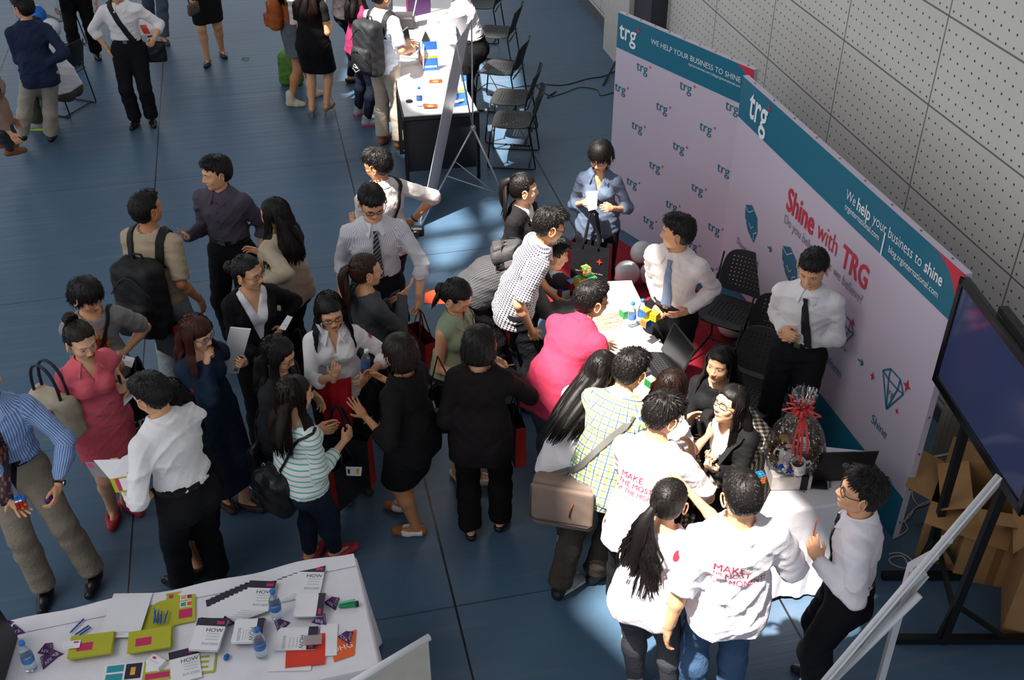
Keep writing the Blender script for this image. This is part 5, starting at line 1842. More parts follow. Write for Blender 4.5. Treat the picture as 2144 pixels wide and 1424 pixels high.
LOGOS = [(1347, 142), (1301, 185), (1438, 182), (1388, 225), (1535, 225), (1336, 265), (1480, 268), (1293, 306), (1423, 308), (1373, 348), (1517, 355),
   (1325, 382), (1462, 395), (1408, 430), (1360, 462), (1497, 478), (1312, 492), (1392, 536), (1280, 345), (1276, 412), (1450, 512), (1485, 560), (1430, 595), (1255, 470)]
wl = 0.0
for x, y in LOGOS:
 u, v = P1.uv(x - 2, y)
 if not (0.05 < u < .97 and 0.04 < v):
  continue
 du = 0.043
 tg = text_geo('trg', 0.125, 0.0, 'CENTER')
 pts = [tuple(P1.p(u + p[0] / P1.W(), v + (p[1]) / P1.Hh(), 0.005)) for p in tg.arrays()]
 g.add(pts, [q for q, _ in tg.F])
 star4(gs, P1, (u + 0.105 / P1.W(), v + 0.038 / P1.Hh()), 0.020)
part1('repeated_logo_lettering', g, m_teal)
star4(gs, P1, P1.uv(1338, 64), 0.034)
part1('logo_star', gs, m_red)
t2, part2 = make_panel('backdrop_panel', P2, 'right printed backdrop panel headed Shine with TRG, gem drawings, behind the smiling man', (1555, 252), (1711, 816), (1955, 520))
g = Geo()
panel_text(g, P2, 'trg', (1571, 216), (1608, 248), 1.3, 0.012)
for b_, p0, p1, bo in (('We', (1774, 406), (1793, 424), -.004), ('help', (1797, 428), (1824, 452), .016), ('your business to', (1830, 458), (1932, 548), -.004), ('shine', (1938, 556), (1975, 590), .016)):
 panel_text(g, P2, b_, p0, p1, 1.25, bo)
panel_text(g, P2, 'trginternational.com', (1771, 432), (1842, 497), 1.2)
panel_text(g, P2, '|', (1850, 505), (1852, 509), 1.0)
panel_text(g, P2, 'blog.trginternational.com', (1862, 522), (1966, 617), 1.2)
part2('header_lettering', g, m_lettersw)
g = Geo()
panel_text(g, P2, 'Shine', (1649, 420), (1706, 470), 1.3, .02)
panel_text(g, P2, 'with', (1713, 480), (1754, 519), 1.3, -.004)
panel_text(g, P2, 'TRG', (1764, 534), (1817, 590), 1.3, .02)
part2('title_lettering', g, m_red)
g = Geo()
panel_text(g, P2, 'Do you believe what we believe?', (1644, 457), (1806, 630), 1.2, -.004)
part2('subtitle_lettering', g, m_lettersg)
g = Geo()
for b_, p0, p1 in (('Disorientated', (1545, 500), (1587, 556)), ('Transform', (1708, 720), (1762, 786)), ('Shine', (1827, 874), (1857, 914))):
 panel_text(g, P2, b_, p0, p1, 1.1, -.004)
def gem_solid(g, c, w, h):
 u, v = P2.uv(*c)
 W, Hh = P2.W(), P2.Hh()
 q = [(-.5, .32), (-.1, .5), (.35, .3), (.5, -.1), (.35, -.5), (-.1, -.35), (-.42, -.05)]
 panel_poly(g, P2, [(u + x * w / W, v + y * h / Hh) for x, y in q][::-1], 0.004)
def gem_line(g, c, w, h):
 u, v = P2.uv(*c)
 W, Hh = P2.W(), P2.Hh()
 q = dict(a=(-.5, .28), b=(-.22, .5), c=(.25, .5), d=(.5, .26), e=(0.0, -.5), f=(-.2, .22), g=(.24, .22))
 k = {n: (u + x * w / W, v + y * h / Hh) for n, (x, y) in q.items()}
 for a, b_ in ('ab', 'bc', 'cd', 'de', 'ea', 'af', 'fg', 'gd', 'fe', 'ge', 'bf', 'cg'):
  panel_line(g, P2, k[a], k[b_], 0.011)
gem_solid(g, (1573, 465), .25, .28)
gem_solid(g, (1653, 555), .27, .28)
gem_line(g, (1767, 695), .24, .25)
gem_line(g, (1866, 820), .25, .29)
panel_text(g, P2, 'trg', (1858, 815), (1872, 828), 1.1)
for x, y in ((1612, 520), (1803, 757)):
 u, v = P2.uv(x, y)
 k = .032
 a, b_ = (u - k / P2.W(), v), (u + k / P2.W(), v)
 panel_line(g, P2, a, b_, 0.012)
 for s_ in (1, -1):
  panel_line(g, P2, b_, (u + k * .2 / P2.W(), v + s_ * k * .75 / P2.Hh()), 0.012)
part2('teal_drawings', g, m_teal)
g = Geo()
for c_ in ((1573, 465), (1653, 555)):
 u, v = P2.uv(*c_)
 for a, b_ in (((-.5, .32), (-.2, .22)), ((-.2, .22), (.1, .42)), ((-.1, -.05), (.1, -.16)), ((.1, -.16), (.2, -.05)), ((-.42, -.05), (-.25, -.1)), ((.5, -.1), (.3, -.22)), ((.3, -.22), (.35, -.4))):
  panel_line(g, P2, (u + a[0] * .25 / P2.W(), v + a[1] * .28 / P2.Hh()), (u + b_[0] * .25 / P2.W(), v + b_[1] * .28 / P2.Hh()), .009, .008)
part2('white_crack_lines', g, m_white_board)
g = Geo()
for x, y, r in ((1786, 676, .045), (1771, 732, .022), (1828, 788, .04), (1900, 808, .055), (1879, 861, .028), (1612, 227, .04)):
 star4(g, P2, P2.uv(x, y), r)
part2('red_star', g, m_red)
g = Geo()
q = [at(1262, 481), at(1168, 512), at(1130, 640), at(1250, 900), at(1545, 860), at(1527, 650)]
g.loft([[(p.x, p.y, 0.0) for p in q][::-1], [(p.x, p.y, 0.006) for p in q][::-1]])
tag(g.build('red_carpet', mat('red_carpet', '8c1626', 0.95, bump=0.4, bscale=200)), 'dark red carpet laid under the middle table in front of the backdrop', 'carpet')
# ================================================================== tables
m_cloth_w = mat('white_tablecloth', 'd9d5dc', 0.85, var=0.03, bump=0.25, bscale=7)
m_black_metal = mat('black_metal', '141416', 0.4)
m_top_w = mat('white_laminate', 'dedcdc', 0.35, var=0.01)
def draped_table(label, cloth_label, corners, z=0.75, drop=0.72, m=m_cloth_w, tname='folding_table', ripple=0.02, rest=False, cat='table', seed=1, subdiv=26):
 """corners: table top corners (x, y) counter clockwise"""
 c = [Vector((p[0], p[1], 0)) for p in corners]
 mid = sum(c, Vector()) / 4
 t = thing(tname, label, cat, mid)
 g = Geo()
 ins = [mid + (p - mid) * 0.985 - mid for p in c]
 g.loft([[(p.x, p.y, z - 0.03) for p in ins], [(p.x, p.y, z - 0.004) for p in ins]])
 g.build('tabletop', m_top_w, t)
 for p in ins:
  g = Geo()
  q = p * 0.86
  g.tube([(q.x, q.y, 0), (q.x, q.y, z - 0.03)], 0.015, 8)
  g.build('leg', m_black_metal, t)
 g = Geo()
 per = []
 n = subdiv
 for i in range(4):
  for k_ in range(n):
   per.append(c[i].lerp(c[(i + 1) % 4], k_ / n) - mid)
 rings = []
 N = len(per)
 for lvl, (out, zz) in enumerate(((0.0, z + 0.002), (0.008, z - 0.004), (0.014, z - 0.02), (0.02, z - 0.15), (0.03, z - .35), (0.045, z - .55), (0.055, z - drop))):
  ring = []
  for i, p in enumerate(per):
   d = p.normalized()
   k_ = max(0, lvl - 2) / 4
   s_ = i / N * 2 * PI
   w = math.sin(s_ * 17 + seed) + 0.6 * math.sin(s_ * 31 + seed * 2)
   corner = max(0, 1 - min(i % n, n - i % n) / (n * .12))
   o_ = out + k_ * ripple * w + corner * k_ * 0.07
   ring.append((p.x + d.x * o_, p.y + d.y * o_, zz + (0.01 * math.sin(s_ * 5 + seed) * k_)))
  rings.append(ring)
 g.loft(rings, 0, cap=False)
 n2 = 20
 V = []
 for j in range(n2 + 1):
  for i in range(n2 + 1):
   a = c[0].lerp(c[1], i / n2)
   b_ = c[3].lerp(c[2], i / n2)
   p = a.lerp(b_, j / n2) - mid
   e = min(i, n2 - i, j, n2 - j)
   V.append((p.x, p.y, z + 0.002 + (0.0012 * math.sin(i * 1.3 + seed) * math.sin(j * .9) if e > 0 else 0)))
 F = [(j * (n2 + 1) + i, j * (n2 + 1) + i + 1, (j + 1) * (n2 + 1) + i + 1, (j + 1) * (n2 + 1) + i) for j in range(n2) for i in range(n2)]
 g.add(V, F)
 v = g.arrays()
 o = g.build('tablecloth', m, None, smooth=True, loc=mid, attr=np.stack([v[:, 0] + 3, v[:, 1] - v[:, 2] + 3, v[:, 2] * 0], 1), auto=60)
 tag(o, cloth_label, 'tablecloth')
 return mid
FT_dir = (at(742, 1168, .75) - at(0, 1315, .75)).normalized()
FT_n = Vector((FT_dir.y, -FT_dir.x, 0))
far_r = at(742, 1168, .75)
fl = [far_r - FT_dir * 2.5 + FT_n * .78, far_r + FT_n * .78, far_r, far_r - FT_dir * 2.5]
draped_table('long folding table at the front left under a white cloth covered with booklets', 'white cloth hanging over the long front left table of booklets', [(p.x, p.y) for p in fl], seed=1)
g = Geo()
pts = []
for i in range(41):
 t_ = i / 40
 p = far_r - FT_dir * 2.5 * (1 - t_)
 pts.append((p, 0.022 + 0.018 * math.sin(t_ * 9) * math.sin(t_ * 23)))
rings = []
for p, h_ in pts:
 rings.append([(p.x - FT_n.x * .006, p.y - FT_n.y * .006, .752), (p.x - FT_n.x * .016, p.y - FT_n.y * .016, .752 + h_), (p.x + FT_n.x * .03, p.y + FT_n.y * .03, .756 + h_ * .8), (p.x + FT_n.x * .07, p.y + FT_n.y * .07, .757)])
g.loft(rings)
tag(g.build('cloth_hem', m_cloth_w, smooth=True, auto=50), 'rolled white hem of cloth along the far edge of the front left table', 'cloth hem')
mt = [at(1255, 880, .75), at(1452, 850, .75), at(1322, 588, .75), at(1150, 600, .75)]
mid = sum(mt, Vector()) / 4
t = thing('exhibition_table', 'white topped table in the middle, strewn with cubes and papers, bright in the sun', 'table', (mid.x, mid.y, 0))
g = Geo()
g.loft([[(p.x - mid.x, p.y - mid.y, z_) for p in mt] for z_ in (.715, .748)])
g.build('tabletop', m_top_w, t)
for p in mt:
 g = Geo()
 q = (p - mid) * .88
 g.tube([(q.x, q.y, 0), (q.x, q.y, .715)], .018, 8)
 g.build('leg', m_black_metal, t)
g = Geo()
a_, b_ = (mt[0] - mid) * .86, (mt[3] - mid) * .86
g.loft([[(a_.x, a_.y, .25), (b_.x, b_.y, .25), (b_.x, b_.y, .7), (a_.x, a_.y, .7)], [(a_.x + .02, a_.y, .25), (b_.x + .02, b_.y, .25), (b_.x + .02, b_.y, .7), (a_.x + .02, a_.y, .7)]])
g.build('modesty_panel', mat('black_panel', '1b1b1f', .6), t)
m_gingham_cloth = pattern_mat('gingham_cloth', 'check', 'd9d0bd', '3a2d22', s=0.040)
ct = [at(1470, 985, .75), at(1600, 1000, .75), at(1628, 918, .75), at(1577, 842, .75), ]
ct = [at(1452, 965, .75), at(1560, 990, .75), at(1628, 915, .75), at(1560, 838, .75)]
draped_table('small table with a brown gingham cloth behind the laughing woman', 'brown and cream gingham cloth on the small table by the gift basket', [(p.x, p.y) for p in ct], m=m_gingham_cloth, seed=3, ripple=.006, drop=.55)
gt = [at(1588, 1080, .75), at(1790, 1048, .75), at(1822, 968, .75), at(1668, 930, .75)]
gt = [gt[0], gt[1], gt[2] + Vector((.02, .1, 0)), gt[3]]
draped_table('table carrying the gift basket and a laptop near the laughing man', 'white cloth on the gift basket table, falling to the floor', [(p.x, p.y) for p in gt], seed=5, ripple=.012)
for k_, (q, lab) in enumerate((((at(846, 243, .75), at(1000, 232, .75), at(968, 172, .75), at(833, 186, .75)), 'near black framed table unit with white top carrying bottles and picture cards'),
      ((at(832, 183, .76), at(966, 172, .76), at(945, -30, .76), at(820, -30, .76)), 'far black framed table unit with white top carrying laptops, beside the leaning staff man'))):
 mid = sum(q, Vector()) / 4
 t = thing('display_table', lab, 'table', (mid.x, mid.y, 0))
 g = Geo()
 z_ = q[0].z
 g.loft([[(p.x - mid.x, p.y - mid.y, h) for p in q] for h in (z_ - .012, z_)])
 g.build('tabletop', m_top_w, t)
 g = Geo()
 g.loft([[((p.x - mid.x) * 1.04, (p.y - mid.y) * 1.03, h) for p in q] for h in (z_ - .05, z_ - .013)])
 g.build('table_frame', m_black_metal, t)
 for p in q:
  g = Geo()
  v_ = (p - mid)
  g.box((v_.x, v_.y, (z_ - .05) / 2), (.035, .035, z_ - .05))
  g.build('leg', m_black_metal, t)
 g = Geo()
 a_, b_ = (q[0] - mid) * .95, (q[1] - mid) * .95
 g.loft([[(a_.x, a_.y, .12), (b_.x, b_.y, .12), (b_.x, b_.y, .68), (a_.x, a_.y, .68)], [(a_.x, a_.y + .02, .12), (b_.x, b_.y + .02, .12), (b_.x, b_.y + .02, .68), (a_.x, a_.y + .02, .68)]])
 g.build('front_panel', mat('dark_panel', '191a20', .5), t)
# ================================================================== chairs
def perforated_mat():
 m = mat('chair_plastic', '2b2a2b', 0.55, var=0.03)
 nt = m.node_tree
 b = nt.nodes['Principled BSDF']
 tc = nd(nt, 'ShaderNodeAttribute', attribute_name='rest')
 sp = nd(nt, 'ShaderNodeSeparateXYZ')
 nt.links.new(tc.outputs['Vector'], sp.inputs[0])
 def cell(x):
  return math_n(nt, 'SUBTRACT', math_n(nt, 'FRACT', math_n(nt, 'ADD', math_n(nt, 'DIVIDE', x, 0.031), 50.0)), 0.5)
 a, c = cell(sp.outputs[0]), cell(sp.outputs[1])
 d = math_n(nt, 'MAXIMUM', math_n(nt, 'ABSOLUTE', a), math_n(nt, 'ABSOLUTE', c))
 hole = math_n(nt, 'LESS_THAN', d, 0.2)
 inner = math_n(nt, 'MULTIPLY', math_n(nt, 'LESS_THAN', math_n(nt, 'ABSOLUTE', sp.outputs[0]), 0.165), math_n(nt, 'LESS_THAN', math_n(nt, 'ABSOLUTE', sp.outputs[1]), 0.135))
 hole = math_n(nt, 'MULTIPLY', hole, inner)
 tr = nt.nodes.new('ShaderNodeBsdfTransparent')
 mx = nt.nodes.new('ShaderNodeMixShader')
 nt.links.new(hole, mx.inputs[0])
 nt.links.new(b.outputs[0], mx.inputs[1])
 nt.links.new(tr.outputs[0], mx.inputs[2])
 nt.links.new(mx.outputs[0], nt.nodes['Material Output'].inputs[0])
 return m
m_chair = perforated_mat()
CH = {}
def chair_shell(kind):
 n = 14
 V, A, F = [], [], []
 for j in range(n + 1):
  for i in range(n + 1):
   u, v = i / n * 2 - 1, j / n * 2 - 1
   e = 4.5
   k = (abs(u) ** e + abs(v) ** e) ** (1 / e)
   m = max(abs(u), abs(v))
   x, y = (u * m / k, v * m / k) if k > 0 else (0, 0)
   if kind == 'seat':
    V.append((x * .225, y * .205, 0.455 + .012 * (x * x + y * y) - .035 * max(0, y - .7) ** 2 * 6))
    A.append((x * .225, y * .205, 0))
   else:
    w = .215 - .02 * max(0, y)
    V.append((x * w, -0.235 - .055 * (y + 1) + .035 * x * x, .67 + y * .165))
    A.append((x * w, y * .165, 0))
 for j in range(n):
  for i in range(n):
   a = j * (n + 1) + i
   F.append((a, a + 1, a + n + 2, a + n + 1))
 return np.array(V), np.array(A), F
def make_chair():
 t = thing('stacking_chair', 'x', 'chair')
 for kind in ('seat', 'backrest'):
  V, A, F = chair_shell(kind)
  d = np.array((0, 0, -.010)) if kind == 'seat' else np.array((0, -.010, 0))
  g = Geo()
  g.add(V, F)
  g.add(V + d, [q[::-1] for q in F])
  N = len(V)
  n = 14
  rim = [i for i in range(n + 1)] + [j * (n + 1) + n for j in range(1, n + 1)] + [n * (n + 1) + i for i in range(n - 1, -1, -1)] + [j * (n + 1) for j in range(n - 1, 0, -1)]
  g.F.append((np.array([(rim[k], rim[(k + 1) % len(rim)], rim[(k + 1) % len(rim)] + N, rim[k] + N) for k in range(len(rim))]), 0))
  g.build(kind, m_chair, t, smooth=True, attr=np.concatenate([A, A]), auto=50)
 for sx in (-1, 1):
  g = Geo()
  x = sx * .235
  g.tube([(x, -.21, .47), (x, -.24, .62)], .009, 6)
  g.tube([(x, .17, .445), (x, .20, .42), (x, .235, .04), (x, .23, .012), (x, .20, .010), (x, -.24, .010), (x, -.27, .014), (x, -.272, .04), (x, -.205, .46), (x * .95, -.30, .80)], .0085, 6)
  g.build('sled_leg', m_black_metal, t, smooth=True)
 g = Geo()
 for y in (-.23, .19):
  g.tube([(-.235, y, .440), (.235, y, .440)], .008, 6)
 for y in (-.2, .2):
  g.tube([(-.235, y, .010), (.235, y, .010)], .007, 6) if y < 0 else None
 g.build('cross_bar', m_black_metal, t, smooth=True)
 return t
def copy_tree(o, parent=None):
 c = o.copy()
 C.objects.link(c)
 c.parent = parent
 for ch in list(o.children):
  if ch.type in ('MESH', 'EMPTY'):
   copy_tree(ch, c)
 return c
chair0 = make_chair()
first = True
for x, y, yaw, lab in ((1037, 68, -78, 'farthest black perforated chair of the row right of the far table'), (1046, 143, -74, 'second black perforated chair from the back of the row right of the far table'),
        (1068, 205, -80, 'third black perforated chair from the back of the row, half hidden by the nearest'), (1072, 252, -84, 'nearest black perforated chair of the row beside the white banner stand'),
        (1008, 8, -80, 'black chair at the top edge behind the staff man in glossy white shirt'),
        (1530, 655, 212, 'black perforated chair by the fold of the backdrop, white balloon beneath'), (1592, 755, 214, 'black perforated chair between the smiling man and the one by the fold of the backdrop'),
        (1565, 830, 214, 'black chair right behind the seated woman with centre parting'),
        (116, 148, -70, 'black chair under the seated person in white at the upper left'), (112, 36, -95, 'grey seated chair behind the balloons at the upper left')):
 c = chair0 if first else copy_tree(chair0)
 first = False
 p = at(x, y, .455)
 c.location = (p.x, p.y, 0)
 c.rotation_euler = (0, 0, math.radians(-yaw))
 c['label'] = lab
 c['group'] = 'black stacking chairs'
# ================================================================== bags
def soft_box(w, h, d, r=0.04, taper=0.0, bulge=0.0, hvox=0.009, wob=0.004, seed=0):
 """rounded soft bag, x width, y depth, z up from 0"""
 nx, ny, nz = [int((q + .06) / hvox) + 2 for q in (w + abs(taper), d + 2 * bulge, h)]
 X = ((np.arange(nx) - nx / 2) * hvox)[:, None, None]
 Y = ((np.arange(ny) - ny / 2) * hvox)[None, :, None]
 Z = ((np.arange(nz)) * hvox - .03)[None, None, :]
 t = np.clip(Z / h, 0, 1)
 ww = w / 2 - taper * t / 2
 dd = d / 2 + bulge * np.sin(PI * t) * np.cos(np.clip(X / w * PI, -1.5, 1.5))
 qx, qy, qz = np.abs(X) - (ww - r), np.abs(Y) - (dd - min(r, d * .45)), np.abs(Z - h / 2) - (h / 2 - r)
 out = np.sqrt(np.maximum(qx, 0) ** 2 + np.maximum(qy, 0) ** 2 * (r / min(r, d * .45)) ** 0 + np.maximum(qz, 0) ** 2) + np.minimum(np.maximum(np.maximum(qx, qy), qz), 0) - min(r, d * .45)
 out = out + wob * (np.sin(X * 40 + Z * 25 + seed) * np.sin(Z * 33 + Y * 20))
 lo = np.array([-nx / 2 * hvox, -ny / 2 * hvox, -.03])
 return surfnet(out.astype(F32), lo, hvox)
def bag_frame(b, off, yaw=0):
 """frame in world from a person's frame"""
 return b.RM @ off
def backpack(key, label, col, size, pos_up=0.0, logo=None, pocketcol=None, tilt=0.0):
 b = PEOPLE[key]
 w, h, d = size
 m = mat('pack_' + col, col, 0.65, bump=0.5, bscale=14, vscale=8)
 base = b.neck + b.up * (pos_up - h) - b.fw * (0.115 + d / 2)
 M = b.RM @ frame(base, b.rt, b.fw, b.up)
 t = thing('backpack', label, 'backpack')
 t.matrix_world = M
 v, f = soft_box(w, h, d, .07, .04, .02, wob=.005)
 g = Geo()
 g.add(v, f)
 g.build('main_compartment', m, t, smooth=True)
 v, f = soft_box(w * .78, h * .48, d * .5, .05, .02, .02, wob=.004)
 g = Geo()
 g.add(v, f, 0, Matrix.Translation((0, -d * .5, h * .08)))
 g.build('front_pocket', mat('pack_' + pocketcol, pocketcol, .6, bump=.4, bscale=14) if pocketcol else m, t, smooth=True)
 g = Geo()
 arc = [(-w * .42 + w * .84 * i / 16, -d * .52 - .012 * math.sin(PI * i / 16), h * (.62 + .26 * math.sin(PI * i / 16))) for i in range(17)]
 g.tube(arc, .004, 5)
 arc = [(-w * .33 + w * .66 * i / 12, -d * .79 - .01 * math.sin(PI * i / 12), h * (.38 + .12 * math.sin(PI * i / 12))) for i in range(13)]
 g.tube(arc, .004, 5)
 g.build('zip', mat('zip_dark', '2e2e32', .4), t, smooth=True)
 g = Geo()
 for x in (-.02, .03):
  g.box((x, -d * .82, h * .5), (.008, .006, .03))
 g.build('zip_pull', mat('zip_pull_metal', 'a5a5a0', .3, metal=.8), t)
 for sd in (-1, 1):
  pts, nr = [], []
  inv = M.inverted() @ b.RM
  for i in range(13):
   q = i / 12
   a = PI * (-.42 + 1.32 * q)
   ax = b.neck - b.up * (0.10 + .02) + b.rt * sd * (.085 + .02 * math.sin(q * PI))
   dv = -b.fw * math.cos(a) * 1 + b.up * math.sin(a)
   dv = (dv * 1 + b.rt * sd * .1).normalized()
   p, n_ = on_surface(b.bvh, ax, -dv, .005, .32)
   pts.append(inv @ p)
   nr.append(inv.to_3x3() @ n_)
  g = Geo()
  g.ribbon(pts, nr, .062, .012)
  g.build('shoulder_strap', m, t, smooth=True, auto=50)
 g = Geo()
 g.tube([(-.035, d * .2, h * .97), (-.03, d * .15, h * 1.06), (.03, d * .15, h * 1.06), (.035, d * .2, h * .97)], .009, 6)
 g.build('grab_handle', m, t, smooth=True)
 if logo:
  lg = Geo()
  if logo == 'arc':
   for k_ in range(3):
    r_ = .030 + k_ * .0
   for k_, (r_, w_) in enumerate(((.030, .006), (.020, .006), (.010, .008))):
    pts = [(r_ * math.cos(a), 0, r_ * math.sin(a)) for a in [PI / 2 * i / 6 for i in range(7)]]
    lg.tube(pts, w_ / 2, 4)
   o = lg.build('logo_patch', mat('logo_white', 'c9c9c9', .5), t)
   o.location = (.02, -d * .80, h * .30)
  else:
   for a, c in (((-.05, 0, 0), (0, 0, -.035)), ((0, 0, -.035), (.05, 0, 0)), ((-.04, 0, .02), (-.015, 0, .05)), ((-.015, 0, .05), (.03, 0, .01)), ((-.04, 0, .02), (.03, 0, .01))):
    lg.tube([a, c], .006, 5)
   o = lg.build('logo_patch', mat('logo_white', 'c9c9c9', .5), t)
   o.location = (-.03, -d * .82, h * .16)
 return t
backpack('beige_pack', 'large black backpack with small white arc logo worn by the man in beige tee', '17171a', (.38, .60, .23), pos_up=-.13, logo='arc')
backpack('grey_pack', 'big black and charcoal backpack with white chevron logo on the man in pale grey shirt', '1d1e22', (.36, .58, .20), pos_up=-.04, logo='chevron')
backpack('orange_pack', 'rust orange leather backpack with front pocket on the woman in grey skirt', '9a4a1c', (.26, .36, .15), pos_up=-.10)
backpack('bent_black', 'grey and black slim backpack on the back of the person bent over the table', '3c3a3c', (.24, .30, .10), pos_up=-.02)
def handle_loop(g, x, z0, zt, y=0.0, r=.008, wid=.1, mi=0):
 pts = []
 for i in range(13):
  a = PI * i / 12
  pts.append((x - wid * math.cos(a), y, z0 + (zt - z0) * math.sin(a) ** .7))
 g.tube(pts, r, 6, mi)
def tote(label, px_top, z, yaw, size=(.30, .34, .10), col='15151a', side='b3281f', text=None, star=True, tcol='cfcfd2', drop=.26, tagline=None, group=None):
 """paper carrier: px_top is where the handles are held"""
 w, h, d = size
 p = at(px_top[0], px_top[1], z)
 t = thing('tote_bag', label, 'bag', (p.x, p.y, z - drop - h), math.radians(-yaw), group)
 g = Geo()
 th = .004
 rings = []
 for q, zz in ((0, 0), (1, h)):
  dd = d / 2 * (1 if q == 0 else .8)
  rings.append([(-w / 2, -dd, zz), (w / 2, -dd, zz), (w / 2, dd, zz), (-w / 2, dd, zz)])
 g.loft(rings, 0, cap=False)
 g.add(rings[0], [(0, 3, 2, 1)])
 g.add([(-w / 2 + th, -d / 2 + th, .01), (w / 2 - th, -d / 2 + th, .01), (w / 2 - th, d / 2 - th, .01), (-w / 2 + th, d / 2 - th, .01)], [(0, 1, 2, 3)], 1)
 o = g.build('bag_body', [mat('tote_' + col, col, .6, bump=.3, bscale=15), mat('tote_lining', side, .7)], t)
 for sx in (-1, 1):
  g = Geo()
  g.add([(sx * (w / 2 + .001), -d / 2 * .96, 0), (sx * (w / 2 + .001), d / 2 * .96, 0), (sx * (w / 2 + .001), d / 2 * .78, h), (sx * (w / 2 + .001), -d / 2 * .78, h)], [(0, 1, 2, 3)])
  g.build('gusset', mat('gusset_' + side, side, .6), t)
 for sy in (-1, 1):
  g = Geo()
  pts = [(-w * .22, sy * d * .4, h * .88), (-w * .20, sy * d * .38, h), (-w * .08, sy * .012, h + drop * .9), (0, 0, h + drop), (w * .08, sy * .012, h + drop * .9), (w * .20, sy * d * .38, h), (w * .22, sy * d * .4, h * .88)]
  g.tube(pts, .011, 6, flat=.35)
  g.build('handle', mat('tote_' + col, col, .6), t, smooth=True)
 if text:
  for sy in (-1, 1):
   g = Geo()
   tg = text_geo(text, w * .42, .005)
   M_ = Matrix.Translation((-.0 * sy, sy * (d / 2 * .93 + .004), h * .5)) @ Matrix.Rotation(PI if sy > 0 else 0, 4, 'Z') @ Matrix.Rotation(PI / 2, 4, 'X')
   g.merge(tg, M_)
   g.build('printed_lettering', mat('tote_letters', tcol, .6), t)
 if tagline:
  g = Geo()
  tg = text_geo(tagline, .018, 0)
  for sy in (-1, 1):
   M_ = Matrix.Translation((0, sy * (d / 2 * .96 + .004), h * .3)) @ Matrix.Rotation(PI if sy > 0 else 0, 4, 'Z') @ Matrix.Rotation(PI / 2, 4, 'X')
   g.merge(tg, M_)
  g.build('tagline_lettering', mat('tote_letters', tcol, .6), t)
 if star:
  for sy in (-1, 1):
   g = Geo()
   q = []
   for i in range(8):
    a = PI / 4 * i
    r_ = .028 if i % 2 == 0 else .010
    q.append((w * .26 + r_ * math.cos(a), sy * (d / 2 * .92 + .005), h * .62 + r_ * 1.2 * math.sin(a)))
   g.add(q, [tuple(range(8))])
   g.build('printed_star', mat('tote_star', 'c8361d', .5), t)
 return t
tote('black trg carrier bag with red star held by the woman in chambray shirt', (1243, 440), 1.10, 20, (.32, .36, .10), tagline='We help your business to shine', drop=.30)
tote('black trg carrier bag between the pink dress and the man in white shirt', (275, 800), 1.0, -35, (.34, .36, .09), text='trg', star=False, drop=.12)
tote('red edged black carrier bag hanging from the hand of the tall pinstriped man', (880, 650), .86, 60, (.30, .34, .12), col='5c1512', side='b3281f', drop=.20)
tote('red edged black carrier bag by the jeans of the woman in striped knit', (715, 935), .74, -55, (.26, .34, .10), drop=.10)
tote('large black carrier bag with red trim below the red cloth', (705, 850), 1.0, 15, (.40, .40, .10), star=False, drop=.22)
tote('black carrier bag with red ribbon beside the woman in dark suit', (1080, 830), .92, 75, (.26, .34, .08), drop=.16)
tote('black carrier bag with red edges between the bun-haired woman and the glasses woman', (625, 690), .95, 30, (.26, .32, .08), star=False, drop=.12)
tote('dark red lined carrier bag behind the chestnut fringed woman', (340, 645), .92, 35, (.24, .30, .08), star=False, drop=.1)
tote('black carrier bag on the arm of the teenager in grey tee', (285, 750), .95, 60, (.26, .32, .08), star=False, drop=.08)
def handbag(nm, label, cat, loc, rz, size, col, r=.05, taper=.06, handles=(), straps=None, extra=None, seed=1, hm=None, rough=.5):
 t = thing(nm, label, cat, loc, rz)
 w, h, d = size
 m = mat('leather_' + col, col, rough, bump=.35, bscale=18)
 v, f = soft_box(w, h, d, r, taper, .015, wob=.007, seed=seed)
 g = Geo()
 g.add(v, f)
 g.build('bag_body', m, t, smooth=True)
 for hh in handles:
  g = Geo()
  handle_loop(g, 0, h * .93, h + hh[0], hh[1], hh[2], w * .28)
  g.build('handle', hm or m, t, smooth=True)
 return t, m
p = at(118, 858, 1.05)
t, m_ = handbag('handbag', 'cream handbag with pink tag on the arm of the woman in pink', 'bag', (p.x, p.y, .90), math.radians(-28), (.40, .29, .13), 'b3a68f',
    handles=((.22, -.03, .010), (.22, .03, .010)), hm=mat('handle_dark', '1e2434', .5))
g = Geo()
g.rbox((.06, -.082, .15), (.045, .006, .12), .004)
g.box((.06, -.084, .215), (.02, .004, .03))
g.build('hanging_tag', mat('pink_tag', 'b55c9b', .5), t)
g = Geo()
g.rbox((-.09, -.080, .10), (.05, .006, .035), .003)
g.build('maker_patch', mat('dark_patch', '4b2530', .5), t)
p = at(572, 1018, .85)
t, m_ = handbag('shoulder_bag', 'black leather slouch bag hanging behind the woman in striped knit', 'bag', (p.x, p.y, .66), math.radians(-35), (.32, .32, .15), '17171a', r=.07, taper=.08, rough=.32)
b = PEOPLE['striped']
inv = t.matrix_basis.inverted() @ b.RM
top = Vector((0, 0, .33))
for sgn in (0, 1):
 pts, nr = strap_path(b, b.bvh, -.28, .26, 0.15, 14, a0=-PI * .95 + sgn * .1, a1=0.15, off=.006)
 q = [inv @ p_ for p_ in pts]
 g = Geo()
 nr_ = [inv.to_3x3() @ n_ for n_ in nr]
 g.ribbon([top + Vector((.05 * (sgn * 2 - 1), 0, 0))] + q, [nr_[0]] + nr_, .018, .005)
 g.build('strap', m_, t, smooth=True, auto=50)
g = Geo()
for x in (-.06, .06):
 g.tube([(x + .016 * math.cos(a), 0, .33 + .016 * math.sin(a)) for a in [2 * PI * i / 10 for i in range(11)]], .003, 5)
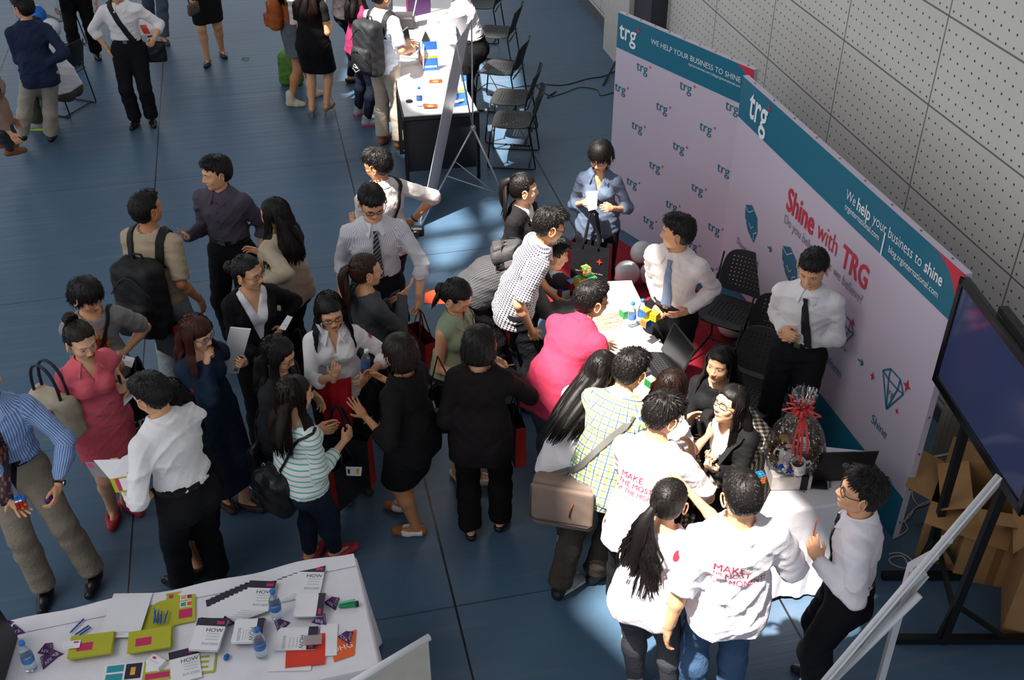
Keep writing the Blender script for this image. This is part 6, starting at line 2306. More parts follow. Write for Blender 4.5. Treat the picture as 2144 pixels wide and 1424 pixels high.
g.box((-.05, -.10, .13), (.05, .004, .022))
g.tube([(-.10, -.095, .20), (0, -.105, .19)], .003, 5)
g.build('buckle', mat('bag_metal', 'b9b4a6', .25, metal=1), t, smooth=True, auto=40)
p = at(930, 880, .85)
t, m_ = handbag('handbag', 'small black handbag on a thin strap left of the woman in dark suit', 'bag', (p.x, p.y, .76), math.radians(10), (.22, .18, .08), '0f0f12', r=.03, taper=.02)
g = Geo()
g.tube([(-.09, 0, .17), (-.07, .0, .40), (-.02, .03, .58)], .005, 5)
g.tube([(.09, 0, .17), (.05, .0, .40), (-.02, .03, .58)], .005, 5)
g.build('strap', m_, t, smooth=True)
p = at(1182, 1040, .82)
b = PEOPLE['plaid']
t = thing('messenger_bag', 'grey brown canvas messenger bag on the hip of the man in plaid shirt', 'bag', (p.x, p.y, .60), math.radians(-14))
mc = mat('canvas_taupe', '75635a', .8, bump=.1, bscale=160)
v, f = soft_box(.38, .36, .12, .04, .0, .015, wob=.0015)
g = Geo()
g.add(v, f)
g.build('bag_body', mc, t, smooth=True)
v, f = soft_box(.385, .27, .035, .016, .0, .006, wob=.0015)
g = Geo()
g.add(v, f, 0, Matrix.Translation((0, -.075, .085)))
g.build('front_flap', mc, t, smooth=True)
g = Geo()
g.tube([(.05, -.104, .16), (.055, -.104, .22), (.07, -.10, .27)], .004, 5)
g.build('flap_cord', mat('rust_cord', '8c3f22', .6), t, smooth=True)
g = Geo()
g.tube([(-.185, -.094, .35), (-.19, -.096, .12), (-.16, -.097, .09), (.16, -.097, .09), (.19, -.096, .12), (.185, -.094, .35)], .0045, 5)
g.build('piping', mat('piping_dark', '3c3532', .6), t, smooth=True)
pts, nr = strap_path(b, b.bvh, -.27, .25, .25, 22, a0=-PI * .9, a1=PI * .9, off=.007)
inv = t.matrix_basis.inverted() @ b.RM
q = [inv @ p_ for p_ in pts]
nr_ = [inv.to_3x3() @ n_ for n_ in nr]
q = [Vector((-.17, 0, .33))] + q + [Vector((.17, 0, .33))]
nr_ = [nr_[0]] + nr_ + [nr_[-1]]
g = Geo()
g.ribbon(q, nr_, .042, .006)
g.build('strap', mat('strap_grey', '5d5b58', .7), t, smooth=True, auto=50)
def worn_strap(key, name, label, cat, h0, amp, phs, wd, col, bagsize=None, bagpos=None, off=.008):
 b = PEOPLE[key]
 t = thing(name, label, cat)
 t.matrix_world = b.RM
 pts, nr = strap_path(b, b.bvh, h0, amp, phs, 40, off=off)
 g = Geo()
 g.ribbon(pts, nr, wd, .004)
 g.build('strap', mat('strap_' + col, col, .7), t, smooth=True, auto=50)
 if bagsize:
  v, f = soft_box(*bagsize, .03, .0, .01)
  g = Geo()
  g.add(v, f, 0, Matrix.Translation(bagpos))
  g.build('bag_body', mat('leather_' + '17171a', '17171a', .5, bump=.35, bscale=18), t, smooth=True)
 return t
worn_strap('white_sash', 'cross_body_bag', 'black cross body bag with wide strap on the man holding papers', 'bag', -.24, .27, .15 - 0, .06, '16161a', (.30, .24, .07), (-.24, -.05, .72))
worn_strap('white_behind', 'cross_body_bag', 'black strapped bag worn by the man with elbow out behind the tall man', 'bag', -.24, .26, .2, .038, '131316', (.22, .18, .07), (-.2, -.06, .76))
worn_strap('grey_tail', 'cross_body_bag', 'black bag strap across the woman with auburn ponytail', 'bag', -.24, .25, PI - .2, .03, '131316', (.26, .2, .07), (.2, -.08, .72))
worn_strap('green_top', 'cross_body_bag', 'thin black strapped bag on the woman in green blouse', 'bag', -.24, .22, PI, .012, '131316', (.18, .14, .05), (.19, -.02, .74))
worn_strap('grey_tee', 'cross_body_bag', 'black strap bag across the teenager in grey tee', 'bag', -.24, .25, PI - .2, .028, '131316', (.22, .2, .07), (.2, -.06, .72))
worn_strap('long_glasses', 'cross_body_bag', 'black bag worn by the woman in charcoal hooded top', 'bag', -.24, .22, PI, .02, '101013', (.2, .2, .06), (.18, -.1, .72))
p = PEOPLE['black_skirt'].RM @ PEOPLE['black_skirt'].hd['r'] @ Vector((0, .09, -.02))
g = Geo()
v, f = soft_box(.20, .14, .045, .02, 0, .01)
g.add(v, f)
tag(g.build('clutch_bag', mat('leather_5a4a3c', '5a4a3c', .5), smooth=True, loc=(p.x, p.y, p.z - .14), rot=(0, 0, 1.2)), 'brown clutch bag in the hand of the woman in black skirt', 'bag')
# ================================================================== cubes
CUBE_COL = dict(w='e8e8e8', y='e0c92a', r='c0262c', o='e8761c', b='1f66c4', g='1f9a4a')
cube_mats = [mat('cube_body', '101012', .35)] + [mat('sticker_' + k_, v_, .35, var=0) for k_, v_ in CUBE_COL.items()]
CK = list(CUBE_COL)
def cube(label, loc, n=3, s=.057, rot=(0, 0, 0), faces='wyrobg', seed=0, group=None, mix=0.0):
 """faces: colour of +Z -Z +X -X +Y -Y; mix: share of scrambled stickers"""
 r = random.Random(seed)
 t = thing('puzzle_cube', label, 'puzzle cube', loc, 0, group)
 t.rotation_euler = rot
 g = Geo()
 g.rbox((0, 0, 0), (s, s, s), s * .04)
 g.build('cube_body', cube_mats[0], t)
 g = Geo()
 c = s / n
 fr = [((0, 0, 1), (1, 0, 0)), ((0, 0, -1), (1, 0, 0)), ((1, 0, 0), (0, 1, 0)), ((-1, 0, 0), (0, 1, 0)), ((0, 1, 0), (1, 0, 0)), ((0, -1, 0), (1, 0, 0))]
 for k_, (nrm, ax) in enumerate(fr):
  N_, A = Vector(nrm), Vector(ax)
  B = N_.cross(A)
  for i in range(n):
   for j in range(n):
    ctr = N_ * (s / 2 + .0004) + A * ((i + .5) * c - s / 2) + B * ((j + .5) * c - s / 2)
    h = c * .42
    col = faces[k_] if r.random() > mix else r.choice(CK)
    q = [ctr - A * h - B * h, ctr + A * h - B * h, ctr + A * h + B * h, ctr - A * h + B * h]
    g.add([tuple(v) for v in q], [(0, 1, 2, 3)], CK.index(col))
 g.build('stickers', cube_mats[1:], t)
 return t
def hand_pos(key, nm, off=(0, .10, -.035)):
 b = PEOPLE[key]
 return b.RM @ b.hd[nm] @ Vector(off)
def atz(x, y, z):
 return at(x, y, z)
TZ = .752
for i, (x, y, z, n, s, rz, fc, mx, lab) in enumerate((
  (1180, 612, TZ + .035, 4, .07, .5, 'bbrrww', 0, 'blue topped cube lowest at the left end of the tower of cubes'),
  (1199, 604, TZ + .035, 4, .07, .5, 'bbrrwr', 0, 'blue and white cube second from the left foot of the tower of cubes'),
  (1206, 628, TZ + .035, 3, .057, .4, 'bwrorr', 0, 'blue and red cube at the front foot of the tower of cubes'),
  (1198, 596, TZ + .105, 4, .066, .5, 'bbrrwr', 0, 'blue topped cube in the second layer of the tower, left'),
  (1216, 604, TZ + .105, 4, .066, .5, 'bbrrrr', 0, 'red fronted cube in the second layer of the tower, middle'),
  (1215, 590, TZ + .175, 5, .075, .55, 'ggyyoo', .06, 'green topped orange sided cube in the third layer of the tower'),
  (1236, 588, TZ + .150, 5, .075, .55, 'ggyyoo', .15, 'green topped yellow sided cube at the right of the tower'),
  (1240, 612, TZ + .035, 4, .07, .2, 'gwygoo', .2, 'green cube at the right foot of the tower by the red polo man'),
  (1226, 566, TZ + .245, 3, .060, .6, 'yyboog', .75, 'scrambled cube on the very top of the tower of cubes'))):
 p = atz(x, y, z)
 cube(lab, p, n, s, (0, 0, rz), fc, i, 'cubes piled in a tower', mx)
p = atz(1308, 655, TZ + .032)
cube('dark green four by four cube lying on the middle table beside the bottles', p, 4, .062, (0, 0, .5), 'wwgggg', 5)
ph = hand_pos('blue_tie', 'r', (0, .10, -.06))
for x, y, z, fc, rz, lab in ((1352, 655, 1.03, 'yybbyy', .75, 'yellow and blue cube held highest by the man with blue tie'), (1371, 662, 1.02, 'yyyyyy', .9, 'yellow cube held at the right by the man with blue tie'),
        (1352, 675, .97, 'yyoobb', .75, 'orange and blue cube lowest in the hand of the man with blue tie')):
 cube(lab, atz(x, y, z), 3, .056, (0, 0, rz), fc, 1)
cube('red green and white cube held in front of the man in plaid shirt', atz(1362, 800, 1.06), 3, .057, (.1, 0, .7), 'wwbgrr', 3, None, .05)
cube('cube with green and orange faces in the palm of the man in striped shirt', hand_pos('blue_stripe', 'r', (0, .085, -.045)), 3, .057, (0, 0, .5), 'brggor', 4, None, .25)
cube('dark cube on the gift table beside the basket', atz(1590, 1000, TZ + .03), 3, .057, (0, 0, .3), 'bygbyo', 6, None, .2)
g = Geo()
v = g.ell((0, 0, 0), (.03, .03, .03), 10)
tag(g.build('stress_ball', mat('purple_foil', '4e1f6b', .35, bump=.3), smooth=True, loc=hand_pos('blue_stripe', 'l', (0, .08, -.035))), 'purple ball in the left hand of the man in blue striped shirt', 'ball')
# ================================================================== bottles
m_water = mat('clear_plastic', 'dfeef5', .05, var=0, trans=.92, ior=1.2)
m_cap_b = mat('blue_cap', '1d6bb8', .4)
m_cap_w = mat('white_cap', 'd5d9db', .4)
def bottle(label, loc, h=.20, cap=m_cap_b, tilt=(0, 0, 0), group=None, lab='3a69b0'):
 t = thing('water_bottle', label, 'bottle', loc, 0, group)
 t.rotation_euler = tilt
 r = .031
 g = Geo()
 g.lathe([(r * .8, 0), (r, .006), (r, .02), (r * .94, .03), (r, .04), (r * .94, .05), (r, .06), (r, .115), (r * .9, .135), (r * .55, .165), (r * .40, .178), (r * .40, .19)], 18)
 g.build('bottle_body', m_water, t, smooth=True)
 g = Geo()
 g.lathe([(r * 1.01, .065), (r * 1.02, .066), (r * 1.02, .105), (r * 1.01, .106)], 18, cap=False)
 g.build('label_band', mat('bottle_label_' + lab, lab, .4, var=.3, vscale=60), t, smooth=True)
 g = Geo()
 g.lathe([(r * .48, .186), (r * .50, .188), (r * .48, .205), (r * .40, .207)], 14)
 g.build('bottle_cap', cap, t, smooth=True, auto=40)
 return t
GB = 'blue capped water bottles'
for x, y, lab in ((580, 1292, 'blue capped water bottle on the front table between two fans of booklets'), (548, 1372, 'blue capped water bottle in front of the booklet pile on the front table'),
      (66, 1400, 'blue capped water bottle at the left end of the front table')):
 p = atz(x, y, TZ + .01)
 bottle(lab, p, group=GB)
for x, y, lab in ((1322, 682, 'near blue capped water bottle on the middle table beside the dark cube'), (1342, 676, 'farther blue capped water bottle on the middle table behind the held cubes')):
 bottle(lab, atz(x, y, TZ), group=GB)
for x, y, lab in ((879, 222, 'clear water bottle on the far table near the dark disc'), (955, 218, 'clear water bottle in front of the blue brochure on the far table')):
 bottle(lab, atz(x, y, TZ), group=GB)
bottle('white capped water bottle tucked under the arm of the woman in white blouse', PEOPLE['white_blouse'].RM @ (PEOPLE['white_blouse'].wr['l'] + Vector((.01, -.03, .01))), cap=m_cap_w, tilt=(.1, .15, 0))
# ================================================================== flat printed matter
def quad_px(c, z):
 return [at(x, y, z) for x, y in c]
class Sheet:
 """a leaf lying between four corners (near left, near right, far right, far left)"""
 def __init__(s, c):
  s.c = [Vector(p) for p in c]
  s.n = (s.c[1] - s.c[0]).cross(s.c[3] - s.c[0]).normalized()
  s.W = (s.c[1] - s.c[0]).length
  s.Hh = (s.c[3] - s.c[0]).length
  s.o = sum(s.c, Vector()) / 4
 def p(s, u, v, h=0.0):
  return s.c[0].lerp(s.c[1], u).lerp(s.c[3].lerp(s.c[2], u), v) + s.n * h - s.o
 def slab(s, g, h0, h1, mi=0, u0=0, u1=1, v0=0, v1=1):
  a = [(u0, v0), (u1, v0), (u1, v1), (u0, v1)]
  g.loft([[tuple(s.p(u, v, h0)) for u, v in a], [tuple(s.p(u, v, h1)) for u, v in a]], mi)
 def rect(s, g, u0, v0, u1, v1, h, mi=0):
  g.add([tuple(s.p(u, v, h)) for u, v in ((u0, v0), (u1, v0), (u1, v1), (u0, v1))], [(0, 1, 2, 3)], mi)
 def text(s, g, body, u, v, size, h, mi=0, rot=0, bold=0.0):
  tg = text_geo(body, size, bold)
  e1 = (s.c[1] - s.c[0]).normalized()
  e2 = s.n.cross(e1)
  if rot:
   e1, e2 = e1 * math.cos(rot) + e2 * math.sin(rot), e2 * math.cos(rot) - e1 * math.sin(rot)
  o = s.p(u, v, h)
  g.add([tuple(o + e1 * q[0] + e2 * q[1]) for q in tg.arrays()], [q for q, _ in tg.F], mi)
BM = dict(white=mat('paper_white', 'dcdade', .6, var=.02), navy=mat('cover_navy', '2b2539', .5), pink=mat('logo_magenta', 'b8285c', .5, var=0), grey=mat('print_grey', '76747a', .6, var=0),
    black=mat('print_black', '232228', .6, var=0), olive=mat('cover_chartreuse', 'a9a72c', .5, var=.03), red=mat('cover_red', 'cc3420', .45), orange=mat('cover_orange', 'd95a26', .5),
    teal=mat('print_teal', '2b8c9a', .5, var=0), blue=mat('print_blue', '2d62b0', .5, var=.1), brown=mat('print_brown', '8c3a1c', .5, var=.5, vscale=25), yellow=mat('print_yellow', 'd9a33a', .5, var=.2),
    skin=mat('print_skin', 'c99a78', .5, var=0), purple=mat('cover_purple', '4a1d5c', .4), lightgrey=mat('print_light', 'b5b8ba', .6, var=0))
BL = list(BM)
BMS = list(BM.values())
def mi(n):
 return BL.index(n)
def how_booklet(label, c, th=.004, group=None, z=None, rotated=False, cover=True, parent_n='booklet'):
 """white booklet, dark band with a small logo at the head, the words HOW ... SUCCESS"""
 s = Sheet(c)
 t = thing(parent_n, label, 'booklet', s.o, 0, group)
 g = Geo()
 s.slab(g, 0, th * .8, mi('lightgrey'))
 s.slab(g, th * .8, th, mi('white'))
 g.build('pages', BMS, t)
 g = Geo()
 s.slab(g, th, th + .0006, mi('navy'), 0, 1, .76, 1)
 s.rect(g, .66, .82, .92, .92, th + .0009, mi('pink'))
 g.build('cover_band', BMS, t)
 if cover:
  g = Geo()
  k = s.W / .148
  s.text(g, 'HOW', .66, .62, .034 * k, th + .0008, mi('black'))
  for i in range(3):
   s.text(g, ('organisations', 'with great people', 'keep achieving')[i] if False else 'HOW SUCCESS'[:0] or '', .6, .5, .01, th)
   s.rect(g, .45, .50 - i * .09, .90, .505 - i * .09 + .02, th + .0008, mi('lightgrey'))
  s.text(g, 'SUCCESS', .66, .19, .021 * k, th + .0008, mi('grey'))
  g.build('cover_lettering', BMS, t)
 return t
def rot_rect(cx, cy, w, h, ang, z):
 """rectangle centred at a pixel on a level surface, its width along ang (radians from world x)"""
 o = at(cx, cy, z)
 e1 = Vector((math.cos(ang), math.sin(ang), 0))
 e2 = Vector((-e1.y, e1.x, 0))
 return [o - e1 * w / 2 - e2 * h / 2, o + e1 * w / 2 - e2 * h / 2, o + e1 * w / 2 + e2 * h / 2, o - e1 * w / 2 + e2 * h / 2]
def rect_from(bottom_left, bottom_right, hgt, z):
 a, b_ = at(*bottom_left, z), at(*bottom_right, z)
 e = (b_ - a).normalized()
 n = Vector((-e.y, e.x, 0))
 return [a, b_, b_ + n * hgt, a + n * hgt]
Z0 = .756
FA = math.atan2(FT_dir.y, FT_dir.x)
for (cx, cy, a0, n, dx, dy, da, lab, grp) in ((542, 1248, .32 - FA, 10, -8.5, 3.5, .045, 'fan of booklets behind the tallest bottle', 'booklets fanned out left of the bottle'),
             (648, 1214, -.02, 6, -9.5, 3.0, .06, 'fan at the right end', 'booklets fanned out at the right end of the table')):
 for i in range(n - 1, -1, -1):
  z = Z0 + (n - 1 - i) * .0032
  a_ = -a0 + da * i if cx < 600 else a0 + da * i
  how_booklet(('top HOW SUCCESS booklet of the ' if i == 0 else 'HOW booklet lying under the top one in the ') + lab, rot_rect(cx + dx * i, cy + dy * i, .148, .21, a_, z), .003, grp, cover=(i == 0))
for (cx, cy, a_, n, lab, grp, w, h) in ((437, 1330, -.03, 13, 'pile of HOW booklets in the centre of the front table', 'booklets in the centre pile', .15, .205),
          (520, 1322, .02, 12, 'pile of HOW booklets behind the right bottle', 'booklets in the pile by the right bottle', .15, .15),
          (648, 1268, .03, 12, 'pile of blank sided booklets at the right end', 'booklets in the right end pile', .15, .15)):
 r = random.Random(int(cx))
 for i in range(n):
  z = Z0 + i * .0045
  last_ = i == n - 1
  c = rot_rect(cx + r.uniform(-1.5, 1.5), cy + r.uniform(-2.5, 2.5), w, h, a_ + r.uniform(-.07, .07) + (PI / 2 * 0), z)
  if w == h:
   c = [c[3], c[0], c[1], c[2]] if cx < 600 else [c[0], c[1], c[2], c[3]]
   if cx > 600:
    c = [c[3], c[0], c[1], c[2]]
  how_booklet(('topmost booklet of the ' if last_ else 'booklet inside the ') + lab, c, .0042, grp, cover=last_ and cx < 600)
how_booklet('single HOW SUCCESS booklet tilted at the near edge of the front table', rot_rect(388, 1393, .15, .205, .32, Z0 + .004), .005)
how_booklet('HOW SUCCESS booklet turned sideways on the red folder', [rot_rect(622, 1338, .21, .15, .04, Z0 + .008)[k_] for k_ in (3, 0, 1, 2)], .005)
def olive_folder(label, c, th, group=None, kind='plain', cat='folder', nm='folder'):
 s = Sheet(c)
 t = thing(nm, label, cat, s.o, 0, group)
 g = Geo()
 s.slab(g, 0, th, mi('olive'))
 g.build('cover', BMS, t)
 g = Geo()
 if kind == 'panel':
  s.rect(g, .18, .25, .55, .62, th + .0006, mi('pink'))
  g2 = Geo()
  s.text(g2, 'KNOWLEDGE', .36, .50, .008, th + .001, mi('lightgrey'))
 elif kind == 'pics':
  s.rect(g, .45, .15, .90, .42, th + .0006, mi('pink'))
  k_ = 0
  for j in range(2):
   for i in range(2):
    for q, cc in enumerate(('white', ('teal', 'orange', 'skin', 'brown')[(i + 2 * j) % 4])):
     s.rect(g, .48 + i * .21 + q * .03, .48 + j * .22 + q * .03, .66 + i * .21, .66 + j * .22 - q * .03, th + .0006 + q * .0004, mi(cc))
  s.rect(g, .1, .82, .25, .94, th + .0006, mi('pink'))
 else:
  s.rect(g, .6, .78, .82, .92, th + .0006, mi('pink'))
 g.build('cover_print', BMS, t)
 return t
r = random.Random(4)
for i, (x, y, a_) in enumerate(((318, 1292, .55), (338, 1284, .45), (358, 1278, .36))):
 olive_folder(('lowest', 'middle', 'upper')[i] + ' yellow green folder of the fan under the loose pens', rot_rect(x, y, .155, .23, a_, Z0 + .002 * i), .002, 'yellow green folders fanned out')
olive_folder('yellow green folder with four small photos on top of the fan', rot_rect(378, 1272, .155, .23, .22, Z0 + .006), .002, None, 'pics')
for (cx, cy, a_, n, lab, grp, k2) in ((192, 1352, .16, 9, 'left pile of yellow green envelopes', 'yellow green envelopes of the left pile', 'panel'), (316, 1340, .22, 9, 'right pile of yellow green envelopes', 'yellow green envelopes of the right pile', 'panel')):
 for i in range(n):
  c = rot_rect(cx + r.uniform(-2, 2) - (0 if i < n - 1 else 3), cy + r.uniform(-1.5, 1.5), .215, .14, a_ + r.uniform(-.05, .05), Z0 + i * .0048)
  olive_folder(('topmost envelope of the ' if i == n - 1 else 'envelope inside the ') + lab, c, .0045, grp, k2 if i == n - 1 else 'plain', 'envelope', 'envelope')
def sheet_thing(nm, label, cat, c, th=.0012, col='white', rects=(), texts=(), group=None, curl=0.0):
 s = Sheet(c)
 t = thing(nm, label, cat, s.o, 0, group)
 g = Geo()
 s.slab(g, 0, th, mi(col))
 g.build('page', BMS, t)
 if rects or texts:
  g = Geo()
  for k_, (u0, v0, u1, v1, cc) in enumerate(rects):
   s.rect(g, u0, v0, u1, v1, th + .0005 + .0002 * k_, mi(cc))
  for (b_, u, v, sz, cc) in texts:
   s.text(g, b_, u, v, sz, th + .0018, mi(cc))
  g.build('print', BMS, t)
 return t
sheet_thing('paper_sheet', 'large blank white sheet lying over the yellow green folders', 'paper', rot_rect(264, 1288, .21, .30, .02, Z0 + .02), .002, rects=((.3, .10, .9, .12, 'lightgrey'), (.1, .05, .6, .07, 'lightgrey')))
sheet_thing('folder', 'white business card sheet on the left envelope pile', 'card', rot_rect(150, 1350, .085, .05, .14, Z0 + .048), .001, rects=((.1, .2, .6, .28, 'lightgrey'), (.6, .65, .9, .85, 'pink')))
sheet_thing('folder', 'white folder page showing beneath the red folder', 'folder', rot_rect(612, 1362, .22, .26, .03, Z0), .002)
red_s = rot_rect(640, 1362, .20, .20, .12, Z0 + .004)
sheet_thing('folder', 'bright red folder under the sideways booklet', 'folder', red_s, .003, 'red')
sheet_thing('leaflet', 'white leaflet beside the orange folder at the right end', 'leaflet', rot_rect(688, 1340, .09, .21, .1, Z0 + .003), .002, 'white')
sheet_thing('folder', 'orange folder lettered DHG under a purple pyramid', 'folder', [at(700, 1386, Z0), at(742, 1372, Z0), at(746, 1318, Z0), at(690, 1340, Z0)], .002, 'orange', texts=(('DHG', .45, .45, .05, 'white'),))
sheet_thing('leaflet', 'pale leaflet framed in yellow green at the near edge', 'leaflet', rot_rect(428, 1385, .12, .15, .12, Z0), .0015, 'olive', rects=((.08, .08, .92, .92, 'white'), (.2, .2, .7, .3, 'olive'), (.2, .42, .7, .52, 'olive'), (.2, .64, .7, .74, 'olive')))
sheet_thing('leaflet', 'colourful picture leaflet at the near edge of the front table', 'leaflet', rot_rect(258, 1408, .20, .12, .14, Z0 + .001), .0015, 'white', rects=((.08, .55, .5, .9, 'teal'), (.08, .1, .5, .45, 'teal'), (.55, .1, .95, .9, 'navy'), (.68, .3, .8, .7, 'yellow')))
sheet_thing('leaflet', 'magazine with magenta panel half under the card box', 'leaflet', rot_rect(330, 1405, .15, .12, .2, Z0), .0015, 'olive', rects=((.1, .1, .9, .4, 'pink'), (.1, .5, .9, .9, 'white')))
s = Sheet(rot_rect(328, 1392, .085, .055, -.5, Z0 + .002))
t = thing('card_box', 'small white box of cards next to the tilted booklet', 'box', s.o)
g = Geo()
s.slab(g, 0, .03, mi('white'))
g.build('box_body', BMS, t)
g = Geo()
s.rect(g, .15, .6, .4, .85, .0305, mi('pink'))
s.rect(g, .15, .35, .8, .42, .0305, mi('lightgrey'))
g.build('print', BMS, t)
g = Geo()
g.rbox((0, 0, 0), (.095, .06, .012), .003)
tag(g.build('card_case', mat('clear_case', 'd8c8c8', .15, trans=.6, var=0), loc=at(655, 1340, Z0 + .022), rot=(0, 0, .1)), 'clear plastic card case on the red folder', 'case')
r = random.Random(8)
for i, (x, y, lab) in enumerate(((18, 1312, 'purple lettered paper pyramid by the dark laptop, farthest left'), (34, 1322, 'purple paper pyramid touching the farthest left one'), (16, 1340, 'purple paper pyramid in front of the farthest left pair'),
         (100, 1362, 'purple pyramid standing behind the left bottle'), (112, 1372, 'purple pyramid right of the left bottle, nearest the envelopes'), (98, 1385, 'purple pyramid nearest the left bottle'),
         (474, 1304, 'purple pyramid between the centre and right booklet piles'), (588, 1310, 'purple pyramid in front of the middle bottle'), (672, 1300, 'purple pyramid above the red folder'),
         (697, 1264, 'purple pyramid beside the green stapler'), (726, 1336, 'purple pyramid on the orange folder'))):
 a = r.uniform(0, 2)
 s_ = .052
 p = at(x, y, Z0)
 base = [Vector((s_ * math.cos(a + k_ * 2.094), s_ * math.sin(a + k_ * 2.094), .002)) for k_ in range(3)]
 ap = Vector((0, 0, .058))
 t = thing('paper_pyramid', lab, 'paper pyramid', (p.x, p.y, Z0 - .002))
 g = Geo()
 g.add([tuple(q) for q in base] + [tuple(ap)], [(2, 1, 0), (0, 1, 3), (1, 2, 3), (2, 0, 3)])
 g.build('pyramid_body', BM['purple'], t)
 g = Geo()
 for k_ in range(3):
  A_, B_ = base[k_], base[(k_ + 1) % 3]
  e1 = (B_ - A_).normalized()
  nn = (B_ - A_).cross(ap - A_).normalized()
  e2 = nn.cross(e1)
  o = (A_ + B_ + ap * .8) / 2.8 + nn * .001
  tg = text_geo(('BRB', 'AFK', 'CYA')[(i + k_) % 3], .026, .01)
  g.add([tuple(o + e1 * q[0] + e2 * q[1]) for q in tg.arrays()], [q for q, _ in tg.F])
 g.build('lettering', BM['lightgrey'], t)
r = random.Random(3)
for i, (x0, y0, x1, y1, z) in enumerate(((322, 1306, 325, 1278, .785), (330, 1306, 331, 1276, .785), (336, 1306, 338, 1280, .785), (344, 1305, 351, 1278, .785), (327, 1304, 322, 1272, .79),
           (146, 1326, 175, 1296, .765), (156, 1330, 186, 1310, .765), (166, 1330, 190, 1313, .765))):
 a, b_ = at(x0, y0, z), at(x1, y1, z)
 t = thing('ballpoint_pen', 'blue pen in the bunch on the yellow green folders' if i < 5 else 'blue pen lying left of the large white sheet', 'pen', a, 0, 'blue pens on the folders' if i < 5 else 'blue pens by the white sheet')
 g = Geo()
 d = b_ - a
 g.tube([(0, 0, 0), d * .1, d * .9, d], [.0015, .0045, .0045, .004], 8)
 g.build('barrel', mat('pen_blue', '1d4fa0', .35), t, smooth=True)
 g = Geo()
 g.tube([d * .7 + Vector((0, 0, .006)), d * .98 + Vector((0, 0, .006))], .0014, 5)
 g.build('clip', mat('pen_clip', '9fb4d0', .3), t)
p = at(728, 1270, Z0)
t = thing('stapler', 'green and black stapler at the right end of the front table', 'stapler', p, .12)
g = Geo()
g.rbox((0, 0, .014), (.095, .028, .022), .005)
g.build('lower_body', mat('stapler_green', '168a5a', .4), t)
g = Geo()
g.rbox((.005, .004, .034), (.09, .014, .009), .003, 0, Matrix.Rotation(-.18, 4, 'Y'))
g.build('lever', mat('stapler_mint', '6fae93', .35), t)
g = Geo()
g.rbox((.05, 0, .014), (.02, .030, .024), .004)
g.build('heel', mat('stapler_black', '17181a', .4), t)
g = Geo()
g.ell((0, 0, 0), (.022, .014, .013), 12)
tag(g.build('computer_mouse', mat('mouse_blue', '1c5c9c', .3), smooth=True, loc=at(474, 1376, Z0 + .012), rot=(0, 0, 1.3)), 'small blue mouse lying in front of the booklet piles', 'mouse')
# ================================================================== laptops
def laptop(label, loc, rz, w=.34, d=.24, open_deg=105, col='1b1b1e', scr='0c0e12', logo=None, keys='2a2a2c', side=1):
 t = thing('laptop', label, 'laptop', loc, rz)
 m = mat('laptop_' + col, col, .4)
 g = Geo()
 g.rbox((0, 0, .010), (w, d, .018), .004)
 g.build('base', m, t)
 g = Geo()
 for j in range(5):
  for i in range(13):
   g.box((-w * .44 + w * .88 * (i + .5) / 13, -d * .06 + d * .42 * (j + .5) / 5, .0205), (w * .056, d * .065, .003))
 g.build('keyboard', mat('keys_' + keys, keys, .5), t)
 g = Geo()
 g.box((0, -d * .30, .0195), (w * .28, d * .2, .001))
 g.build('touchpad', mat('touchpad', '3a3a3d', .3), t)
 a = math.radians(open_deg)
 M = Matrix.Translation((0, d / 2, .018)) @ Matrix.Rotation(PI - a - 0, 4, 'X') @ Matrix.Rotation(0, 4, 'Z')
 M = frame((0, d / 2, .018), (1, 0, 0), (0, -math.cos(a), math.sin(a)))
 g = Geo()
 g.rbox((0, d / 2, 0), (w, d, .010), .004, 0, M)
 g.build('lid', m, t)
 g = Geo()
 g.box((0, d / 2, .0055), (w * .92, d * .88, .001), 0, M)
 g.build('screen', mat('screen_' + scr, scr, .15, spec=.6), t)
 if logo:
  g = Geo()
  Mb = M @ Matrix.Translation((0, d * .55, -.0058)) @ Matrix.Rotation(PI, 4, 'Y')
  g.tube([(.017 * math.cos(q), .017 * math.sin(q), 0) for q in [2 * PI * i / 16 for i in range(17)]], .0016, 4, 0, Mb)
  tg = text_geo(logo, .022, .005)
  g.merge(tg, Mb @ Matrix.Translation((0, .002, .001)))
  g.build('lid_logo', mat('logo_silver', 'a8a8ac', .3), t)
 return t
p = at(1738, 975, TZ)
laptop('dark brown laptop with round logo, lid towards the camera, on the gift basket table', (p.x + .02, p.y - .02, TZ + .003), PI + .05, .36, .25, 98, '241d1b', logo='hp')
p = at(1362, 772, TZ)
laptop('black laptop with open lid on the middle table near the man with blue tie', (p.x + .03, p.y, TZ), -1.25, .34, .24, 112, '151517')
p = at(868, 112, TZ + .01)
laptop('grey laptop with open keyboard on the far table by the man in pale grey shirt', (p.x, p.y, TZ + .012), 1.2, .32, .22, 100, '8c8a8c', keys='3a3a3c')
p = at(846, 55, TZ + .01)
t = thing('printer', 'dark grey card printer with raised silver lid on the far table', 'printer', (p.x, p.y, TZ + .012))
g = Geo()
g.rbox((0, 0, .07), (.26, .24, .14), .015)
g.build('printer_body', mat('printer_dark', '3c3a3c', .5), t)
g = Geo()
g.rbox((.08, .05, .22), (.015, .2, .2), .004, 0, Matrix.Rotation(.25, 4, 'Y'))
g.build('raised_lid', mat('printer_silver', 'a3a3a6', .3), t)
p = at(4, 1398, TZ)
laptop('dark laptop at the left edge of the front table', (p.x - .08, p.y - .0, TZ + .006), -1.45, .34, .24, 80, '14151b', scr='1c2430')
p = at(1712, 1018, TZ)
t = thing('hard_drive', 'black pocket hard drive with cable on the gift basket table', 'hard drive', (p.x, p.y, TZ + .003), -.15)
g = Geo()
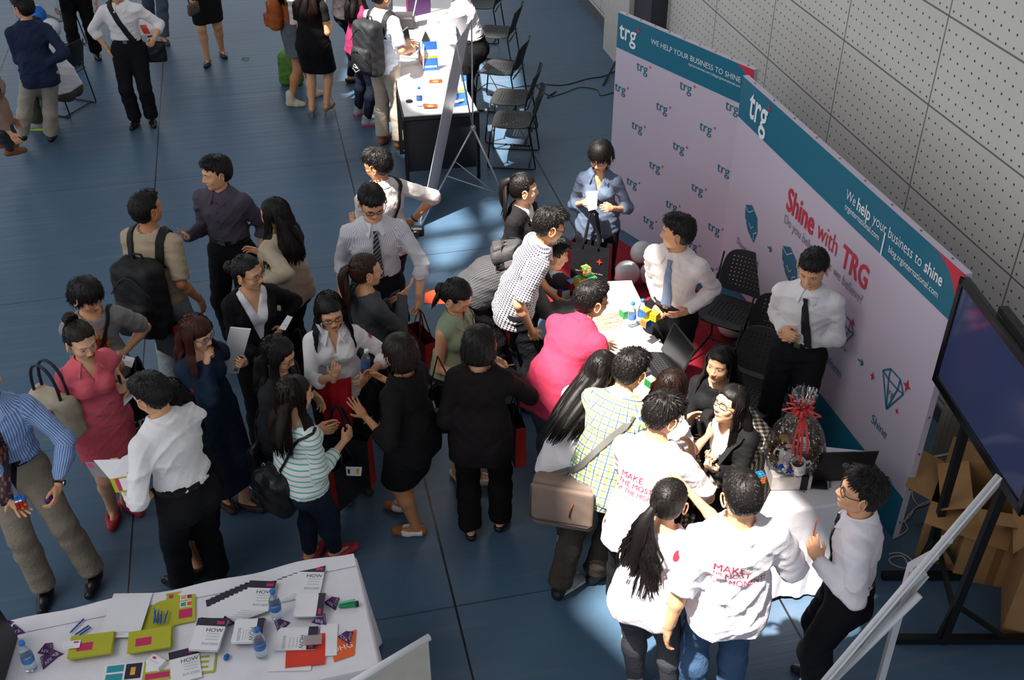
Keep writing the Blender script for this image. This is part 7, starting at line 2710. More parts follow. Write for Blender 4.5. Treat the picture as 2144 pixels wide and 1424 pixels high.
g.rbox((0, 0, .010), (.11, .075, .018), .008)
g.build('case', mat('drive_black', '19191b', .4), t, smooth=True, auto=40)
g = Geo()
g.tube([(-.05, .02, .01), (-.075, .06, .012), (-.06, .13, .015), (-.01, .15, .016), (.05, .11, .014), (.075, .05, .01), (.07, -.01, .006)], .0035, 6)
g.build('cable', mat('cable_black', '1a1a1a', .5), t, smooth=True)
for i, (x, y) in enumerate(((1676, 1010), (1683, 1013))):
 g = Geo()
 a = at(x, y + 18, TZ + .008)
 b_ = at(x - 4, y - 22, TZ + .008)
 g.tube([(0, 0, 0), b_ - a], .0038, 6)
 tag(g.build('pencil', mat('pencil_wood', '9c6b48', .6), loc=a), 'brown pencil lying on the gift table left of the hard drive', 'pencil', 'pencils on the gift table')
r = random.Random(5)
for i in range(16):
 a = at(1248 + r.uniform(-3, 4), 690 - i * 2.0 + r.uniform(-1, 1), TZ + .006)
 b_ = at(1302 + r.uniform(-5, 5), 682 - i * 2.0 + r.uniform(-3, 3), TZ + .006)
 g = Geo()
 d_ = (b_ - a)
 g.tube([(0, 0, 0), d_ * .93, d_], [.0042, .0042, .001], 6)
 tag(g.build('pencil', mat('pencil_pale', 'c9a27c', .6), loc=a), 'pale wooden pencil in the row beside the red polo man on the middle table', 'pencil', 'pencils on the middle table')
sheet_thing('open_book', 'large open sheet book with lined pages at the far right of the middle table', 'book', [at(1290, 640, TZ), at(1340, 636, TZ), at(1322, 590, TZ), at(1272, 592, TZ)], .012, 'white',
   rects=tuple((.15, .12 + .06 * i, .9, .13 + .06 * i, 'lightgrey') for i in range(13)))
sheet_thing('paper_stack', 'stack of printed sheets on the near right of the middle table', 'papers', [at(1325, 740, TZ), at(1392, 742, TZ), at(1362, 695, TZ), at(1312, 690, TZ)], .02, 'white', rects=tuple((.2, .2 + .08 * i, .8, .215 + .08 * i, 'lightgrey') for i in range(7)))
# ================================================================== gift basket
p = at(1655, 1006, TZ)
gb = thing('gift_basket', 'gift basket wrapped in clear cellophane with a red bow on the white table', 'gift basket', (p.x + .0, p.y + .04, TZ + .115))
g = Geo()
r = random.Random(2)
for i in range(9):
 z_, rr = .01 + i * .010, .115 + .028 * math.sin(i / 8 * 1.5)
 g.tube([((rr + .004 * math.sin(k_ * 2.4 + i * PI)) * math.cos(2 * PI * k_ / 40), (rr * .8 + .004 * math.sin(k_ * 2.4 + i * PI)) * math.sin(2 * PI * k_ / 40), z_) for k_ in range(41)], .006, 5)
g.lathe([(.0, .0), (.11, .0), (.115, .01)], 20, 0, Matrix.Scale(.8, 4, (0, 1, 0)))
g.build('wicker_basket', mat('wicker', '7d6448', .8, bump=.4, bscale=90), gb, smooth=True, auto=60)
def mug(parent, M, ring=True):
 g = Geo()
 g.lathe([(.030, 0), (.036, .004), (.040, .095), (.037, .097), (.034, .090), (.030, .008), (.0, .006)], 24, 0, M, cap=False)
 g.lathe([(.0, 0), (.030, 0)], 24, 0, M, cap=False)
 g.tube([(.036, 0, .078), (.060, 0, .080), (.068, 0, .055), (.058, 0, .025), (.036, 0, .022)], .006, 8, 0, M)
 o = g.build('mug', mat('mug_white', 'e3e1df', .15), parent, smooth=True, auto=60)
 g = Geo()
 tg = text_geo('trg', .022)
 tg.V = [np.stack([np.sin(v[:, 0] / .04) * .0405, -np.cos(v[:, 0] / .04) * .0405, v[:, 1] + .05], 1) for v in tg.V]
 g.merge(tg, M)
 g.build('printed_logo', m_teal, o)
mug(gb, Matrix.Translation((-.072, -.085, .05)) @ Matrix.Rotation(2.6, 4, 'Z') @ Matrix.Rotation(.35, 4, 'X'))
mug(gb, Matrix.Translation((.012, -.115, .035)) @ Matrix.Rotation(-.25, 4, 'Y') @ Matrix.Rotation(.25, 4, 'X'))
for q, cc, x, y, z_ in ((3, 'wwrgby', .03, -.045, .17),):
 g = Geo()
 g.rbox((x, y, z_), (.057, .057, .057), .002, 0, Matrix.Translation((0, 0, 0)))
 for i in range(3):
  for j in range(3):
   g.box((x + (i - 1) * .019, y - .029, z_ + (j - 1) * .019), (.016, .001, .016), 1)
   g.box((x + (i - 1) * .019, y + (j - 1) * .019, z_ + .029), (.016, .016, .001), 1)
   g.box((x + .029, y + (i - 1) * .019, z_ + (j - 1) * .019), (.001, .016, .016), 2)
 g.build('puzzle_cube_inside', [cube_mats[0], cube_mats[1], cube_mats[3]], gb)
g = Geo()
for i in range(26):
 a, rr = r.uniform(0, 6.28), r.uniform(.02, .085)
 g.rbox((rr * math.cos(a), rr * .8 * math.sin(a) + .02, .09 + r.uniform(0, .09)), (.05, .022, .02), .006, i % 4, Matrix.Rotation(r.uniform(-.5, .5), 4, 'X'))
g.build('sweets_and_boxes', [mat('sweet_brown', '4a2d20', .4), mat('sweet_red', '7e1822', .4), mat('sweet_gold', 'a5813a', .3, metal=.4), mat('sweet_cream', 'c9b998', .5)], gb)
g = Geo()
for x in (-.05, -.035, -.02):
 g.tube([(x, .0, .08), (x + .05, .02, .27)], .004, 6)
g.build('brown_sticks', mat('stick_brown', '6b4327', .5), gb)
for (bx, bz) in ((-.11, .10), (-.055, .07)):
 g = Geo()
 for k_ in range(5):
  a = k_ * 1.256
  g.tube([(bx, -.150, bz), (bx + .022 * math.cos(a), -.158, bz + .022 * math.sin(a)), (bx + .012 * math.cos(a + .5), -.152, bz + .012 * math.sin(a + .5))], .006, 5)
 g.build('blue_bow', mat('bow_blue', '1c3f9c', .25), gb, smooth=True)
m_cel = bpy.data.materials.new('cellophane')
m_cel.use_nodes = True
nt = m_cel.node_tree
for n_ in list(nt.nodes):
 if n_.type == 'BSDF_PRINCIPLED':
  nt.nodes.remove(n_)
tr = nt.nodes.new('ShaderNodeBsdfTransparent')
gl = nt.nodes.new('ShaderNodeBsdfGlossy')
gl.inputs['Roughness'].default_value = .12
df = nt.nodes.new('ShaderNodeBsdfDiffuse')
df.inputs['Color'].default_value = (.9, .92, .95, 1)
tc = nt.nodes.new('ShaderNodeTexCoord')
nz = nt.nodes.new('ShaderNodeTexNoise')
nz.inputs['Scale'].default_value = 9
mp_ = nt.nodes.new('ShaderNodeMapping')
mp_.inputs['Scale'].default_value = (3, 3, .7)
nt.links.new(tc.outputs['Object'], mp_.inputs[0])
nt.links.new(mp_.outputs[0], nz.inputs[0])
bp = nt.nodes.new('ShaderNodeBump')
bp.inputs['Strength'].default_value = .9
bp.inputs['Distance'].default_value = .03
nt.links.new(nz.outputs['Fac'], bp.inputs['Height'])
nt.links.new(bp.outputs[0], gl.inputs['Normal'])
vor = nt.nodes.new('ShaderNodeTexVoronoi')
vor.inputs['Scale'].default_value = 42
nt.links.new(tc.outputs['Object'], vor.inputs['Vector'])
dots = math_n(nt, 'MULTIPLY', math_n(nt, 'LESS_THAN', vor.outputs['Distance'], .22), .75)
fr_n = nt.nodes.new('ShaderNodeLayerWeight')
fr_n.inputs['Blend'].default_value = .35
nt.links.new(bp.outputs[0], fr_n.inputs['Normal'])
m1 = nt.nodes.new('ShaderNodeMixShader')
nt.links.new(math_n(nt, 'ADD', math_n(nt, 'MULTIPLY', fr_n.outputs['Fresnel'], .8), .03), m1.inputs[0])
nt.links.new(tr.outputs[0], m1.inputs[1])
nt.links.new(gl.outputs[0], m1.inputs[2])
m2_ = nt.nodes.new('ShaderNodeMixShader')
nt.links.new(dots, m2_.inputs[0])
nt.links.new(m1.outputs[0], m2_.inputs[1])
nt.links.new(df.outputs[0], m2_.inputs[2])
nt.links.new(m2_.outputs[0], nt.nodes['Material Output'].inputs[0])
prof = [(.135, -.005), (.160, .03), (.168, .09), (.160, .15), (.135, .23), (.095, .30), (.050, .345), (.018, .365), (.020, .38), (.040, .42), (.060, .47), (.068, .50)]
rings = []
for j, (rr, z_) in enumerate(prof):
 rings.append([((rr * (1 + (.05 + .04 * (j > 3) + .18 * (j > 8)) * math.sin(k_ * 1.9 + j * .3) * (1 if k_ % 2 else .4))) * math.cos(2 * PI * k_ / 48),
       (rr * .86 * (1 + (.05 + .18 * (j > 8)) * math.sin(k_ * 2.3 + 1))) * math.sin(2 * PI * k_ / 48), z_ + (.02 * math.sin(k_ * 3.1) if j == 11 else 0)) for k_ in range(48)])
g = Geo()
g.loft(rings, cap=False)
g.build('cellophane_wrap', m_cel, gb, smooth=True)
g = Geo()
m_bow = mat('bow_red', 'd23a3a', .3, spec=.6)
for k_ in range(16):
 a = k_ * .393 + .1
 L_ = .05 + .02 * (k_ % 3)
 c_, s_ = math.cos(a), math.sin(a)
 pts = [(0, 0, .365), (L_ * .6 * c_, L_ * .6 * s_, .395 + .01 * (k_ % 2)), (L_ * 1.25 * c_, L_ * 1.25 * s_, .385 + .02 * (k_ % 2)), (L_ * .8 * c_, L_ * .8 * s_, .362), (0, 0, .36)]
 nr = [(0, 0, 1), (-c_ * .3, -s_ * .3, 1), (c_, s_, .3), (0, 0, -1), (0, 0, -1)]
 g.ribbon(pts, nr, .014, .001)
for x, z_ in ((-.055, .20), (-.03, .17), (-.008, .14), (.02, .2)):
 g.ribbon([(0, -.02, .365), (x * .6, -.09, .33), (x * 1.0, -.135, z_ + .06), (x * 1.1, -.160, z_)], [(0, -.3, 1), (0, -1, .6), (0, -1, .3), (0, -1, .1)], .013, .001)
g.build('red_bow', m_bow, gb)
gb.scale = (1.08, 1.08, 1.08)
p2 = gb.location
t = thing('gift_box', 'marbled white box with black ribbon beneath the gift basket', 'box', (p2.x - .02, p2.y - .03, TZ + .003), .02)
g = Geo()
g.rbox((0, 0, .054), (.24, .20, .106), .003)
g.build('box_body', mat('marbled_card', 'b9b3ae', .5, var=.35, vscale=9), t)
g = Geo()
g.box((.075, 0, .054), (.045, .205, .111))
g.build('ribbon_band', mat('ribbon_black', '17171a', .4), t)
# ================================================================== balloons
for x, y, z, rr, col, lab in ((1345, 528, .14, .105, 'dad6d8', 'white balloon, top one of three resting on the red carpet'), (1313, 572, .12, .115, 'dad6d8', 'white balloon, left one of three resting on the red carpet'),
         (1365, 572, .12, .105, 'dad6d8', 'white balloon, right one of three beside the man with blue tie'), (1536, 676, .13, .125, 'd2cecf', 'white balloon under the chair by the backdrop fold'),
         (49, 24, .85, .10, '3d8ad8', 'pale blue balloon at the upper left behind the darker blue one'), (76, 30, .85, .11, '1f6fd0', 'blue balloon at the upper left above the white one'), (107, 58, .75, .11, 'c9ccd6', 'white balloon at the upper left beside the blue ones')):
 p = at(x, y, z)
 t = thing('balloon', lab, 'balloon', p)
 g = Geo()
 n_ = 20
 pr = []
 for i in range(n_ + 1):
  a = PI * (i + .01) / (n_ + .02)
  q = math.sin(a) * rr
  zz = -math.cos(a) * rr
  if zz < 0:
   zz *= 1.16
  pr.append((q, zz))
 g.lathe(pr, 28)
 g.build('skin', mat('balloon_' + col, col, .18, var=0, spec=.6), t, smooth=True)
 g = Geo()
 g.lathe([(.004, -rr * 1.16 + .004), (.011, -rr * 1.16 - .010), (.006, -rr * 1.16 - .014)], 10)
 g.build('knot', mat('balloon_' + col, col, .18), t, smooth=True)
 t.rotation_euler = (.5 if z < .3 else 0, .6 if z < .3 else 0, 0)
# ================================================================== screen on its stand
m_tvb = mat('tv_black', '0c0d10', .25, spec=.5)
m_scr = mat('tv_glass', '3b4468', .08, var=.05, vscale=2, spec=.7)
def solve_z(pa, pb, dz):
 best = None
 for i in range(400):
  z = .3 + i * .005
  a, b_ = at(pa[0], pa[1], z), at(pb[0], pb[1], z + dz)
  e = abs(a.x - b_.x) + abs(a.y - b_.y)
  if best is None or e < best[0]:
   best = (e, z)
 return best[1]
zb = 1.35
TVH = .73
A_ = at(1966, 792, zb)
A2 = at(2004, 580, zb + TVH)
A_.x, A_.y = (A_.x + A2.x) / 2, (A_.y + A2.y) / 2
B_ = at(2172, 1135, zb)
d_ = (B_ - A_).normalized()
B_ = A_ + d_ * 1.16
nrm = Vector((d_.y, -d_.x, 0))
if nrm.dot(Vector((-1, -1, 0))) < 0:
 nrm = -nrm
nrm.normalize()
tv = thing('television', 'large black flat television with dim bluish picture at the right edge', 'television', (A_ + B_) / 2)
TM = frame(Vector((0, 0, 0)), d_, nrm.cross(d_) * 0 + nrm, (0, 0, 1))
tv_w = (B_ - A_).length
g = Geo()
g.rbox((0, -.02, TVH / 2), (tv_w, .045, TVH), .01, 0, TM)
g.build('casing', m_tvb, tv)
g = Geo()
for q in ((0, TVH - .02, tv_w, .04), (0, .03, tv_w, .06)):
 g.rbox((q[0], .008, q[1]), (q[2], .014, q[3]), .003, 0, TM)
for sx in (-1, 1):
 g.rbox((sx * (tv_w / 2 - .022), .008, TVH / 2), (.044, .014, TVH), .003, 0, TM)
g.build('bezel', m_tvb, tv)
g = Geo()
g.box((0, .004, TVH / 2), (tv_w - .08, .002, TVH - .09), 0, TM)
g.build('screen', m_scr, tv)
g = Geo()
g.rbox((0, -.07, TVH * .6), (.45, .06, .5), .01, 0, TM)
g.box((0.0, -.06, TVH + .02), (.42, .05, .04), 0, TM)
g.build('mount_bracket', m_black_metal, tv)
g = Geo()
g.tube([tuple(TM @ Vector(q)) for q in ((.05, -.08, TVH + .05), (.12, -.04, TVH + .10), (.2, -.06, TVH + .02), (.3, -.1, TVH - .2), (.3, -.12, .1))], .005, 6)
g.build('power_cable', mat('cable_white', 'b5b0a6', .5), tv, smooth=True)
st = thing('television_stand', 'black steel floor stand carrying the television', 'stand', ((A_.x + B_.x) / 2, (A_.y + B_.y) / 2, 0))
base = st.location.copy()
F1, F2 = at(1937, 1188), at(1972, 1345)
for F_, sgn in ((F1, -.28), (F2, .28)):
 top = Vector(((A_ + B_) / 2 + d_ * sgn))
 g = Geo()
 g.tube([F_ - base, Vector((top.x, top.y, 1.9)) - base - nrm * .09], .032, 4)
 g.build('upright', m_black_metal, st)
for F_, a, b_ in ((F1, (1845, 1212), (2075, 1212)), (F2, (1872, 1345), (2190, 1345))):
 g = Geo()
 pa, pb = at(*a), at(*b_)
 g.tube([Vector((pa.x, pa.y, .03)) - base, Vector((pb.x, pb.y, .03)) - base], .032, 4)
 g.build('foot_bar', m_black_metal, st)
 for e in (.28, .72):
  q = pa.lerp(pb, e)
  g = Geo()
  g.tube([Vector((q.x, q.y, .04)) - base, Vector((F_.x, F_.y, .34)) - base], .018, 4)
  g.build('brace', m_black_metal, st)
g = Geo()
g.tube([Vector((F1.x, F1.y, .3)) - base, Vector((F2.x, F2.y, .3)) - base], .02, 4)
g.build('cross_bar', m_black_metal, st)
# ================================================================== cardboard boxes
m_card = mat('cardboard', '96724a', .85, var=.06, bump=.1)
m_card_in = mat('cardboard_inside', '7d5d3c', .9)
def carton(label, c_px, w, d, h, rz, flaps, group=None):
 p = at(c_px[0], c_px[1], 0)
 t = thing('cardboard_box', label, 'box', (p.x, p.y, 0), rz, group)
 g = Geo()
 th = .005
 for sx in (-1, 1):
  g.box((sx * (w / 2), 0, h / 2), (th, d, h))
 for sy in (-1, 1):
  g.box((0, sy * (d / 2), h / 2), (w, th, h))
 g.box((0, 0, th), (w, d, th))
 g.build('box_body', m_card, t)
 for nm, ang in flaps.items():
  g = Geo()
  a = math.radians(ang)
  if nm in 'lr':
   sx = -1 if nm == 'l' else 1
   fl_ = d * .42
   M = frame((sx * w / 2, 0, h), (0, 1, 0), (sx * math.cos(a), 0, math.sin(a)))
   g.box((0, fl_ / 2, 0), (d * .98, fl_, .005), 0, M)
  else:
   sy = -1 if nm == 'n' else 1
   fl_ = d * .45
   M = frame((0, sy * d / 2, h), (1, 0, 0), (0, sy * math.cos(a), math.sin(a)))
   g.box((0, fl_ / 2, 0), (w * .98, fl_, .005), 0, M)
  g.build('flap', m_card, t)
 g = Geo()
 g.box((0, -d / 2 - .004, h * .5), (.05, .001, h))
 g.build('packing_tape', mat('tape_brown', '7f5a34', .3), t)
 return t
carton('open cardboard box with raised flaps behind the television stand, next to the backdrop edge', (2010, 1150), .50, .42, .50, -.5, dict(l=15, r=40, f=30, n=-10))
carton('tall cardboard box in the shadow under the television', (2062, 1172), .45, .45, .62, -.25, dict(l=-20, n=20, r=35))
carton('cardboard box at the right edge of the picture nearest the camera', (2172, 1290), .42, .42, .80, -.35, dict(l=-60, n=-40))
for i, (a, b_, lab) in enumerate((((1905, 975), (1988, 958), 'upper white plastic trunking length leaning by the cardboard box'), ((1895, 1005), (1960, 985), 'lower white plastic trunking length leaning by the cardboard box'))):
 pa, pb = at(a[0], a[1], .32 - .1 * i), at(b_[0], b_[1], .36 - .1 * i)
 g = Geo()
 g.tube([(0, 0, 0), pb - pa], .026, 4)
 g.tube([(0, 0, .03), pb - pa + Vector((0, 0, .03))], .012, 4)
 tag(g.build('plastic_trunking', mat('trunking', 'a8a49a', .5), loc=pa), lab, 'trunking', 'white trunking lengths')
t = thing('folding_shutter', 'cream ribbed folding panel standing behind the right end of the backdrop', 'panel', at(1950, 960))
g = Geo()
for i in range(5):
 g.rbox((i * .045, i * .012, .42), (.04, .02, .84), .006)
g.build('ribbed_panel', mat('ribbed_cream', 'aca596', .55), t)
r = random.Random(6)
def cable(label, pts, rad=.005, col='bdb7a8', z=.006):
 w = []
 P_ = [at(x, y, z) for x, y in pts]
 for i in range(len(P_) - 1):
  p0, p1, p2_, p3 = P_[max(i - 1, 0)], P_[i], P_[i + 1], P_[min(i + 2, len(P_) - 1)]
  for k_ in range(5):
   q = k_ / 5
   w.append(.5 * ((2 * p1) + (p2_ - p0) * q + (2 * p0 - 5 * p1 + 4 * p2_ - p3) * q * q + (3 * p1 - p0 - 3 * p2_ + p3) * q ** 3))
 w.append(P_[-1])
 o = w[0].copy()
 g = Geo()
 g.tube([q - o for q in w], rad, 6)
 return tag(g.build('floor_cable', mat('cable_' + col, col, .5), smooth=True, loc=o), label, 'cable')
cable('cream cable looping on the floor right of the backdrop edge', [(1985, 1035), (1940, 1005), (1910, 1030), (1925, 1060), (1955, 1045), (1920, 1062), (1895, 1090), (1900, 1110), (1870, 1128)])
cable('coiled cream cable on the floor near the gift table', [(1862, 1160), (1885, 1158), (1910, 1175), (1895, 1190), (1866, 1180), (1864, 1168), (1890, 1165), (1905, 1185), (1925, 1180)])
cable('long black cable running from the chairs to the left backdrop panel', [(1130, 175), (1180, 178), (1230, 165), (1262, 160), (1290, 148)], .006, '17181a')
cable('thin tangled black cable on the floor between chairs and backdrop', [(1120, 178), (1150, 200), (1165, 190), (1145, 205), (1180, 195), (1215, 183), (1250, 188), (1258, 200), (1290, 192)], .005, '17181a')
cable('black cable among the legs of the chairs', [(1000, 190), (1020, 175), (1045, 178), (1070, 184), (1100, 180), (1130, 178)], .005, '17181a')
cable('cream cable hanging loose beside the laughing man', [(1852, 1090), (1875, 1100), (1902, 1085), (1912, 1070)], .005)
g = Geo()
g.tube([at(1262, 180) - at(1262, 180), at(1290, 128, .12) - at(1262, 180)], .014, 5)
tag(g.build('stand_foot', m_black_metal, loc=at(1262, 180)), 'black tripod foot sticking out behind the left backdrop panel', 'stand foot')
g = Geo()
g.tube([(0, 0, 0), (.03, .012, .01), (.06, .0, .012), (.09, .02, .004)], .010, 5, flat=.4)
tag(g.build('balloon_scrap', mat('scrap_green', '3fae3a', .4), loc=at(506, 123, .006)), 'small bright green scrap on the floor right of the woman in black skirt', 'scrap')
p = at(612, 175)
v, f = soft_box(.30, .42, .2, .06, .04, .02, seed=3)
g = Geo()
g.add(v, f)
tag(g.build('shopping_bag', mat('floral_green', '4c7a2c', .6, var=.5, vscale=22), smooth=True, loc=(p.x, p.y, .0)), 'green floral bag on the floor behind the woman in grey skirt', 'bag')
# ================================================================== x-banner stand beside the far table
m_alu = mat('aluminium', 'c9c6cc', .3, metal=.6)
bt_ = at(882, 474)
hub = at(990, 268, .72)
topp = at(968, 52, 1.78)
xb = thing('banner_stand', 'white banner on thin tripod seen edge on, beside the far table', 'banner stand', (bt_.x, bt_.y, 0))
o = xb.location.copy()
view = Vector((bt_.x, bt_.y, 0)).normalized()
wv = (view * .58 + Vector((.075, 0, 0)))
q = [Vector((bt_.x, bt_.y, .03)), Vector((bt_.x, bt_.y, .03)) + wv, topp + wv * .98 * .5, topp - wv * .5]
q0_, q1_ = at(880, 476), at(914, 410)
q0_.z = q1_.z = .03
tl_ = at(955, 92, 1.68)
q = [q0_, q1_, tl_ + (q1_ - q0_), tl_]
pn_ = Panel(*q)
g = Geo()
for k_ in range(1):
 V = [tuple(p - o) for p in q] + [tuple(p - o - pn_.n * .004) for p in q]
 g.add(V, [(0, 1, 2, 3), (7, 6, 5, 4), (0, 4, 5, 1), (1, 5, 6, 2), (2, 6, 7, 3), (3, 7, 4, 0)])
g.build('banner_sheet', mat('banner_white', 'dedae0', .35, var=.02), xb)
for a, b_, rr, nm in ((hub, q[2], .008, 'upper_pole'), (hub, q[3], .008, 'upper_pole'), (hub, q[0], .009, 'lower_pole'), (hub, at(1058, 415), .011, 'rear_leg'), (hub, q[1], .008, 'lower_pole')):
 g = Geo()
 g.tube([a - o, b_ - o], rr, 8)
 g.build(nm, m_alu, xb, smooth=True)
m1_ = q[0].lerp(hub, .5)
m2_ = at(1058, 415).lerp(hub, .1)
g = Geo()
g.tube([m1_ - o, at(1052, 408, .05) - o], .005, 6)
g.tube([q[1].lerp(hub, .5) - o, at(1030, 398, .1) - o], .005, 6)
g.build('brace_wire', m_alu, xb, smooth=True)
g = Geo()
g.ell(hub - o, (.03, .03, .035), 10)
g.build('hub', m_alu, xb, smooth=True)
def stand_card(label, a_px, b_px, z, h, lean_, rects, texts=(), col='blue'):
 a, b_ = at(*a_px, z), at(*b_px, z)
 n = Vector((-(b_ - a).y, (b_ - a).x, 0)).normalized() * lean_
 c = [a, b_, b_ + n + Vector((0, 0, h)), a + n + Vector((0, 0, h))]
 return sheet_thing('brochure_board', label, 'brochure', c, .004, col, rects, texts)
stand_card('upright blue brochure board with yellow field picture on the far table', (887, 148), (918, 146), TZ + .012, .30, .06, ((0, .42, 1, .50, 'yellow'), (0, .5, 1, .72, 'lightgrey'), (.1, .1, .9, .16, 'white')))
stand_card('brown side board standing next to the blue brochure on the far table', (876, 128), (887, 148), TZ + .012, .28, .02, ((.1, .1, .9, .5, 'brown'),), col='white')
sheet_thing('brochure', 'blue brochure with golden field picture lying at the near right corner of the far table', 'brochure', [at(938, 226, TZ), at(980, 220, TZ), at(976, 158, TZ), at(942, 160, TZ)], .004, 'blue', ((.05, .42, .95, .52, 'yellow'), (.05, .52, .95, .78, 'lightgrey'), (.1, .12, .8, .2, 'white')))
for x, y, lab in ((912, 170, 'brown fiery picture card on the far unit of the far table'), (901, 222, 'brown fiery picture card on the near unit of the far table')):
 sheet_thing('picture_card', lab, 'card', rot_rect(x, y, .14, .09, .08, TZ + .012), .002, 'brown', ((.3, .2, .7, .6, 'yellow'),))
sheet_thing('paper_sheet', 'white paper beside the keyboard on the far table', 'paper', rot_rect(858, 168, .21, .28, .1, TZ + .012), .002)
sheet_thing('paper_sheet', 'white paper under the hands of the staff man at the far table', 'paper', rot_rect(905, 62, .24, .3, -.2, TZ + .012), .002)
sheet_thing('paper_sheet', 'white paper with red printing on the near unit of the far table', 'paper', rot_rect(898, 205, .07, .05, .1, TZ + .001), .001, rects=((.1, .3, .9, .6, 'red'),))
g = Geo()
g.lathe([(.035, 0), (.036, .004), (.036, .012), (.03, .014)], 20)
tag(g.build('lens_cap', mat('disc_black', '151516', .3), smooth=True, loc=at(857, 213, TZ), ), 'black disc on the near unit of the far table', 'disc')
g = Geo()
g.add([(0, 0, 0), (.1, 0, 0), (.1, .09, 0), (0, .09, 0), (.05, .045, .12)], [(3, 2, 1, 0), (0, 1, 4), (1, 2, 4), (2, 3, 4), (3, 0, 4)])
tag(g.build('table_sign', mat('sign_black', '131315', .5), loc=at(882, 88, TZ + .012)), 'small black tent sign behind the blue brochure board on the far table', 'sign')
pa, pb = at(852, 62, .62), at(902, 50, .62)
c = [pa, pb, pb + Vector((.02, .02, 1.0)), pa + Vector((.02, .02, 1.0))]
sheet_thing('roll_up_banner', 'dark purple roll-up banner standing at the top behind the far table', 'banner', c, .006, 'purple', ((0, 0, .06, 1, 'pink'),))
# ================================================================== whiteboard easel, front right
m_wb = mat('whiteboard_frame', 'c7c5c9', .35)
T_, L_ = at(2090, 995, 1.85), at(1722, 1428, 1.0)
wb = thing('flip_chart', 'white flip chart board on a white leg seen edge on at the lower right', 'flip chart', (L_.x, L_.y, 0))
o = wb.location.copy()
vr = ray(1905, 1210).normalized()
side_ = (vr + Vector((.045, 0, -.0)) * 1.0)
side_ = side_.normalized() * .62
q = [L_, L_ + side_, T_ + side_ * .96, T_]
pw = Panel(*q)
g = Geo()
V = [tuple(p - o) for p in q] + [tuple(p - o + pw.n * .022) for p in q]
g.add(V, [(0, 1, 2, 3), (7, 6, 5, 4), (0, 4, 5, 1), (1, 5, 6, 2), (2, 6, 7, 3), (3, 7, 4, 0)])
g.build('board', mat('board_white', 'cfccd2', .3), wb)
for a, b_ in ((0, 3), (0, 1)):
 g = Geo()
 g.tube([q[a] - o, q[b_] - o], .013, 6)
 g.build('edge_trim', m_wb, wb, smooth=True)
h1, h2 = at(1925, 1245, 1.32), at(1728, 1440, .80)
g = Geo()
g.tube([h1 - o, h2 - o], .020, 8)
g.build('front_rail', mat('rail_white', 'dfdde3', .25), wb, smooth=True)
l1, l2 = at(1908, 1190, 1.38), at(1925, 1465, .55)
g = Geo()
g.tube([l1 - o, Vector((l1.x + .01, l1.y - .02, .02)) - o], .024, 4)
g.build('leg', m_wb, wb)
g = Geo()
g.tube([at(1905, 1190, 1.40) - o, at(1960, 1160, 1.42) - o], .028, 4)
g.tube([at(1972, 1130, 1.5) - o, at(1993, 1130, 1.5) - o], .020, 4)
g.tube([at(1890, 1235, 1.32) - o, at(1935, 1195, 1.40) - o], .022, 4)
g.build('clamp', m_wb, wb)
g = Geo()
g.tube([at(1735, 1440, .9) - o, at(1942, 1205, 1.36) - o], .012, 4)
g.build('tray', m_wb, wb)
# ================================================================== cream roll-up at the bottom
a, b_ = at(738, 1430, 1.62), at(899, 1334, 1.62)
ru = thing('roll_up_banner', 'cream roll-up banner with white top bar cut off at the bottom edge', 'banner', ((a.x + b_.x) / 2, (a.y + b_.y) / 2, 0))
o = ru.location.copy()
e = (b_ - a)
a2 = a - e * .6
g = Geo()
g.tube([a2 - o, b_ - o], .016, 8)
g.build('top_bar', mat('bar_white', 'd9d7da', .3), ru, smooth=True)
g = Geo()
q = [Vector((a2.x, a2.y, .05)), Vector((b_.x, b_.y, .05)), b_ - e * .02, a2]
nn = e.cross(Vector((0, 0, 1))).normalized() * .003
g.loft([[tuple(p - o) for p in q], [tuple(p - o + nn) for p in q]])
g.build('banner_sheet', mat('banner_cream', 'c2bbae', .6), ru)
g = Geo()
g.box(((a2 + b_) / 2 - o).xy.to_3d() + Vector((0, 0, .03)), (e.length * 1.1, .12, .06), 0)
g.build('cassette', m_alu, ru)
# ================================================================== things in hands
def held(nm, label, cat, key, hn, w, h, th, off, rot, col='white', rects=(), texts=()):
 b = PEOPLE[key]
 M = b.RM @ b.hd[hn] @ Matrix.Translation(off) @ Matrix.Rotation(rot[2], 4, 'Z') @ Matrix.Rotation(rot[1], 4, 'Y') @ Matrix.Rotation(rot[0], 4, 'X')
 c = [M @ Vector(p) for p in ((-w / 2, 0, 0), (w / 2, 0, 0), (w / 2, h, 0), (-w / 2, h, 0))]
 return sheet_thing(nm, label, cat, c, th, col, rects, texts)
def held_w(nm, label, cat, c4, th, col='white', rects=(), texts=()):
 """c4: four (px, py, z)"""
 return sheet_thing(nm, label, cat, [at(*q) for q in c4], th, col, rects, texts)
held_w('papers', 'white papers with a red card held by the man in white shirt with black strap', 'papers', [(296, 75, 1.06), (335, 74, 1.02), (318, 38, 1.14), (279, 41, 1.18)], .012, 'white', ((.15, .05, .5, .6, 'red'),))
held_w('folder', 'white folder held upright by the chestnut fringed woman', 'folder', [(460, 778, 1.02), (500, 780, 1.02), (526, 688, 1.36), (483, 684, 1.36)], .014, 'white', ((.72, .05, .95, .12, 'grey'), (.4, .45, .5, .52, 'lightgrey')))
held_w('card', 'white card held by the woman with bun and glasses', 'card', [(584, 688, 1.10), (598, 692, 1.10), (613, 664, 1.18), (602, 660, 1.18)], .002, 'white', ((.2, .3, .8, .36, 'blue'),))
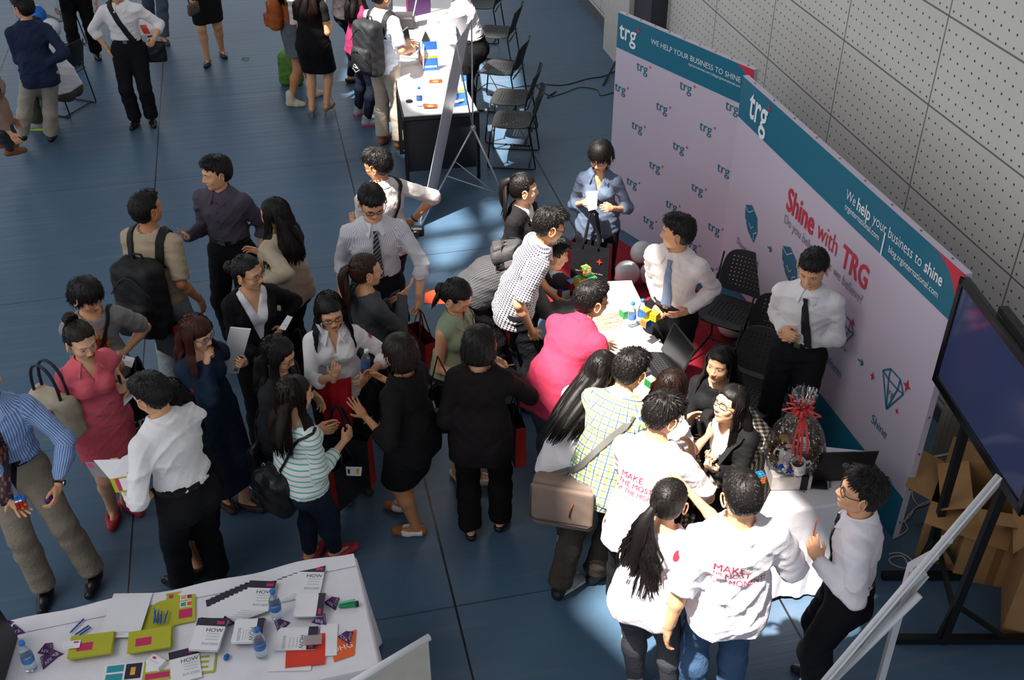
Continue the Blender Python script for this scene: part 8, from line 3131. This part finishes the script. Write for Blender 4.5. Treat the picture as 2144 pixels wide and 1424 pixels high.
held_w('card', 'white card with blue stripe held by the teenager in grey tee', 'card', [(252, 762, 1.06), (276, 770, 1.05), (283, 750, 1.08), (259, 744, 1.09)], .002, 'white', ((.05, .6, .2, .95, 'blue'), (.3, .4, .8, .46, 'lightgrey')))
held_w('leaflet', 'glossy leaflet with photos read by the woman in pink', 'leaflet', [(220, 845, 1.00), (262, 828, 1.00), (290, 784, 1.08), (262, 794, 1.12)], .003, 'white', ((.05, .45, .35, .9, 'brown'), (.4, .5, .9, .9, 'blue'), (.1, .2, .8, .3, 'lightgrey')))
held_w('leaflet', 'long white folded leaflet hanging below the hands of the woman in pink', 'leaflet', [(224, 885, .92), (250, 860, .94), (290, 820, 1.02), (222, 842, 1.0)], .002, 'white')
held_w('mobile_phone', 'dark mobile phone in the hand of the woman in pink', 'phone', [(250, 802, 1.12), (256, 806, 1.12), (252, 786, 1.14), (246, 786, 1.14)], .008, 'black')
held_w('magazine', 'open magazine with purple and orange chart read by the man in white shirt, upper page', 'magazine', [(230, 1004, 1.18), (290, 992, 1.18), (262, 962, 1.24), (196, 964, 1.24)], .004, 'white', ((.2, .15, .4, .9, 'purple'), (.4, .6, .9, .9, 'orange'), (.4, .35, .9, .6, 'pink'), (.4, .1, .9, .35, 'olive')))
held_w('magazine', 'lower yellow green page of the magazine held by the man in white shirt', 'magazine', [(242, 1032, 1.15), (302, 1030, 1.15), (290, 992, 1.18), (230, 1004, 1.18)], .004, 'olive', ((.15, .1, .28, .95, 'pink'), (.3, .12, .95, .88, 'white')))
held_w('booklet', 'grey booklet under the magazine in the hands of the man in white shirt', 'booklet', [(196, 998, 1.14), (232, 1000, 1.14), (214, 966, 1.2), (178, 968, 1.2)], .004, 'grey', ((.1, .6, .35, .9, 'pink'),))
held_w('card', 'pale card by the ear of the woman in white blouse', 'card', [(674, 702, 1.40), (682, 700, 1.40), (668, 680, 1.46), (660, 678, 1.46)], .002, 'lightgrey', ((.1, .1, .6, .9, 'teal'),))
held_w('mobile_phone', 'dark phone held by the woman with auburn ponytail', 'phone', [(812, 625, 1.16), (830, 614, 1.16), (836, 606, 1.18), (818, 616, 1.18)], .01, 'navy')
held_w('leaflet', 'white leaflet behind the black carrier bag near the striped knit', 'leaflet', [(726, 996, .62), (756, 997, .62), (758, 978, .66), (724, 977, .66)], .003, 'white', ((.65, .2, .85, .8, 'yellow'), (.1, .2, .25, .7, 'black')))
held_w('paper_bag', 'bright white crumpled paper held up by the woman in chambray shirt', 'paper', [(1232, 442, 1.16), (1248, 438, 1.16), (1250, 400, 1.28), (1226, 402, 1.28)], .012, 'white')
for key, hn, lab, col in (('denim', 'r', 'blue pen in the fingers of the woman in chambray shirt', '3550b0'), ('dark_suit', 'r', 'wooden pencil pointing right in the hand of the woman in dark suit', 'c28a55'),
        ('laughing_man', 'l', 'reddish pencil held upright by the laughing man', 'a5502f')):
 b = PEOPLE[key]
 M = b.RM @ b.hd[hn]
 a_ = M @ Vector((0, .10, -.035))
 dv = {'denim': Vector((-.02, 0, .08)), 'dark_suit': Vector((.13, .01, .02)), 'laughing_man': Vector((0, 0, .15))}[key]
 g = Geo()
 g.tube([-dv * .3, dv * .9, dv], [.004, .004, .001], 6)
 tag(g.build('pencil' if key != 'denim' else 'pen', mat('pencil_' + col, col, .5), loc=a_), lab, 'pencil' if key != 'denim' else 'pen')
b = PEOPLE['white_blouse']
g = Geo()
rows_ = []
cl = [(655, 800, 1.06), (735, 790, 1.08), (738, 908, .72), (690, 900, .72)]
q = [at(*c_) for c_ in cl]
for j in range(13):
 v_ = j / 12
 ring = []
 for i in range(15):
  u_ = i / 14
  p = q[0].lerp(q[1], u_).lerp(q[3].lerp(q[2], u_), v_)
  p = p + Vector((0, -.03 * math.sin(u_ * PI) - .018 * math.sin(u_ * 15 + v_ * 3) * (.3 + v_), .02 * math.sin(u_ * 9) * v_))
  ring.append(p)
 rows_.append(ring)
o = q[0].copy()
V = [tuple(p - o) for ring in rows_ for p in ring] + [tuple(p - o + Vector((0, .012, 0))) for ring in rows_ for p in ring]
F = []
nn_ = 13 * 15
for j in range(12):
 for i in range(14):
  a0_ = j * 15 + i
  F.append((a0_, a0_ + 15, a0_ + 16, a0_ + 1))
  F.append((a0_ + nn_, a0_ + nn_ + 1, a0_ + nn_ + 16, a0_ + nn_ + 15))
g.add(V, F)
tag(g.build('red_shirt', mat('red_cotton', 'a80f1d', .85, bump=.3), smooth=True, loc=o), 'bright red folded cloth draped over the arm of the woman in white blouse', 'cloth')
p = at(872, 484, .98)
t = thing('camera', 'black camera hanging at the hip of the man with elbow out', 'camera', p)
g = Geo()
g.rbox((0, 0, 0), (.12, .06, .08), .01)
g.build('camera_body', mat('camera_black', '131315', .4), t)
g = Geo()
g.lathe([(.03, 0), (.033, .01), (.033, .06), (.028, .065)], 16, 0, Matrix.Rotation(PI / 2, 4, 'X'))
g.build('lens', mat('camera_black', '131315', .4), t, smooth=True, auto=40)
b = PEOPLE['black_bob']
g = Geo()
g.tube([(.030 * math.cos(a), -.03, .026 * math.sin(a)) for a in [2 * PI * i / 14 for i in range(15)]], .006, 6, 0, b.hd['l'])
g.build('bracelet', mat('jade_green', '3f8a3c', .3), b.root, smooth=True)
t = thing('orange_folder', 'orange card folder lying behind the woman in green blouse', 'folder', at(925, 622, .4))
g = Geo()
g.rbox((0, 0, 0), (.28, .20, .01), .003)
g.build('cover', mat('orange_card', 'd9481c', .5), t)
carton_o = thing('orange_sign', 'upright orange panel between the bent figure and the gingham shirt', 'panel', at(1042, 668, .35), -.2)
g = Geo()
g.rbox((0, 0, 0), (.26, .02, .5), .004)
g.build('panel_board', mat('orange_card', 'd9481c', .5), carton_o)
c = [at(98, 28, .5), at(128, 40, .5), at(110, -30, 1.3), at(80, -40, 1.3)]
sheet_thing('poster', 'white poster with orange letters at the upper left edge behind the balloons', 'poster', c, .006, 'white', ((.1, .75, .6, .85, 'orange'),))
for k_, cc in (('teen', None),):
 pass
b = PEOPLE['grey_tee']
g = Geo()
r = random.Random(1)
pts = []
for i in range(22):
 a = 2 * PI * i / 22
 rr = 1 + .18 * math.sin(a * 5) + .1 * math.sin(a * 9)
 pts.append(on_surface(b.bvh, b.neck + b.rt * (.045 * rr * math.cos(a) - .0) + b.up * (-.22 + .13 * rr * math.sin(a)), -b.fw, .004)[0])
c_ = on_surface(b.bvh, b.neck + b.up * -.22, -b.fw, .006)[0]
g.add([tuple(c_)] + [tuple(p) for p in pts], [(0, i + 1, (i + 1) % 22 + 1) for i in range(22)], 0)
for k_ in range(7):
 x0 = r.uniform(-.04, .04)
 z0 = -.12 - r.random() * .05
 ps = []
 for i in range(6):
  ps.append(on_surface(b.bvh, b.neck + b.rt * (x0 + .012 * math.sin(i * 1.7 + k_)) + b.up * (z0 - i * .035), -b.fw, .007)[0])
 g.tube(ps, .003, 4, 1 + k_ % 2)
g.build('printed_picture', [mat('ink_orange', 'c8701f', .7, var=.3, vscale=30), mat('ink_dark', '2a1a14', .7), mat('ink_redd', 'a82c1c', .7)], b.root)
def badge(key, arm, col, r_=.022, t=.55, side=1.0):
 b = PEOPLE[key]
 sd = 1 if arm == 'r' else -1
 a_ = b.sh[arm].lerp(b.el[arm], t)
 out_ = (b.rt * sd + b.fw * side * .2).normalized()
 p, n_ = on_surface(b.bvh, a_, -out_, .002, .3)
 g = Geo()
 g.lathe([(r_ * 1.0, 0), (r_, .0015)], 14, 0, frame(p, n_.orthogonal(), n_.cross(n_.orthogonal()), n_))
 g.build('round_badge', mat('badge_' + col, col, .6, var=.3, vscale=80), b.root)
badge('orange_pack', 'l', 'b5203a')
badge('pink_dress', 'r', 'b3152c', .026, .35)
badge('red_polo', 'r', 'a3102a', .026, .45)
badge('white_blouse', 'l', 'c22040', .016, .1)
badge('brown_fringe', 'r', '7c2038', .018, .5)
badge('jeans_tee', 'l', 'c41f33', .03, .35)
